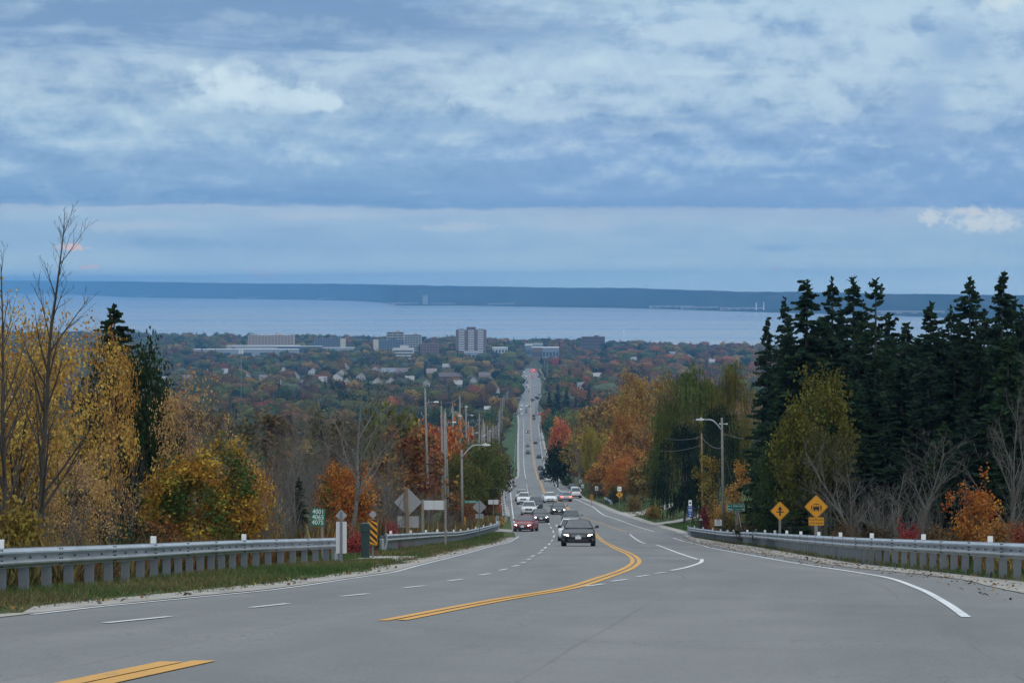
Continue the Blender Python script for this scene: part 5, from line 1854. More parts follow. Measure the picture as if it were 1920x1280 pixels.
HG = 'houses scattered among the trees of the plain'
for px0, px1, top, Y, col, roof, gab, lab in [
    (692, 714, 687, 7.5, (.44, .42, .41), (.17, .14, .13), True, 'white gabled house at the upper edge of the green slope'),
    (715, 740, 690, 7.5, (.25, .30, .36), (.20, .22, .25), False, 'blue-grey bungalow at the green slope'),
    (738, 764, 690, 7.5, (.26, .21, .18), (.15, .13, .12), False, 'brown long house joined to the bungalow'),
    (800, 818, 691, 7.5, (.55, .53, .50), (.22, .18, .17), False, 'small cream house behind the dark round tree'),
    (822, 866, 699, 7.5, (.17, .10, .095), (.12, .09, .09), False, 'dark red-brown long house before the tower'),
    (898, 934, 698, 7.5, (.30, .26, .24), (.15, .12, .115), False, 'brown hip-roofed house beside the far road'),
    (930, 938, 726, 7.5, (.55, .56, .58), (.3, .32, .34), True, 'small white hut by the far road with a pole beside it'),
    (578, 594, 690, 7.5, (.50, .50, .50), (.18, .16, .15), True, 'white-gabled house, leftmost of the bright gables'),
    (620, 641, 700, 7.5, (.56, .55, .54), (.17, .15, .14), True, 'bright white gable above the bare trees'),
    (632, 650, 692, 7.5, (.42, .40, .40), (.16, .14, .13), True, 'grey-white house behind the bright white gable'),
    (643, 656, 709, 7.5, (.58, .58, .57), (.2, .19, .18), True, 'small bright white gable next to the larger one'),
    (456, 470, 700, 7.5, (.50, .50, .52), (.18, .17, .17), True, 'white gabled house by the tall mast'),
    (486, 500, 703, 7.5, (.52, .52, .52), (.18, .16, .16), False, 'pale house past the tall mast'),
    (337, 362, 703, 7.5, (.36, .33, .31), (.20, .17, .16), False, 'greyish house beside the crimson tree'),
    (520, 530, 712, 7.5, (.52, .52, .53), (.19, .18, .18), True, 'tiny white gable in the middle of the tree belt'),
    (562, 576, 712, 7.5, (.46, .45, .45), (.18, .17, .17), False, 'pale low house among olive trees'),
    (698, 716, 708, 7.5, (.50, .48, .47), (.20, .17, .16), True, 'white-gabled house below the green slope'),
    (724, 740, 708, 7.5, (.46, .42, .40), (.20, .17, .16), True, 'cream-gabled house below the green slope'),
    (1074, 1104, 717, 7.5, (.46, .47, .49), (.19, .19, .20), False, 'long white house with a grey roof past the far road'),
    (1283, 1300, 664, 7.5, (.34, .30, .29), (.16, .14, .14), True, 'dim gabled house among the far trees above the willow'),
    (1255, 1268, 659, 7.5, (.38, .36, .36), (.2, .18, .18), False, 'tiny pale house far off above the willow')]:
    bldg('house', lab, 'house', px0, px1, top, Y, 11, col, s_house, group=HG, roof=roof, gable=gab)

for px0, w, top, k, lab in [(298, 16, 706, 0, 'pale roofed house low behind the golden maple twigs'), (392, 15, 701, 1, 'white gable behind the crown of the half green maple'), (412, 14, 691, 0, 'small pale house in front of the lower warehouse'),
                            (545, 15, 697, 1, 'white gable midway between the tall mast and the bright gables'), (598, 14, 706, 0, 'pale low roof just under the cluster of bright gables'), (668, 16, 699, 1, 'grey gabled house above the vase-shaped bare tree'),
                            (760, 16, 705, 0, 'pale roof between the green slope and the tallest pole'), (792, 14, 712, 1, 'small white gable right above the tallest wooden pole'), (850, 16, 713, 0, 'pale house roof above the grey pole row'),
                            (880, 15, 707, 1, 'white gable under the hip-roofed house'), (1112, 16, 699, 0, 'pale house among orange trees past the far road'), (1150, 14, 689, 1, 'small white gable above the wooded bank'),
                            (1180, 13, 669, 0, 'tiny pale roof below the sailing boat'), (1216, 13, 677, 1, 'tiny white gable above the tallest orange-brown tree'), (1330, 13, 673, 0, 'tiny pale house above the yellowing willow'), (520, 13, 690, 0, 'pale roof in front of the long beige slab'),
                            (640, 14, 681, 1, 'small gable below the blue-fronted slab with the beige end'), (830, 14, 682, 0, 'pale roof below the reddish brick block')]:
    bldg('house', lab, 'house', px0, px0 + w, top, 7.5, 10, (.42, .41, .40) if k else (.34, .325, .32), s_house, group=HG, roof=(.30, .29, .29) if not k else (.19, .18, .17), gable=bool(k))

# ---- far shore: pale sheds, towers, chimneys and masts
FS = 'buildings on the far shore of the lake'
for px, dr, w, h, lab in [(470, 3, 160, 9, 'pale shed on the far shore, farthest towards the pink cloud'), (485, 5, 110, 8, 'second pale shed on the far shore near the pink cloud'),
                          (275, 4, 130, 8, 'tiny pale block on the far shore below the long grey cloud edge'), (612, 3, 120, 9, 'tiny pale hall on the far shore left of the peninsula'),
                          (755, 5, 150, 10, 'pale hall on the far shore at the start of the peninsula'), (830, 4, 120, 9, 'pale hall on the far shore by the bright dot'),
                          (940, 5, 130, 10, 'pale hall on the far shore behind the brick tower'), (1260, 6, 190, 10, 'pale works on the far shore near the end of the ridge'),
                          (1312, 5, 150, 10, 'pale works on the far shore beside the twin chimneys'), (1392, 5, 170, 11, 'pale works around the twin chimneys'),
                          (1700, 7, 260, 12, 'long pale hall on the far shore seen between spruce tips')]:
    t_ = (px - CX) / F
    Y = float(_fsf(t_)) + 90 + dr * 30
    t = thing('lakeside_hall', lab, 'building', (t_ * Y, Y, -108), 0, FS)
    s_shed(t, w, h, 40, (.30, .30, .30), roof=(.36, .36, .37))
t_ = (797 - CX) / F
Y = float(_fsf(t_)) + 160
t = thing('lakeside_tower', 'pale square tower block on the far shore', 'building', (t_ * Y, Y, -108), 0, FS)
s_slab(t, 24, 46, 20, (.48, .48, .48), n=10, cols=4)
for px, h, lab in [(1418, 42, 'pale chimney on the far shore, first of two'), (1432, 44, 'pale chimney on the far shore, second of two')]:
    t_ = (px - CX) / F
    Y = float(_fsf(t_)) + 200
    o = MB().tube([(0, 0, 0), (0, 0, h)], [3.2, 2.2], 10).build('chimney_stack', M['white'])
    o.location = (t_ * Y, Y, -108)
    o.scale = (.8, .8, .8)
    tag(o, lab, 'chimney', FS)
for px, r0, lab in [(582, 520.5, 'thin mast on the far ridge, first of a pair'), (598, 523.5, 'thin mast on the far ridge, second of a pair'), (1212, 533, 'lone thin mast on the far ridge past the road')]:
    t_ = (px - CX) / F
    Y = float(_fsf(t_)) + 1620
    zb = -(float(_rgf(t_)) + 3 - HY) / F * Y
    o = MB().tube([(0, 0, 0), (0, 0, ZW(r0, Y) - zb)], [1.6, .8], 6).build('radio_mast', M['steel_post'])
    o.location = (t_ * Y, Y, zb)
    tag(o, lab, 'mast', 'masts on the far ridge')
# a small sail on the lake
Y = 5600
t = thing('sailing_boat', 'tiny white sailing boat alone on the lake', 'boat', (XW(1170, Y), Y, -110), .3)
t.scale = (.5, .5, .5)
hull = MB()
hull.add([(-5, -1.2, 0), (5, -.9, 0), (6.5, 0, 1.4), (5, 1, 1.3), (-5, 1.3, 1.2), (-5, -1.3, 1.2), (5, -1, 1.3), (5, .9, 0), (-5, 1.2, 0)], [(0, 1, 6, 5), (1, 2, 6), (1, 7, 2), (7, 3, 2), (7, 8, 4, 3), (8, 0, 5, 4), (5, 6, 2, 3, 4), (0, 8, 7, 1)])
hull.build('hull', M['white'], t)
MB().add([(0, .05, 2), (-4.5, .05, 2.2), (0, .05, 14), (0, -.05, 2), (-4.5, -.05, 2.2), (0, -.05, 14)], [(0, 1, 2), (5, 4, 3), (0, 2, 5, 3), (0, 3, 4, 1), (1, 4, 5, 2)]).build('sail', M['white'], t)
MB().tube([(0.1, 0, 1), (0.1, 0, 14.5)], .1, 6).build('mast', M['steel'], t)

# ---- now the trees of the plain
rg = random.Random(77)
IND = 'trees of the plain standing in the middle distance'
cnt = 0
placed = []
tries = 0
while cnt < 82 and tries < 6000:
    tries += 1
    Y = math.sqrt(rg.uniform(620 ** 2, 1500 ** 2))
    px = rg.uniform(330, 955) if rg.random() < .72 else rg.uniform(1030, 1330)
    if px > 1000 and Y < 900:
        continue
    X = XW(px, Y)
    if not free(X, Y) or any((X - a) ** 2 + (Y - b) ** 2 < 17 ** 2 for a, b in placed):
        continue
    placed.append((X, Y))
    col, _, cname = palette(rg)
    h = min(rg.uniform(8, 14), hmax(X, Y))
    con = cname == 'dark green' and rg.random() < .6
    kind = 'spruce%d' % rg.randrange(3) if con else 'broad%d' % rg.randrange(4)
    w = h * (rg.uniform(.42, .55) if con else rg.uniform(.75, 1.05))
    k = rg.uniform(.8, 1.15)
    top = HY - (float(ground(X, Y)) + h) * F / Y
    put(kind, px, Y, top, w * F / Y, tuple(c * k for c in col), rg.uniform(0, .4), '%s %s %s' % (cname, 'pointed conifer' if con else ('tall tree' if h > 11.5 else 'round tree'), where(px, Y)),
        'spruce_tree' if con else 'tree', IND)
    cnt += 1

VV, QQ, CC, AV = [], [], [], []
off = 0
nrg = np.random.default_rng(99)
proto = {}
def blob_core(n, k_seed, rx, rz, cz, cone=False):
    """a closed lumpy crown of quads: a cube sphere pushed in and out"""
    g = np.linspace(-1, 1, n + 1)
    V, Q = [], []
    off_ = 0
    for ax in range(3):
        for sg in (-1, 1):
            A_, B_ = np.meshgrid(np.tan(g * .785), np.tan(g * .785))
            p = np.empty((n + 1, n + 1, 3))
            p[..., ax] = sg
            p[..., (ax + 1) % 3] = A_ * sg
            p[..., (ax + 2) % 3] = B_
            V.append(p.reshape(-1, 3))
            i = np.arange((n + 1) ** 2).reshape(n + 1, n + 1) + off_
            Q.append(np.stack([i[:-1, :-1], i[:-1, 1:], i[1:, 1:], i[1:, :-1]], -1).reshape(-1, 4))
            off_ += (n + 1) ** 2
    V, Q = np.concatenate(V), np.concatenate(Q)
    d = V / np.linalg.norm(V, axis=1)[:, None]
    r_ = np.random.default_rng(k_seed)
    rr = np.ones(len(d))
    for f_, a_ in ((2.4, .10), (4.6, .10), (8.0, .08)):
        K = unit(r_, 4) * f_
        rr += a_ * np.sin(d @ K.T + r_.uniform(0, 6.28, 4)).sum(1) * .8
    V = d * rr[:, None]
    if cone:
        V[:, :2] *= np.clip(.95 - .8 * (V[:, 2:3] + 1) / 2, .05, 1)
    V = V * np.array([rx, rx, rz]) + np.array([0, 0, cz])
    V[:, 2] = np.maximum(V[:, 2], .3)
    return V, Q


for lod, (nn, ncl, per, size, sig) in enumerate([(5, 34, 7, .55, .5), (4, 26, 6, .62, .55), (3, 13, 5, .8, .6)]):
    for k in range(7):
        for con in (0, 1):
            cv, cq = blob_core(nn, 31 * lod + 7 * k + con, 2.1 if con else 3.1, 4.9 if con else 3.55, 5.3 if con else 5.0, bool(con))
            P, v = crown_pts(nrg, ncl, per, 2.5 if con else 3.7, 5.4 if con else 4.2, 5.6 if con else 5.3, lump=.25, sig=sig, inner=.86, cone=.85 if con else 0)
            P[:, 2] = np.maximum(P[:, 2], .6)
            od = P - np.array([0, 0, 4.6])
            V, Q = leaves(nrg, P, size, 1.2, .5, od / np.linalg.norm(od, axis=1)[:, None])
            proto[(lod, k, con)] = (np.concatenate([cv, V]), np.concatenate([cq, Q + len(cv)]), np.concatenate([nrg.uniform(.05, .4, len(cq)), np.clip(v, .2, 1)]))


def mass_tree(X, Y, h, w, col, con, lod):
    global off
    V, Q, v = proto[(lod, nrg.integers(7), int(con))]
    a = nrg.uniform(0, 6.28)
    c, s = math.cos(a), math.sin(a)
    P = np.stack([(V[:, 0] * c - V[:, 1] * s) * w / 8, (V[:, 0] * s + V[:, 1] * c) * w / 8, V[:, 2] * h / 10], -1) + np.array((X, Y, float(ground(X, Y)) - .3))
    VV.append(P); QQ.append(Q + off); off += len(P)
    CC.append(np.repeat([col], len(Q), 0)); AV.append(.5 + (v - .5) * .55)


n_mass = 0
for y0, y1, sp, lod in ((430, 1500, 17.0, 0), (1500, 2700, 19.0, 1), (2700, 5300, 23.0, 2)):
    Y = y0
    while Y < y1:
        half = .225 * Y + 20
        X = -half + rg.uniform(0, sp)
        while X < half:
            x, y = X + rg.uniform(-.4, .4) * sp, Y + rg.uniform(-.5, .5) * sp
            px = CX + x / y * F
            X += sp
            if y < 1000 and not (300 < px < 960 or 1015 < px < 1360):
                continue
            if y < 800 and px > 1015:
                continue
            if not free(x, y) or any((x - a) ** 2 + (y - b) ** 2 < 60 for a, b in placed if abs(y - b) < 9):
                continue
            if 780 < px < 940 and 430 < y < 1560:           # scrub, not trees, round the utility poles
                h = rg.uniform(2, 4.5)
                mass_tree(x, y, h, h * 1.9, (.075, .075, .035), False, 1)
                continue
            if y < 1100 and px < 800 and rg.random() < .35:
                continue
            col, _, cname = palette(rg)
            if px > 1030 and rg.random() < .35:
                col = rg.choice([(.20, .10, .03), (.26, .10, .03), (.16, .09, .03), (.11, .07, .05)])
            k = rg.uniform(.6, 1.1)
            con = cname == 'dark green' and rg.random() < .5
            h = rg.uniform(6, 14) if y < 1500 else rg.uniform(7, 16)
            if px > 1030 and y < 3000:
                h *= 1.15
            h = min(h, hmax(x, y) * rg.uniform(.8, 1.1))
            mass_tree(x, y, h, h * (rg.uniform(.45, .6) if con else rg.choice((.75, .95, 1.1, 1.3, 1.6))), [c * k for c in col], con, lod)
            n_mass += 1
        Y += sp * .95
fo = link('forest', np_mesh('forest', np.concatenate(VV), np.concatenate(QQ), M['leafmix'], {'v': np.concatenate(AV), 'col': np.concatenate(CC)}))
tag(fo, 'mixed autumn woods and garden trees covering the plain down to the lake', 'forest', kind='stuff')
print('TREES', N_TREES, 'MASS', n_mass, 'quads', off // 4)

# ---- grass and weeds
def tufts(name, fx0, fx1, y0, y1, n, hgt, wid, cols, label, cat='grass', power=1.0, lean=.45):
    r_ = np.random.default_rng(len(name) + n)
    y = y0 + (y1 - y0) * r_.random(n) ** power
    t = r_.random(n)
    x = fx0(y) * (1 - t) + fx1(y) * t
    keep = np.sin(x * 1.7 + y * .35) + np.sin(y * .83 - x * .6) + r_.normal(0, .9, n) > -1.0
    x, y = x[keep], y[keep]
    n = len(x)
    h = hgt * r_.uniform(.4, 1.25, n)
    d = np.stack([r_.normal(0, lean, n), r_.normal(0, lean, n), np.ones(n)], -1)
    a = d * h[:, None] / 2
    b_ = np.stack([r_.normal(0, 1, n), r_.normal(0, 1, n), np.zeros(n)], -1)
    b_ = b_ / np.linalg.norm(b_, axis=1)[:, None] * wid
    c = np.stack([x, y, ground(x, y) + .01], -1) + a
    V, Q = cards(c, a, b_)
    patchy = .5 + .5 * np.sin(x * .9 + 1.3 * np.sin(y * .31)) * np.cos(y * .27)
    ci = np.clip((patchy * .7 + r_.random(n) * .5) * len(cols), 0, len(cols) - 1).astype(int)
    o = link(name, np_mesh(name, V, Q, M['grass_blade'], {'v': r_.random(n), 'col': np.array(cols)[ci]}))
    return tag(o, label, cat, kind='stuff')


GC = [(.050, .098, .028), (.062, .108, .032), (.075, .112, .036), (.10, .115, .042), (.16, .13, .06)]
tufts('grass_verge', lambda y: RAIL_L(y) - .9, lambda y: LA(y) - .95, 26, 78, 52000, .13, .008, GC, 'rough grass verge between the nearest guardrail and the pale gutter')
tufts('grass_verge', lambda y: np.where(y < 88, LA(y) - 5.5, RAIL_M(y) - .6), lambda y: np.where(y < 90, LA(y) - 2.7, LA(y) - 1.0), 76, 225, 40000, .17, .013, GC, 'rough grass along the foot of the curving guardrail')
tufts('grass_verge', lambda y: LA(y) - 4.5, lambda y: LA(y) - .9, 246, 420, 16000, .28, .03, GC + [(.20, .14, .06), (.19, .12, .05)], 'brownish grass verge past the side opening')
tufts('grass_verge', lambda y: RAIL_R(y) - .1, lambda y: RAIL_R(y) + .9, 36, 205, 24000, .15, .012, GC[2:], 'dry grass fringe at the foot of the long guardrail')
tufts('grass_bank', lambda y: RA(y) + 1.0, lambda y: RA(y) + 14, 236, 262, 16000, .25, .03, GC[:3], 'grass of the bank under the willows')
tufts('grass_bank', lambda y: RA(y) + 1.0, lambda y: RA(y) + 13, 274, 560, 20000, .3, .045, GC, 'grass of the bank between the driveways and beyond')
WC = [(.14, .09, .04), (.20, .13, .05), (.10, .08, .035), (.24, .17, .07), (.06, .075, .025), (.22, .09, .035)]
tufts('weeds', lambda y: RAIL_L(y) - 5.0, lambda y: RAIL_L(y) - .5, 24, 71, 26000, .8, .022, WC, 'tall dry weeds behind the nearest guardrail', 'weeds', lean=.3)
tufts('weeds', lambda y: RAIL_M(y) - 10.0, lambda y: RAIL_M(y) - .6, 90, 245, 26000, 1.25, .05, WC, 'tall dry weeds behind the curving guardrail', 'weeds', lean=.25)
tufts('weeds', lambda y: RAIL_R(y) + .5, lambda y: RAIL_R(y) + 5, 40, 190, 20000, .62, .035, WC, 'dry weeds behind the long guardrail', 'weeds', lean=.3)


def litter(name, fx0, fx1, y0, y1, n, size, cols, label, cat):
    """fallen leaves and grit lying on the edge of the road"""
    r_ = np.random.default_rng(n)
    y = y0 + (y1 - y0) * r_.random(n)
    x = fx0(y) + (fx1(y) - fx0(y)) * np.clip(r_.normal(.45, .28, n), 0, 1)
    keep = np.sin(x * 2.1 + y * .7) + np.sin(y * 1.9) + r_.normal(0, .8, n) > -.2
    x, y = x[keep], y[keep]
    n = len(x)
    s_ = size * r_.uniform(.4, 1.3, n)[:, None]
    a_ = r_.uniform(0, 6.28, n)
    A_ = np.stack([np.cos(a_), np.sin(a_), r_.normal(0, .25, n)], -1) * s_ * .5
    B_ = np.stack([-np.sin(a_), np.cos(a_), r_.normal(0, .35, n)], -1) * s_ * .38
    c = np.stack([x, y, gz(y) + .03 + .01 * r_.random(n)], -1)
    V, Q = cards(c, A_, B_)
    o = link(name, np_mesh(name, V, Q, M['grass_blade'], {'v': r_.random(n), 'col': np.array(cols)[r_.integers(len(cols), size=n)]}))
    return tag(o, label, cat, kind='stuff')


LC = [(.16, .09, .04), (.22, .13, .04), (.09, .065, .04), (.12, .11, .10), (.07, .065, .06), (.26, .15, .05)]
litter('leaf_litter', lambda y: LA(y) - 1.7, lambda y: LA(y) - .15, 24, 200, 5200, .085, LC, 'fallen leaves and grit along the pale gutter', 'leaf litter')
litter('leaf_litter', lambda y: RA(y) - .9, lambda y: RAIL_R(y) - .1, 28, 205, 4200, .08, LC, 'fallen leaves and grit on the shoulder below the long guardrail', 'leaf litter')
tufts('grass_verge', lambda y: LA(y) - 1.15, lambda y: LA(y) - .45, 26, 210, 7000, .09, .008, GC, 'ragged grass tufts creeping over the pale gutter', lean=.6)

# ================================================================== SIGNS
def rrect(w, h, r, cz=0, n=3):
    p = []
    for cx, cy, a0 in ((w / 2 - r, h / 2 - r, 0), (-w / 2 + r, h / 2 - r, 90), (-w / 2 + r, -h / 2 + r, 180), (w / 2 - r, -h / 2 + r, 270)):
        for k in range(n + 1):
            a = R(a0 + 90 * k / n)
            p.append((cx + r * math.cos(a), cz + cy + r * math.sin(a)))
    return p


def diamond(s, cz, r=.05, n=3):
    q = [(x * .70711 - (z) * .70711, x * .70711 + z * .70711 + cz) for x, z in rrect(s, s, r, 0, n)]
    return q


def base(px, Y, sink=.12):
    X = XW(px, Y)
    return X, Y, float(ground(X, Y)) - sink


def zl(row, Y, z0):
    return ZW(row, Y) - z0


def post(t, x, z, w=.09, m='wood', y=.05, name='post', lean=0.0):
    h = z
    if m in ('wood', 'wood_brown'):
        mb = MB().box((0, 0, h / 2), (w, w, h))
    else:
        mb = MB().box((0, 0, h / 2), (w * .5, .012, h)).box((-w * .25, .015, h / 2), (.012, .04, h)).box((w * .25, .015, h / 2), (.012, .04, h))
    o = mb.build(name, M[m], t)
    o.location = (x, y, 0)
    o.rotation_euler[1] = lean
    return o


def plate(t, poly, m, name='plate', y=0.0, th=.012):
    return MB().prism(poly, y - th, y, 0).build(name, M[m], t)


def border(t, poly, k, m, cz, name='border', y=-.0125, frac=.93):
    """thin printed edge line: an outline ring"""
    n = len(poly)
    cx = sum(p[0] for p in poly) / n
    c2 = sum(p[1] for p in poly) / n
    a = [(cx + (x - cx) * frac, c2 + (z - c2) * frac) for x, z in poly]
    b = [(cx + (x - cx) * (frac - k), c2 + (z - c2) * (frac - k)) for x, z in poly]
    mb = MB()
    mb.add([(x, y - .0015, z) for x, z in a] + [(x, y - .0015, z) for x, z in b], [(i, n + i, n + (i + 1) % n, (i + 1) % n) for i in range(n)])
    return mb.build(name, M[m], t)


WS = 'warning signs and boards along the road'
# --- green house-number board
x, y, z = base(600, 78)
t = thing('house_number_sign', 'green house-number board reading 4001 4065 4075 on a leaning post', 'sign', (x, y, z), 0, WS)
cz = zl(969, y, z)
o = plate(t, rrect(.42, .53, .02, 0), 'green', 'board')
o.location = (-.06, 0, cz)
o.rotation_euler[1] = R(3)
for k, s in enumerate(('4001', '4065', '4075')):
    text('number', s, .19, (0, -.016, .165 - .165 * k), M['white'], o, xs=.95)
post(t, .10, cz + .2, .07, 'wood', .05, lean=R(-2))
# --- white delineator board and small diamond seen from behind
x, y, z = base(640, 72)
t = thing('delineator_sign', 'pale oblong board and small diamond seen from behind on a steel post', 'sign', (x, y, z), 0, WS)
c0, c1 = zl(977.5, y, z), zl(1037, y, z)
plate(t, rrect(.30, c0 - c1, .02, (c0 + c1) / 2), 'sign_pale', 'board', .02)
plate(t, diamond(.235, zl(966, y, z), .015), 'sign_back', 'diamond_plate', .02)
post(t, 0, zl(959, y, z), .11, 'steel_post', -.02)
# --- striped hazard boards


def hazard(px, Y, r0, r1, wpx, label, diamond_back=True, back_row=None):
    x, y, z = base(px, Y)
    t = thing('hazard_board', label, 'hazard marker', (x, y, z), 0, WS)
    w = wpx / F * Y
    a, b = zl(r0, y, z), zl(r1, y, z)
    h = a - b
    bd = plate(t, rrect(w, h, w * .06, (a + b) / 2), 'yellow', 'board')
    n = max(3, round(h / (w * .72)))
    mb = MB()
    for k in range(-2, n + 1):                       # slanting bars, cut to the board
        zt = b + h * (k + .5) / n
        bar = h / n * .52
        s = w * .9
        q = [(-w * .47, zt + s), (w * .47, zt), (w * .47, zt + bar), (-w * .47, zt + s + bar)]
        q = [(px_, min(max(pz, b + .01), a - .01)) for px_, pz in q]
        if max(p[1] for p in q) - min(p[1] for p in q) > .03 and q[3][1] - q[0][1] + q[2][1] - q[1][1] > .01:
            mb.add([(px_, -.0145, pz) for px_, pz in q], [(0, 1, 2, 3)])
    mb.build('stripe', M['black'], t)
    post(t, .0, a + (.25 if diamond_back else .05), .10, 'steel_post', .03)
    if diamond_back:
        plate(t, diamond(.20, a + .16, .015), 'sign_back', 'diamond_plate', .028)
    return t


hazard(699, 88, 973, 1022, 17, 'big yellow and black striped hazard board beside the dark green bin')
hazard(942.5, 262, 967, 983, 7, 'small yellow and black striped board at the far end of the curving guardrail', False)
hazard(1109.5, 352, 926, 938, 5.5, 'small yellow and black striped board on the grass bank beside the guardrail stub', False)
# --- dark green bin
x, y, z = base(685, 87)
t = thing('utility_pedestal', 'dark green rounded plastic pedestal behind the big striped hazard board', 'utility box', (x, y, z), 0)
hh = zl(980, y, z)
mb = MB()
for zz0, zz1, w0, w1 in ((0, hh * .78, .27, .31),):
    mb.prism([(-w0 / 2, zz0), (w0 / 2, zz0), (w1 / 2, zz1), (-w1 / 2, zz1)], -.13, .13)
mb.build('body', M['green_dark'], t)
MB().prism([(-.165, hh * .785), (.165, hh * .785), (.165, hh * .93), (.13, hh * .985), (.06, hh), (-.06, hh), (-.13, hh * .985), (-.165, hh * .93)], -.15, .15).build('lid', M['green_dark'], t)
# --- sign backs beyond the middle guardrail
x, y, z = base(765, 118)
t = thing('diamond_sign', 'big diamond sign seen from behind with an oblong tab on a brown wooden post', 'sign', (x, y, z), 0, WS)
plate(t, diamond(.91, zl(941, y, z), .05), 'sign_back', 'diamond_plate', .02)
plate(t, rrect(.98, .52, .03, zl(978, y, z)), 'sign_back', 'tab_plate', .02)
post(t, .0, zl(913, y, z), .13, 'wood_brown', -.07, lean=R(-1.5))
x, y, z = base(814, 130)
t = thing('oblong_sign', 'wide pale oblong sign seen from behind on two grey wooden posts', 'sign', (x, y, z), 0, WS)
for k, sx_ in enumerate((-.275, .275)):
    plate(t, rrect(.54, .47, .01, zl(946.5, y, z)).copy(), 'sign_pale', 'panel', .02).location = (sx_, 0, 0)
for sx_ in (-.58, .58):
    post(t, sx_, zl(936, y, z), .11, 'wood', .0)
x, y, z = base(899, 190)
t = thing('diamond_sign', 'smaller diamond sign seen from behind beside the street name plate', 'sign', (x, y, z), 0, WS)
plate(t, diamond(.74, zl(950, y, z), .04), 'sign_back', 'diamond_plate', .02)
plate(t, rrect(.6, .34, .02, zl(967, y, z)), 'sign_back', 'tab_plate', .02)
post(t, .0, zl(938, y, z), .10, 'steel_post', -.03)
for px, Y, r0, r1, wp, m, lab in [(915, 330, 905.5, 924, 13, 'steel_post', 'dark square sign back beyond the green tree, near the road'),
                                  (929, 340, 909, 924, 8, 'sign_back', 'narrow grey sign back beside the dark square one'),
                                  (925, 262, 936.5, 945, 19, 'sign_pale', 'pale wide sign back on thin posts near the striped board')]:
    x, y, z = base(px, Y)
    t = thing('roadside_sign', lab, 'sign', (x, y, z), 0, WS)
    a, b = zl(r0, y, z), zl(r1, y, z)
    plate(t, rrect(wp / F * Y, a - b, .03, (a + b) / 2), m, 'plate', .02)
    post(t, 0, a, .1, 'steel_post', -.03)
for px, Y, r0, r1, lab in [(938, 300, 926, 945, 'stack of small red-brown marker plates by the end-on guardrail, upper'), (937.5, 275, 946, 961, 'stack of small red-brown marker plates by the end-on guardrail, lower')]:
    x, y, z = base(px, Y)
    t = thing('marker_post', lab, 'marker', (x, y, z), 0, WS)
    a, b = zl(r0, y, z), zl(r1, y, z)
    for k in range(3):
        plate(t, rrect(.30, (a - b) / 3.6, .02, b + (a - b) * (k + .5) / 3), 'red', 'plate', 0)
    post(t, 0, a, .10, 'steel_post', .03)
x, y, z = base(932.5, 246)
t = thing('roadside_sign', 'grey rounded sign back on a post at the end of the curving guardrail', 'sign', (x, y, z), 0, WS)
plate(t, rrect(.34, .9, .15, zl(975, y, z)), 'sign_back', 'plate', .02)
post(t, 0, zl(968, y, z), .09, 'steel_post', -.03)

# --- signs above the long guardrail


def arrow(mb, x, z, s, dirn=0):
    """solid arrow as polygons in the x-z plane; dirn 0 up, 1 left, 2 right"""
    def rot(p):
        px_, pz = p
        if dirn == 1:
            px_, pz = -pz, px_
        if dirn == 2:
            px_, pz = pz, -px_
        return (x + px_ * s, z + pz * s)
    for poly in ([(-.09, -.55), (.09, -.55), (.09, .15), (-.09, .15)], [(-.27, .12), (.27, .12), (0, .55)]):
        q = [rot(p) for p in poly]
        mb.add([(a, -.0145, b) for a, b in q], [tuple(range(len(q)))])


x, y, z = base(1462.5, 115)
t = thing('crossroad_sign', 'yellow diamond warning sign with a black arrow and crossroad bar', 'warning sign', (x, y, z), 0, WS)
s_ = .62
cz = zl(957.5, y, z)
pl = diamond(s_, cz, .045)
plate(t, pl, 'yellow')
border(t, pl, .025, 'black', cz)
mb = MB()
arrow(mb, 0, cz + .01, .40)
mb.add([(-.165, -.0148, cz - .065), (.165, -.0148, cz - .065), (.165, -.0148, cz - .015), (-.165, -.0148, cz - .015)], [(0, 1, 2, 3)])
mb.build('symbol', M['black'], t)
post(t, 0, cz + .2, .10, 'wood', .05)
x, y, z = base(1530.5, 97)
t = thing('school_bus_sign', 'yellow diamond sign with a school bus over a tab reading SCHOOL BUS STOP AHEAD', 'warning sign', (x, y, z), 0, WS)
s_ = .64
cz = zl(949.5, y, z)
pl = diamond(s_, cz, .045)
plate(t, pl, 'yellow')
border(t, pl, .022, 'black', cz)
mb = MB()


def sq(mb, x0, z0, x1, z1, yy=-.0148):
    mb.add([(x0, yy, z0), (x1, yy, z0), (x1, yy, z1), (x0, yy, z1)], [(0, 1, 2, 3)])


sq(mb, -.115, cz - .12, .115, cz + .005)
sq(mb, -.10, cz + .005, -.085, cz + .10)
sq(mb, .085, cz + .005, .10, cz + .10)
sq(mb, -.10, cz + .085, .10, cz + .115)
sq(mb, -.008, cz + .005, .008, cz + .10)
sq(mb, -.10, cz - .155, -.06, cz - .12)
sq(mb, .06, cz - .155, .10, cz - .12)
for sx_ in (-1, 1):                                   # a child on either side of the bus
    fx = sx_ * .175
    mb.disc((fx, cz + .045), .022, -.0152, -.0140, 8)
    mb.add([(fx - .022, -.0148, cz - .05), (fx + .022, -.0148, cz - .05), (fx + .026, -.0148, cz + .02), (fx - .026, -.0148, cz + .02)], [(0, 1, 2, 3)])
    mb.add([(fx - .02, -.0148, cz - .05), (fx - .002, -.0148, cz - .05), (fx - .022, -.0148, cz - .135), (fx - .042, -.0148, cz - .135)], [(0, 1, 2, 3)])
    mb.add([(fx + .002, -.0148, cz - .05), (fx + .02, -.0148, cz - .05), (fx + .042, -.0148, cz - .135), (fx + .022, -.0148, cz - .135)], [(0, 1, 2, 3)])
sq(mb, -.22, cz - .165, .22, cz - .158)
mb.build('symbol', M['black'], t)
mb = MB()
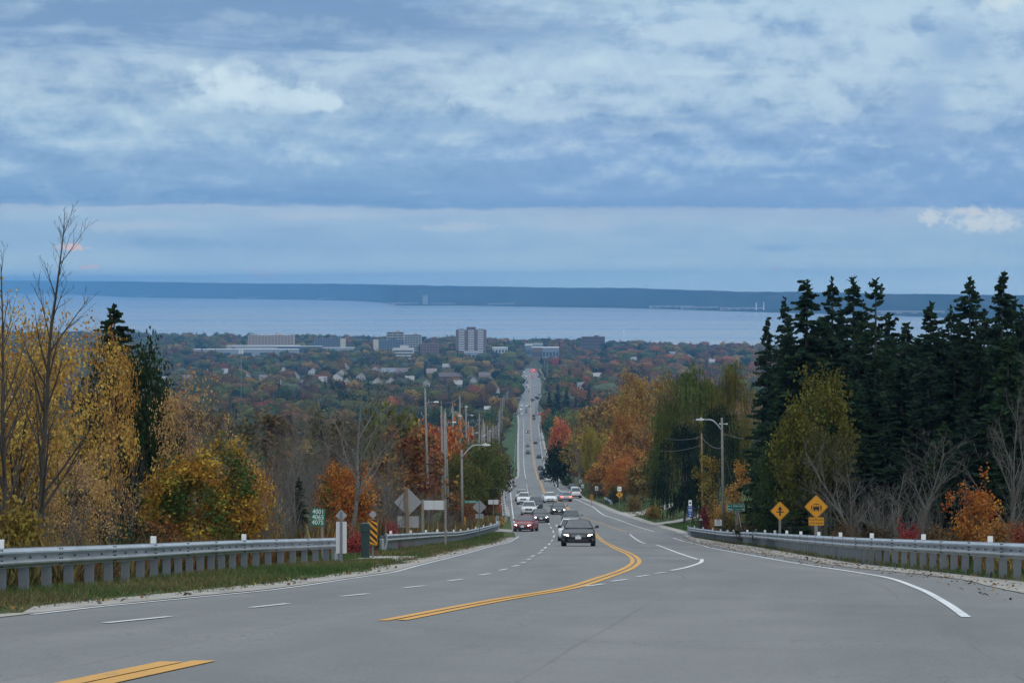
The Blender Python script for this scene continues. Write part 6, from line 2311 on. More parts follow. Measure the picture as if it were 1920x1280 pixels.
sq(mb, -.08, cz + .09, -.05, cz + .108, -.0152)
sq(mb, .05, cz + .09, .08, cz + .108, -.0152)
mb.build('flasher', M['red'], t)
c2 = zl(977, y, z)
tb = plate(t, rrect(.58, .30, .02, c2), 'yellow', 'tab_plate')
text('lettering', 'SCHOOL BUS', .098, (0, -.016, c2 + .062), M['black'], t, xs=.92)
text('lettering', 'STOP AHEAD', .098, (0, -.016, c2 - .068), M['black'], t, xs=.92)
post(t, 0, cz + .2, .12, 'wood', .05)
x, y, z = base(1379.5, 172)
t = thing('street_name_sign', 'green road name sign reading 1 Sideroad and Millar Crescent with white arrows', 'sign', (x, y, z), 0, WS)
cz = zl(951, y, z)
pl = rrect(1.18, .50, .04, cz)
plate(t, pl, 'green')
border(t, pl, .03, 'white', cz, frac=.97)
mb = MB()
arrow(mb, -.46, cz + .105, .17, 1)
arrow(mb, .46, cz - .12, .17, 2)
mb.build('arrow', M['white'], t)
text('lettering', '1 Sideroad', .20, (.08, -.016, cz + .105), M['white'], t, xs=.92)
text('lettering', 'Millar', .19, (-.34, -.016, cz - .12), M['white'], t, xs=.9)
text('lettering', 'Crescent', .105, (.12, -.016, cz - .125), M['white'], t, xs=.9)
post(t, .04, cz - .24, .09, 'wood', .05)
o = MB().tube([(.16, .08, cz - .2), (.52, .14, .3)], .03, 6).build('brace', M['sign_pale'], t)
MB().box((.14, .3, zl(971, y, z)), (.09, .05, .95)).build('marker_strip', M['yellow'], t)
# lawn sign
x, y, z = base(1346.5, 185)
t = thing('lawn_sign', 'small white notice board with a red header on dark legs behind the long guardrail', 'sign', (x, y, z), 0)
cz = zl(978.5, y, z)
plate(t, rrect(.52, .44, .01, cz - .03), 'white', 'board')
plate(t, rrect(.36, .07, .01, cz + .25), 'red', 'header')
mb = MB()
for k, (w_, h_) in enumerate(((.28, .06), (.38, .03), (.34, .03), (.38, .03))):
    sq(mb, -w_ / 2, cz + .09 - k * .085, w_ / 2, cz + .09 - k * .085 + h_, -.0145)
mb.build('print', M['steel_post'], t)
MB().box((-.22, .03, cz / 2), (.05, .05, cz)).box((.22, .03, cz / 2), (.05, .05, cz)).box((0, .03, cz - .33), (.5, .05, .14)).build('leg', M['trim'], t)
# blue sign with a white plate above
x, y, z = base(1294, 230)
t = thing('blue_sign', 'tall blue sign with small white print under a white plate, on the grass bank', 'sign', (x, y, z), 0, WS)
a, b, c_ = zl(937, y, z), zl(948, y, z), zl(969, y, z)
plate(t, rrect(.29, a - b, .03, (a + b) / 2), 'white', 'top_plate')
plate(t, rrect(.45, b - c_ - .03, .02, (b + c_) / 2), 'blue', 'board')
mb = MB()
mb.disc((0, (a + b) / 2), .09, -.0152, -.0140, 12).build('symbol', M['black'], t)
mb = MB()
h_ = b - c_
for k, (w_, hh_) in enumerate(((.26, .05), (.30, .12), (.28, .05), (.2, .05))):
    zz = b - h_ * (.10 + .17 * k)
    sq(mb, -w_ / 2, zz - hh_, w_ / 2, zz, -.0145)
mb.disc((0, c_ + .14), .075, -.0152, -.0140, 12)
mb.build('print', M['sign_pale'], t)
post(t, 0, a, .08, 'steel_post', .03)
# green-capped post at the rail end
x, y, z = base(1314, 204)
t = thing('marker_post', 'dark green post with a pointed pale cap at the end of the long guardrail', 'marker', (x, y, z), 0, WS)
h_ = zl(975, y, z)
MB().box((0, 0, h_ / 2), (.20, .05, h_)).build('post', M['green_dark'], t)
MB().prism([(-.17, h_), (.17, h_), (0, h_ + .2)], -.03, .03).build('cap', M['sign_pale'], t)
# pedestrian warning and white speed plates
x, y, z = base(1161.5, 330)
t = thing('pedestrian_sign', 'yellow diamond sign with a walking figure under a small white plate', 'warning sign', (x, y, z), 0, WS)
cz = zl(927, y, z)
pl = diamond(.68, cz, .05)
plate(t, pl, 'yellow')
border(t, pl, .03, 'black', cz)
mb = MB()
mb.disc((.01, cz + .20), .055, -.0152, -.014, 10)
for q in ([(-.06, .13), (.07, .13), (.05, -.06), (-.05, -.06)], [(-.05, -.06), (.02, -.06), (-.10, -.30), (-.17, -.30)], [(0, -.06), (.06, -.06), (.17, -.30), (.10, -.30)], [(.05, .12), (.09, .09), (.16, -.04), (.12, -.05)], [(-.06, .12), (-.09, .08), (-.15, -.03), (-.11, -.05)]):
    mb.add([(a, -.0148, cz + b) for a, b in q], [(0, 1, 2, 3)])
mb.build('symbol', M['black'], t)
plate(t, rrect(.50, .58, .03, zl(916, y, z)), 'white', 'top_plate')
mb = MB()
for sx_ in (-.1, .1):
    mb.disc((sx_, zl(916, y, z)), .075, -.0152, -.014, 10)
mb.build('print', M['steel_post'], t)
post(t, 0, zl(914, y, z), .09, 'steel_post', .03)
for px, Y, row, lab in [(1118.5, 372, 915, 'white road plate beside the brown shrub, nearest the pedestrian sign'), (1092.5, 430, 911, 'white road plate just past the parked vehicles'),
                        (1088, 520, 901.5, 'white road plate above the one past the parked vehicles'), (1063, 690, 889, 'white road plate near the green shrub at the road edge'),
                        (1054, 740, 886, 'farthest white road plate, by the road edge under the pale tree')]:
    x, y, z = base(px, Y)
    t = thing('speed_sign', lab, 'sign', (x, y, z), 0, 'white road plates on the wooded bank')
    cz = zl(row, y, z)
    plate(t, rrect(.45, .60, .03, cz), 'white')
    MB().disc((0, cz - .05), .13, -.0152, -.014, 12).build('print', M['steel_post'], t)
    post(t, 0, cz + .2, .08, 'steel_post', .03)

# ================================================================== POLES, LAMPS, WIRES
UP = 'wooden utility poles beside the road'
POLES = []


def pole(px_top, top, px_base, Y, wpx, label, m='wood', arms=True, lamp=False, group=UP):
    X, _, z0 = base(px_base, Y, .3)
    H = ZW(top, Y) - z0
    dxx = XW(px_top, Y) - X
    t = thing('utility_pole', label, 'utility pole', (X, Y, z0), 0, group)
    r = wpx / F * Y / 2
    MB().tube([(0, 0, 0), (dxx * .5, 0, H * .5), (dxx, 0, H)], [r * 1.05, r * .9, r * .72], 9).build('pole', M[m], t, True)
    if arms:
        mb = MB()
        for k, (dz_, sx_) in enumerate(((.05, 0), (-1.2, .28), (-2.2, -.28))):
            mb.tube([(dxx + sx_ * .2, -.05, H + dz_ - .15), (dxx + sx_, -.12, H + dz_ + .1)], .02, 5)
            mb.tube([(dxx + sx_, -.12, H + dz_ + .05), (dxx + sx_, -.12, H + dz_ + .28)], [.045, .035], 6)
        mb.build('insulator', M['sign_back'], t)
    if lamp:
        mb = MB().tube([(dxx, 0, H * .90), (dxx + .5, -.25, H * .915), (dxx + .75, -.35, H * .915)], .022, 5)
        mb.build('lamp_arm', M['steel'], t)
        MB().box((dxx + .9, -.38, H * .915), (.42, .2, .10), taper=.7).build('lamp_head', M['insul'], t)
    POLES.append((X + dxx, Y, z0 + H))
    return t


PL = [(797, 727, 805, 205, 5.0, 'tallest and nearest wooden pole of the left row, leaning over the wide pale sign back', True),
      (827.5, 760, 831, 232, 4.5, 'greenish pole, second of the row', False), (833, 775, 836, 240, 4.5, 'short thick pole right against the greenish one', False),
      (835, 771, 842, 252, 4.4, 'grey pole third in the row with hanging cables', True), (848.5, 760, 853.5, 300, 4.0, 'grey pole standing above the olive tree', True),
      (862, 743, 865, 335, 3.8, 'tall grey pole in front of the orange far tree', True), (873.5, 762, 876, 370, 3.5, 'grey pole beside the tall one in front of the far orange tree', True),
      (878, 790, 879, 410, 3.0, 'thin pole behind the lamp arm', False)]
for a in PL:
    pole(a[0], a[1], a[2], a[3], a[4], a[5], 'wood', True, a[6])
ORD = 'first second third fourth fifth sixth seventh eighth ninth tenth eleventh twelfth thirteenth fourteenth fifteenth sixteenth seventeenth eighteenth nineteenth twentieth twenty-first'.split()
PYS = [470, 520, 560, 590, 620, 650, 690, 730, 780, 830, 880, 960, 1080, 1250, 1450, 1700, 1950, 440, 540, 710, 760]
k = 0
for px, top, Y, lean in [(888, 800, 470, -3), (895, 776, 520, 4), (902, 786, 560, 4), (904, 806, 590, -1), (908, 797, 620, -1), (910, 793, 650, -1), (914, 798, 690, 0), (919, 802, 730, 0),
                         (926, 801, 780, 0), (930, 798, 830, 0), (934, 792, 880, 0), (936, 768, 960, 0), (939, 752, 1080, 0), (942, 745, 1250, 0), (945, 740, 1450, 0), (949, 736, 1700, 0),
                         (952, 733, 1950, 0), (886, 812, 440, 0), (898, 808, 540, 1), (916, 806, 710, 1), (924, 800, 760, -1)]:
    pole(px + lean, top, px, Y, 2.4 if Y < 1000 else 1.8, '%s thin pole of the long row, counting away from the curved lamp arm' % ORD[sorted(PYS).index(Y)], 'wood', Y < 1000, k % 3 == 0 and Y < 900, 'thin poles of the long row descending beside the road')
    k += 1
pole(1315.5, 812, 1317.5, 215, 4.2, 'brown wooden pole standing between the dark willow and the lamp pole', 'wood_brown', False)
pole(1102, 885, 1103, 430, 2.4, 'thin wooden pole at the edge of the wooded bank', 'wood_brown', False)
for px, Y, top, lab in [(963, 2750, 690, 'far lamp pole beside the road where the traffic queues, nearer the tower'), (1026, 2350, 678, 'tall pole by the footway beside the far road'),
                        (1021, 2700, 676, 'second tall pole by the footway beside the far road'), (1005, 1700, 756, 'thin pole on the far junction island'), (452, 1500, 655, 'tall thin mast with aerials rising from the tree belt')]:
    t = pole(px, top, px, Y, 1.5, lab, 'steel_post', False, False, 'tall thin poles on the plain')
    if px == 452:
        H = ZW(655, Y) - t.location[2]
        mb = MB()
        for k in range(6):
            a = k * 1.047
            mb.box((1.1 * math.cos(a), 1.1 * math.sin(a), H - 1.5), (.35, .25, 2.4), rz=a).tube([(0, 0, H - 1.5), (1.1 * math.cos(a), 1.1 * math.sin(a), H - 1.5)], .06, 4)
        mb.build('aerial', M['white'], t)


def street_lamp(px_top, top, px_base, Y, wpx, arm, label, m, sign=None):
    """arm: (px, row) of the lamp head"""
    X, _, z0 = base(px_base, Y, .3)
    H = ZW(top, Y) - z0
    dxx = XW(px_top, Y) - X
    r = wpx / F * Y / 2
    t = thing('street_lamp', label, 'street lamp', (X, Y, z0), 0, 'street lamps on tall poles')
    MB().tube([(0, 0, 0), (dxx * .5, 0, H * .5), (dxx, 0, H)], [r * 1.1, r * .95, r * .8], 10).build('pole', M[m], t, True)
    ax_, az_ = XW(arm[0], Y) - X, ZW(arm[1], Y) - z0
    zs = az_ - (abs(ax_ - dxx)) * .62
    pts = []
    for k in range(9):
        u = k / 8
        pts.append((dxx + (ax_ - dxx) * u, -.05, zs + (az_ - zs) * math.sin(min(u * 1.45, 1) * math.pi / 2)))
    MB().tube(pts, [.05] * 6 + [.04] * 3, 7).build('arm', M['steel'], t, True)
    s = 1 if ax_ > dxx else -1
    hd = MB().prism([(0, -.02), (s * .25, -.06), (s * .62, -.03), (s * .60, .04), (s * .2, .09), (0, .06)][::s], -.14, .14).build('lamp_head', M['insul'], t)
    hd.location = (ax_, -.05, az_)
    MB().box((ax_ + s * .22, -.05, az_ + .12), (.09, .09, .1)).build('photo_cell', M['insul'], t)
    return t, H


lamp1, H1 = street_lamp(865.5, 843, 867.5, 200, 5, (905, 834), 'concrete street lamp with a long curved arm and a green street name plate', 'wood')
Xl, _, zl1 = base(867.5, 200, .3)
cz = ZW(940, 200) - zl1
o = MB().prism(rrect(1.05, .24, .02), -.13, -.11).build('name_plate', M['green'], lamp1)
o.location = (.62, 0, cz)
text('lettering', 'NO 1 SIDEROAD', .15, (.02, -.133, 0), M['white'], o, xs=.78)
MB().box((0.18, -.25, ZW(978, 200) - zl1), (.12, .03, .85)).build('marker_strip', M['yellow'], lamp1)
lamp2, H2 = street_lamp(1353.5, 783, 1357, 190, 5.2, (1320, 786.5), 'weathered pale street lamp pole with a curved arm reaching over the side road', 'wood')
mb = MB().box((-.28, 0, H2 - .45), (.12, .08, .1)).box((.22, 0, H2 - .45), (.12, .08, .1)).tube([(-.28, 0, H2 - .45), (.22, 0, H2 - .45)], .025, 5)
mb.build('bracket', M['insul'], lamp2)
mb = MB().tube([(.1, 0, H2 * .7), (1.6, .4, H2 * .12)], .012, 4)
mb.build('guy_wire', M['wire'], lamp2)

WI = 'overhead cables slung along the pole row'


def wire(a, b, sag, label, r=.016):
    a, b = Vector(a), Vector(b)
    pts = []
    for k in range(13):
        u = k / 12
        p = a.lerp(b, u)
        p.z -= sag * 4 * u * (1 - u)
        pts.append(p)
    o = MB().tube([p - a for p in pts], r, 4).build('overhead_cable', M['wire'])
    o.location = a
    return tag(o, label, 'cable', WI)


P = POLES
wire(P[0], P[5], 1.0, 'top cable sloping from the tallest pole to the tall grey pole', .022)
wire(P[5], P[19], 6, 'long cable sagging from the tall grey pole towards the far poles', .02)
wire((P[0][0], P[0][1], P[0][2] - 5.2), (P[3][0], P[3][1], P[3][2] - 3.6), .9, 'lower cable from the tallest pole to the grey pole with hanging cables')
wire((P[0][0], P[0][1], P[0][2] - 7.0), (P[3][0], P[3][1], P[3][2] - 7.5), 1.3, 'lowest cable drooping between the tallest pole and the third pole')
wire((P[3][0], P[3][1], P[3][2] - 7.8), (P[4][0], P[4][1], P[4][2] - 7.0), 1.2, 'looping slack cable between the third pole and the one above the olive tree', .03)
wire(P[3], P[4], .8, 'short top cable between the third pole and the one above the olive tree')
wire(P[4], P[6], 1.2, 'top cable over the olive tree')
wire((P[4][0], P[4][1], P[4][2] - 1.2), (P[7][0], P[7][1], P[7][2] - .5), 1.6, 'second cable over the olive tree')
for k in range(8, 19):
    wire((P[k][0], P[k][1], P[k][2] - .1), (P[k + 1][0], P[k + 1][1], P[k + 1][2] - .1), .8, 'thin far cable between two poles of the long row', .02)
wp = next(q for q in POLES if abs(q[1] - 215) < 1)
wire((XW(1352, 190), 190, ZW(840, 190)), (wp[0], wp[1], wp[2] - .3), .3, 'cable from the pale lamp pole to the brown wooden pole')
wire((wp[0], wp[1], wp[2] - .3), (XW(1205, 330), 330, ZW(800, 330)), .8, 'upper cable from the brown wooden pole into the wooded bank', .014)
wire((wp[0], wp[1], wp[2] - 1.0), (XW(1190, 330), 330, ZW(829, 330)), .8, 'lower cable from the brown wooden pole into the wooded bank', .014)
wire((XW(1352, 190), 190, ZW(812, 190)), (XW(1560, 160), 160, ZW(808, 160)), .6, 'cable from the pale lamp pole into the dark spruces', .012)

# --- billboard
x, y, z = base(914, 1800)
t = thing('billboard', 'white billboard on two legs standing behind the green field', 'billboard', (x, y, z), 0)
cz = zl(764, y, z)
plate(t, rrect(5.0, 2.2, .05, cz), 'white', 'board', th=.2)
sqm = MB()
for k in range(2):
    sq(sqm, -1.9, cz + .25 - .7 * k, 1.9, cz + .5 - .7 * k, -.21)
sqm.build('print', M['sign_pale'], t)
for s in (-1, 1):
    MB().box((s * 1.7, .1, cz / 2), (.25, .2, cz)).build('leg', M['white'], t)
MB().tube([(.9, 0, cz + 1.1), (.9, -.6, cz + 1.7)], .06, 5).build('lamp', M['insul'], t)
# traffic lights at the far junction
for px, Y, row, lab in [(996, 2880, 684, 'signal mast over the far queue of cars'), (1003, 2890, 684, 'second signal mast over the far queue of cars')]:
    x, y, z = base(px, Y)
    t = thing('traffic_light', lab, 'traffic light', (x, y, z), 0, 'signals at the far junction')
    h_ = zl(row, y, z)
    MB().tube([(0, 0, 0), (0, 0, h_)], .09, 6).build('pole', M['steel_post'], t)
    MB().box((0, -.15, h_ - .5), (.4, .25, 1.1)).build('housing', M['trim'], t)
    o = MB().disc((0, h_ - .15), .14, -.32, -.28, 10).build('lens', M['taillamp'], t)
    o.color = (1, .04, .02, .25)

# ================================================================== VEHICLES
CAR = {
    # L, W, H, belt, hood front z, cabin base y0 y1, roof y0 y1, roof half-width, clearance
    'sedan': dict(L=4.75, W=1.82, H=1.46, belt=.95, hf=.74, c0=-1.0, c1=1.78, r0=-.22, r1=.95, rw=.57, cl=.19, boot=.99, wr=.325),
    'suv': dict(L=4.6, W=1.88, H=1.70, belt=1.08, hf=.93, c0=-1.05, c1=2.12, r0=-.40, r1=1.72, rw=.61, cl=.23, boot=1.0, wr=.36),
    'hatch': dict(L=4.3, W=1.79, H=1.47, belt=.95, hf=.76, c0=-1.05, c1=1.98, r0=-.28, r1=1.40, rw=.57, cl=.19, boot=.9, wr=.32),
    'van': dict(L=5.4, W=2.05, H=2.35, belt=1.25, hf=1.10, c0=-1.75, c1=2.62, r0=-1.05, r1=2.50, rw=.88, cl=.26, boot=1.2, wr=.37),
}
CAR_PARTS = {}


def soften(me, w, seg=2):
    bm = bmesh.new()
    bm.from_mesh(me)
    bmesh.ops.remove_doubles(bm, verts=bm.verts, dist=.001)
    bmesh.ops.bevel(bm, geom=[e for e in bm.edges if len(e.link_faces) == 2], offset=w, segments=seg, affect='EDGES', clamp_overlap=True)
    for f in bm.faces:
        f.smooth = True
    bm.to_mesh(me)
    bm.free()
    return me


def car_parts(kind):
    """part meshes of one vehicle type: list of (name, mesh, location, role, children)"""
    s = CAR[kind]
    L_, W, H, belt, hf, cl, wr = s['L'], s['W'], s['H'], s['belt'], s['hf'], s['cl'], s['wr']
    y0, y1 = -L_ / 2, L_ / 2
    hw = W / 2
    P_ = []
    st_ = [(y0, hw * .66, cl + .14, hf - .22, hf - .14), (y0 + .08, hw * .86, cl + .02, hf - .12, hf - .04), (y0 + .32, hw * .965, cl, hf - .06, hf + .02),
           (s['c0'] - .55, hw * .995, cl, hf + .02, (hf * .45 + belt * .55)), (s['c0'], hw, cl, belt - .10, belt), (0, hw, cl, belt - .08, belt + .02), (s['c1'] - .2, hw * .995, cl, belt - .06, belt + .03),
           (y1 - .30, hw * .96, cl + .03, s['boot'] - .08, s['boot'] + .01), (y1 - .07, hw * .88, cl + .08, s['boot'] - .12, s['boot'] - .03), (y1, hw * .72, cl + .16, s['boot'] - .24, s['boot'] - .16)]
    mb = MB()
    vs, fs = [], []
    for y, w, zb, zm, zt in st_:
        ring = [(w * .88, zb), (w * .985, zb + .12), (w, (zb + zm) * .5), (w * .965, zm), (w * .84, zt - .012), (w * .45, zt + .012)]
        ring = ring + [(-a, b) for a, b in ring[::-1]]
        vs += [(a, y, b) for a, b in ring]
    n = 12
    for i in range(len(st_) - 1):
        for k in range(n):
            k2 = (k + 1) % n
            fs.append((i * n + k, (i + 1) * n + k, (i + 1) * n + k2, i * n + k2))
    fs.append(tuple(range(n)))
    fs.append(tuple(range((len(st_) - 1) * n, len(st_) * n))[::-1])
    mb.add(vs, fs)
    P_.append(('body', mb.mesh('body', M['paint'], True), (0, 0, 0), 'paint', []))
    # cabin: pillars and roof in body colour, glass standing just proud
    cb, cw, rw_ = belt + .01, hw * .90, s['rw']
    A = [Vector((-cw, s['c0'], cb)), Vector((cw, s['c0'], cb)), Vector((cw * .97, s['c1'], cb + .02)), Vector((-cw * .97, s['c1'], cb + .02))]
    B = [Vector((-rw_, s['r0'], H - .07)), Vector((rw_, s['r0'], H - .07)), Vector((rw_ * .97, s['r1'], H - .07)), Vector((-rw_ * .97, s['r1'], H - .07))]
    T = [Vector((-rw_ * .86, s['r0'] + .2, H)), Vector((rw_ * .86, s['r0'] + .2, H)), Vector((rw_ * .84, s['r1'] - .2, H - .01)), Vector((-rw_ * .84, s['r1'] - .2, H - .01))]
    mb = MB()
    mb.add(A + B + T, [(0, 1, 5, 4), (1, 2, 6, 5), (2, 3, 7, 6), (3, 0, 4, 7), (4, 5, 9, 8), (5, 6, 10, 9), (6, 7, 11, 10), (7, 4, 8, 11), (8, 9, 10, 11)])
    if kind == 'suv':
        for sx_ in (-1, 1):
            mb.tube([(sx_ * rw_ * .9, s['r0'] + .4, H - .02), (sx_ * rw_ * .9, s['r0'] + .5, H + .035), (sx_ * rw_ * .88, s['r1'] - .4, H + .03), (sx_ * rw_ * .88, s['r1'] - .3, H - .02)], .02, 5)
    P_.append(('roof', soften(mb.mesh('roof', M['paint']), .05), (0, 0, 0), 'paint', []))
    P_.append(('windshield', MB().panel([A[0], A[1], B[1], B[0]], .075, .012).mesh('windshield', M['glass']), (0, 0, 0), '', []))
    P_.append(('rear_window', MB().panel([A[2], A[3], B[3], B[2]], .10 if kind != 'van' else .3, .012).mesh('rear_window', M['glass']), (0, 0, 0), '', []))
    for q in ([A[1], A[2], B[2], B[1]], [A[3], A[0], B[0], B[3]]):
        m0, m1 = q[0].lerp(q[1], .5), q[3].lerp(q[2], .5)
        P_.append(('side_window', MB().panel([q[0], m0, m1, q[3]], .10, .012).mesh('side_window', M['glass']), (0, 0, 0), '', []))
        P_.append(('side_window', MB().panel([m0, q[1], q[2], m1], .10, .012).mesh('side_window', M['glass']), (0, 0, 0), '', []))
    # front
    gz_ = hf - .18
    mb = MB().box((0, y0 + .03, gz_), (W * .44, .09, .15 if kind == 'sedan' else .24))
    P_.append(('grille', mb.mesh('grille', M['trim']), (0, 0, 0), '', []))
    mb = MB()
    for k in range(3):
        mb.box((0, y0 - .019, gz_ - .05 + .05 * k), (W * .42, .012, .014))
    P_.append(('grille_bar', mb.mesh('grille_bar', M['chrome']), (0, 0, 0), '', []))
    P_.append(('emblem', MB().disc((0, gz_), .062, y0 - .045, y0 - .02, 14).mesh('emblem', M['chrome']), (0, 0, 0), '', []))
    for sx_ in (-1, 1):
        q = [(sx_ * W * .275, -.055), (sx_ * W * .41, -.045), (sx_ * W * .425, .035), (sx_ * W * .29, .02)][::sx_]
        mb = MB().prism([(a, gz_ + .03 + b) for a, b in q], 0, .22)
        vv = [(a, b + abs(a) * .42 - .20, c) for a, b, c in mb.v]
        mb.v = vv
        P_.append(('headlight', mb.mesh('headlight', M['headlamp']), (0, y0 - .035, 0), 'head', []))
    mb = MB().box((0, y0 + .05, cl + .13), (W * .60, .12, .14)).box((0, y0 + .14, cl + .01), (W * .80, .2, .06))
    P_.append(('lower_intake', mb.mesh('lower_intake', M['trim']), (0, 0, 0), '', []))
    mb = MB()
    for sx_ in (-1, 1):
        mb.box((sx_ * W * .36, y0 + .085, cl + .17), (.26, .03, .035), rz=-sx_ * .0)
    P_.append(('fog_trim', mb.mesh('fog_trim', M['chrome']), (0, 0, 0), '', []))
    P_.append(('license_plate', MB().box((0, y0 - .03, cl + .27), (.31, .03, .155)).mesh('license_plate', M['plate']), (0, 0, 0), '', []))
    # rear
    zb_ = s['boot'] - .22
    for sx_ in (-1, 1):
        if kind in ('suv', 'van'):
            mb = MB().box((sx_ * W * .42, y1 - .09, zb_ + .08), (.19, .16, .34))
        else:
            mb = MB().box((sx_ * W * .355, y1 - .06, zb_ + .04), (.36, .14, .16))
        P_.append(('tail_light', mb.mesh('tail_light', M['taillamp']), (0, 0, 0), 'tail', []))
    P_.append(('license_plate', MB().box((0, y1 + .012, zb_ - .02), (.31, .03, .155)).mesh('license_plate', M['plate']), (0, 0, 0), '', []))
    P_.append(('rear_bumper', MB().box((0, y1 - .10, cl + .12), (W * .80, .2, .2)).mesh('rear_bumper', M['trim']), (0, 0, 0), '', []))
    # mirrors, wheels
    for sx_ in (-1, 1):
        mb = MB().box((sx_ * (hw + .10), s['c0'] + .36, belt + .09), (.21, .12, .15), taper=.8).box((sx_ * (hw - .02), s['c0'] + .36, belt + .03), (.14, .06, .04))
        P_.append(('mirror', mb.mesh('mirror', M['paint']), (0, 0, 0), 'paint', []))
    tyre = MB()
    tyre.tube([(-.115, 0, 0), (-.10, 0, 0), (.10, 0, 0), (.115, 0, 0)], [wr * .93, wr, wr, wr * .93], 18)
    tm = tyre.mesh('tyre', M['rubber'], False)
    rim = MB()
    rim.tube([(-.012, 0, 0), (.012, 0, 0)], [wr * .62, wr * .62], 14)
    for k in range(5):
        a = k * 1.2566
        rim.box((.016, math.cos(a) * wr * .3, math.sin(a) * wr * .3), (.02, .06, .06))
    rmesh = rim.mesh('rim', M['alloy'])
    for sx_ in (-1, 1):
        for yy in (y0 + .88, y1 - .92):
            P_.append(('wheel', tm, (sx_ * (hw - .105), yy, wr), '', [('rim', rmesh, (sx_ * .112, 0, 0))]))
    mb = MB()
    for sx_ in (-1, 1):
        for yy in (y0 + .88, y1 - .92):
            mb.tube([(sx_ * (hw - .25), yy, wr + .02), (sx_ * (hw + .004), yy, wr + .02)], wr * 1.14, 16)
    P_.append(('wheel_arch', mb.mesh('wheel_arch', M['trim']), (0, 0, 0), '', []))
    return P_


def far_parts(kind):
    s = CAR[kind]
    full = CAR_PARTS.setdefault(kind, car_parts(kind))
    keep = ('body', 'roof', 'windshield', 'rear_window', 'side_window', 'headlight', 'tail_light', 'wheel', 'rear_bumper')
    return [(a, b, c, d, []) for a, b, c, d, e in full if a in keep]


def car(kind, px, row, col, label, away=False, lights=0.0, brake=0.0, yaw=0.0, full=True, group='vehicles on the hill road', cat=None, wid=1.0, name=None):
    Y = depth(row)
    X = XW(px, Y)
    parts = CAR_PARTS.setdefault(kind, car_parts(kind)) if full else far_parts(kind)
    Yc = Y + CAR[kind]['L'] / 2 * .9
    Xc = X + float((LA(Yc) + RA(Yc)) - (LA(Y) + RA(Y))) / 2 if Y > 260 else X
    z = float(gz(Yc))
    slope = math.atan(float(gz(Yc + 2) - gz(Yc - 2)) / 4)
    road_yaw = -math.atan(float((LA(Yc + 12) + RA(Yc + 12)) - (LA(Yc - 12) + RA(Yc - 12))) / 48)
    t = thing(name or {'sedan': 'sedan_car', 'suv': 'suv_car', 'hatch': 'hatchback_car', 'van': 'delivery_van'}[kind], label, cat or {'sedan': 'car', 'suv': 'suv', 'hatch': 'car', 'van': 'van'}[kind], (Xc, Yc, z), 0, group)
    t.rotation_euler = (-slope if away else slope, 0, road_yaw + R(yaw) + (math.pi if away else 0))
    t.scale = (wid, wid, wid)
    for nm, me, loc, role, ch in parts:
        o = link(nm, me, t)
        o.location = loc
        if role == 'paint':
            o.color = (col[0], col[1], col[2], 1)
        elif role == 'head':
            o.color = (1.0, .93, .82, lights)
        elif role == 'tail':
            o.color = (1.0, .06, .035, brake)
        for n2_, m2, l2 in ch:
            c = link(n2_, m2, o)
            c.location = l2
    return t


BLK, DGR, GRM, WHI, SIL, REDC, NAVY, MAR = (.012, .014, .018), (.03, .034, .04), (.075, .085, .095), (.66, .67, .68), (.38, .40, .42), (.20, .018, .022), (.02, .03, .055), (.10, .012, .016)
t = car('sedan', 1086.5, 1023.5, BLK, 'black sedan coming uphill, nearest car of all, headlights on', lights=.8)
car('suv', 1071, 1014, WHI, 'white car half hidden behind the nearest black sedan', yaw=0, wid=.95)
car('suv', 1072, 988, GRM, 'dark grey car with roof rails, its roof showing above the white one', wid=1.0)
car('sedan', 986.5, 996, REDC, 'red sedan with lit headlights turned towards the side opening', lights=.55, yaw=-9)
car('sedan', 1013, 979.5, DGR, 'dark sedan with bright headlights following the red sedan', lights=.9, yaw=2)
car('suv', 993, 966.5, WHI, 'white suv with a black grille behind the red sedan', yaw=-3)
car('suv', 1004.5, 956, NAVY, 'dark blue suv partly behind the white suv with a black grille', yaw=-3)
car('suv', 983, 945.5, WHI, 'white suv in the outer lane, last but one of the climbing group', yaw=-4)
car('suv', 979, 939, SIL, 'silver suv peeping over the white suv in the outer lane', yaw=-4)
car('sedan', 1048.5, 964.5, DGR, 'dark grey sedan with lit headlights alone in the inner lane', lights=.9)
car('sedan', 1032, 942.5, WHI, 'white sedan coming uphill by the centre line', wid=1.05)
car('hatch', 1060.5, 940, SIL, 'silver hatchback going downhill with red brake lights lit', away=True, brake=.55, yaw=3)
car('suv', 1078.5, 933.5, WHI, 'white suv stopped on the shoulder, seen from behind', away=True, yaw=3)
car('hatch', 1077, 928.5, SIL, 'silver hatchback stopped in front of the white suv on the shoulder', away=True)
car('suv', 1074, 925, DGR, 'dark suv stopped on the shoulder, first of the three', away=True)
car('sedan', 1028, 903, WHI, 'white sedan driving downhill behind a dark pair of cars', away=True, wid=1.06)
car('suv', 1017.5, 899.5, BLK, 'black suv going downhill, last of the dark file', away=True)
car('sedan', 1017, 892.5, DGR, 'dark sedan in the middle of the dark file going downhill', away=True, wid=1.1)
car('suv', 1013.5, 881.5, BLK, 'black suv leading the dark file going downhill', away=True)
FAR = 'small distant vehicles on the long straight'
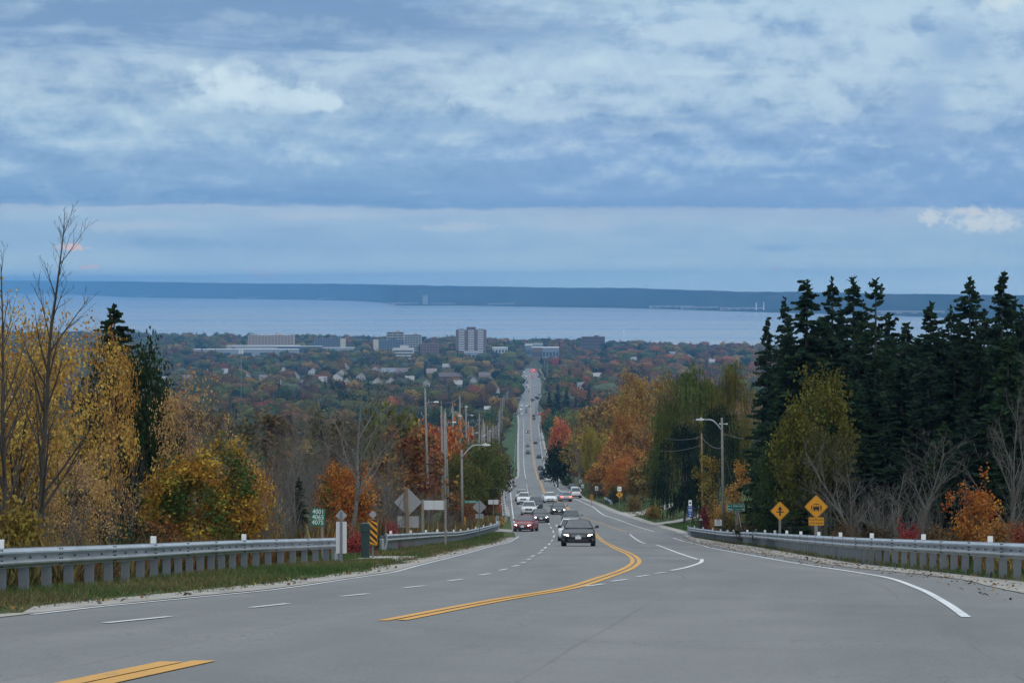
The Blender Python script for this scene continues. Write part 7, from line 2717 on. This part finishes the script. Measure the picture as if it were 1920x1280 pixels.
for kind, px, row, col, away, li, br, lab in [
    ('suv', 1010.5, 859.5, DGR, True, 0, 0, 'dark suv going downhill alone below the dark file'),
    ('sedan', 1004, 832, DGR, True, 0, 0, 'dark car going downhill, higher up the long straight'),
    ('suv', 990, 851, DGR, False, 0, 0, 'dark car climbing the long straight, nearest of three'),
    ('sedan', 989.3, 837.5, BLK, False, .25, 0, 'dark car climbing the long straight, middle of three'),
    ('sedan', 989.5, 811.5, BLK, False, .8, 0, 'car with bright headlights climbing alone below the first junction'),
    ('suv', 1001.2, 787, DGR, True, 0, 0, 'dark suv going away just before the first junction'),
    ('suv', 1000.8, 781.5, BLK, True, 0, 0, 'black suv directly ahead of the other before the first junction'),
    ('hatch', 1011, 778, REDC, True, 0, .3, 'red car turning off at the first junction'),
    ('sedan', 978.5, 777.5, WHI, False, 0, 0, 'white car at the front of the outer lane of the first junction'),
    ('suv', 986.8, 774, GRM, False, .2, 0, 'grey car at the front of the inner lane of the first junction'),
    ('sedan', 974.3, 775.5, GRM, False, .3, 0, 'grey car turning in at the side street of the first junction'),
    ('suv', 977, 769, WHI, False, .5, 0, 'white suv with lit lamps second in the outer lane of the first junction'),
    ('suv', 987, 768.5, GRM, False, .3, 0, 'grey suv second in the inner lane of the first junction'),
    ('suv', 978.4, 762, WHI, False, .6, 0, 'white suv third in the outer lane of the first junction'),
    ('van', 988, 762.5, WHI, False, .4, 0, 'white van third in the inner lane of the first junction'),
    ('hatch', 992.2, 763, DGR, False, 0, 0, 'dark car by the centre line beside the white van'),
    ('suv', 997, 750.5, DGR, True, 0, 0, 'dark suv crossing the second junction by the centre line'),
    ('hatch', 1000.4, 751, DGR, True, 0, 0, 'dark car nose to tail at the second junction'),
    ('suv', 1007, 746, BLK, True, 0, 0, 'black suv leaving the second junction in the outer lane'),
    ('suv', 1008.3, 748.5, BLK, True, 0, 0, 'black suv following another out of the second junction'),
    ('sedan', 1016, 749.5, WHI, True, 0, 0, 'white car turning into the side street of the second junction'),
    ('sedan', 982.3, 729, DGR, False, 0, 0, 'dark car in the outer lane beyond the second junction'),
    ('sedan', 982.8, 735, DGR, False, .3, 0, 'dark car with lamps in the outer lane just beyond the second junction'),
    ('sedan', 991.4, 734.5, GRM, False, 0, 0, 'grey car in the inner lane just beyond the second junction'),
    ('suv', 990.3, 727, WHI, False, .3, 0, 'white suv in the inner lane, first of a close three'),
    ('sedan', 989.6, 722.5, WHI, False, .3, 0, 'white car in the inner lane, second of a close three'),
    ('suv', 988.4, 718, DGR, False, .4, 0, 'dark suv in the inner lane, third of a close three'),
    ('sedan', 1002, 725, WHI, True, 0, 0, 'lone white car going away beyond the second junction'),
    ('suv', 987, 711, DGR, False, .4, 0, 'dark suv in the inner lane below the white truck'),
    ('suv', 986.4, 706, WHI, False, .4, 0, 'white suv beside the white truck'),
    ('van', 979.6, 706.5, WHI, False, .5, 0, 'tall white truck high on the far stretch'),
    ('sedan', 979.8, 710, WHI, False, .5, 0, 'white car right in front of the tall white truck'),
    ('suv', 982.3, 698, WHI, False, .3, 0, 'white suv at the very head of the far stretch'),
    ('sedan', 998.4, 710, REDC, True, 0, .3, 'red car going away on the far stretch'),
    ('sedan', 997.3, 706.5, MAR, True, 0, .3, 'maroon car ahead of the red car on the far stretch'),
    ('sedan', 1003, 707, SIL, True, 0, .2, 'silver car in the middle lane of the far stretch'),
    ('suv', 1009.5, 707.5, BLK, True, 0, 0, 'black suv by the kerb of the far stretch'),
    ('hatch', 1006.5, 703, SIL, True, 0, .2, 'silver car behind the far queue'),
    ('sedan', 1001.5, 702, WHI, True, 0, .2, 'white car behind the far queue')]:
    car(kind, px, row, col, lab, away, li, br, 0, False, FAR)
for k, (px, row) in enumerate([(994, 697.5), (997.5, 697), (1001, 697.3), (1005, 697), (996, 695), (1000, 694.8), (1003.5, 694.6), (998.5, 693)]):
    car(('suv', 'sedan', 'hatch')[k % 3], px, row, (DGR, SIL, REDC, GRM)[k % 4], 'car with red brake lights waiting in the queue at the far signals', True, 0, .7, 0, False, 'queue of braking cars at the far signals')
print('OBJECTS', len(bpy.data.objects))
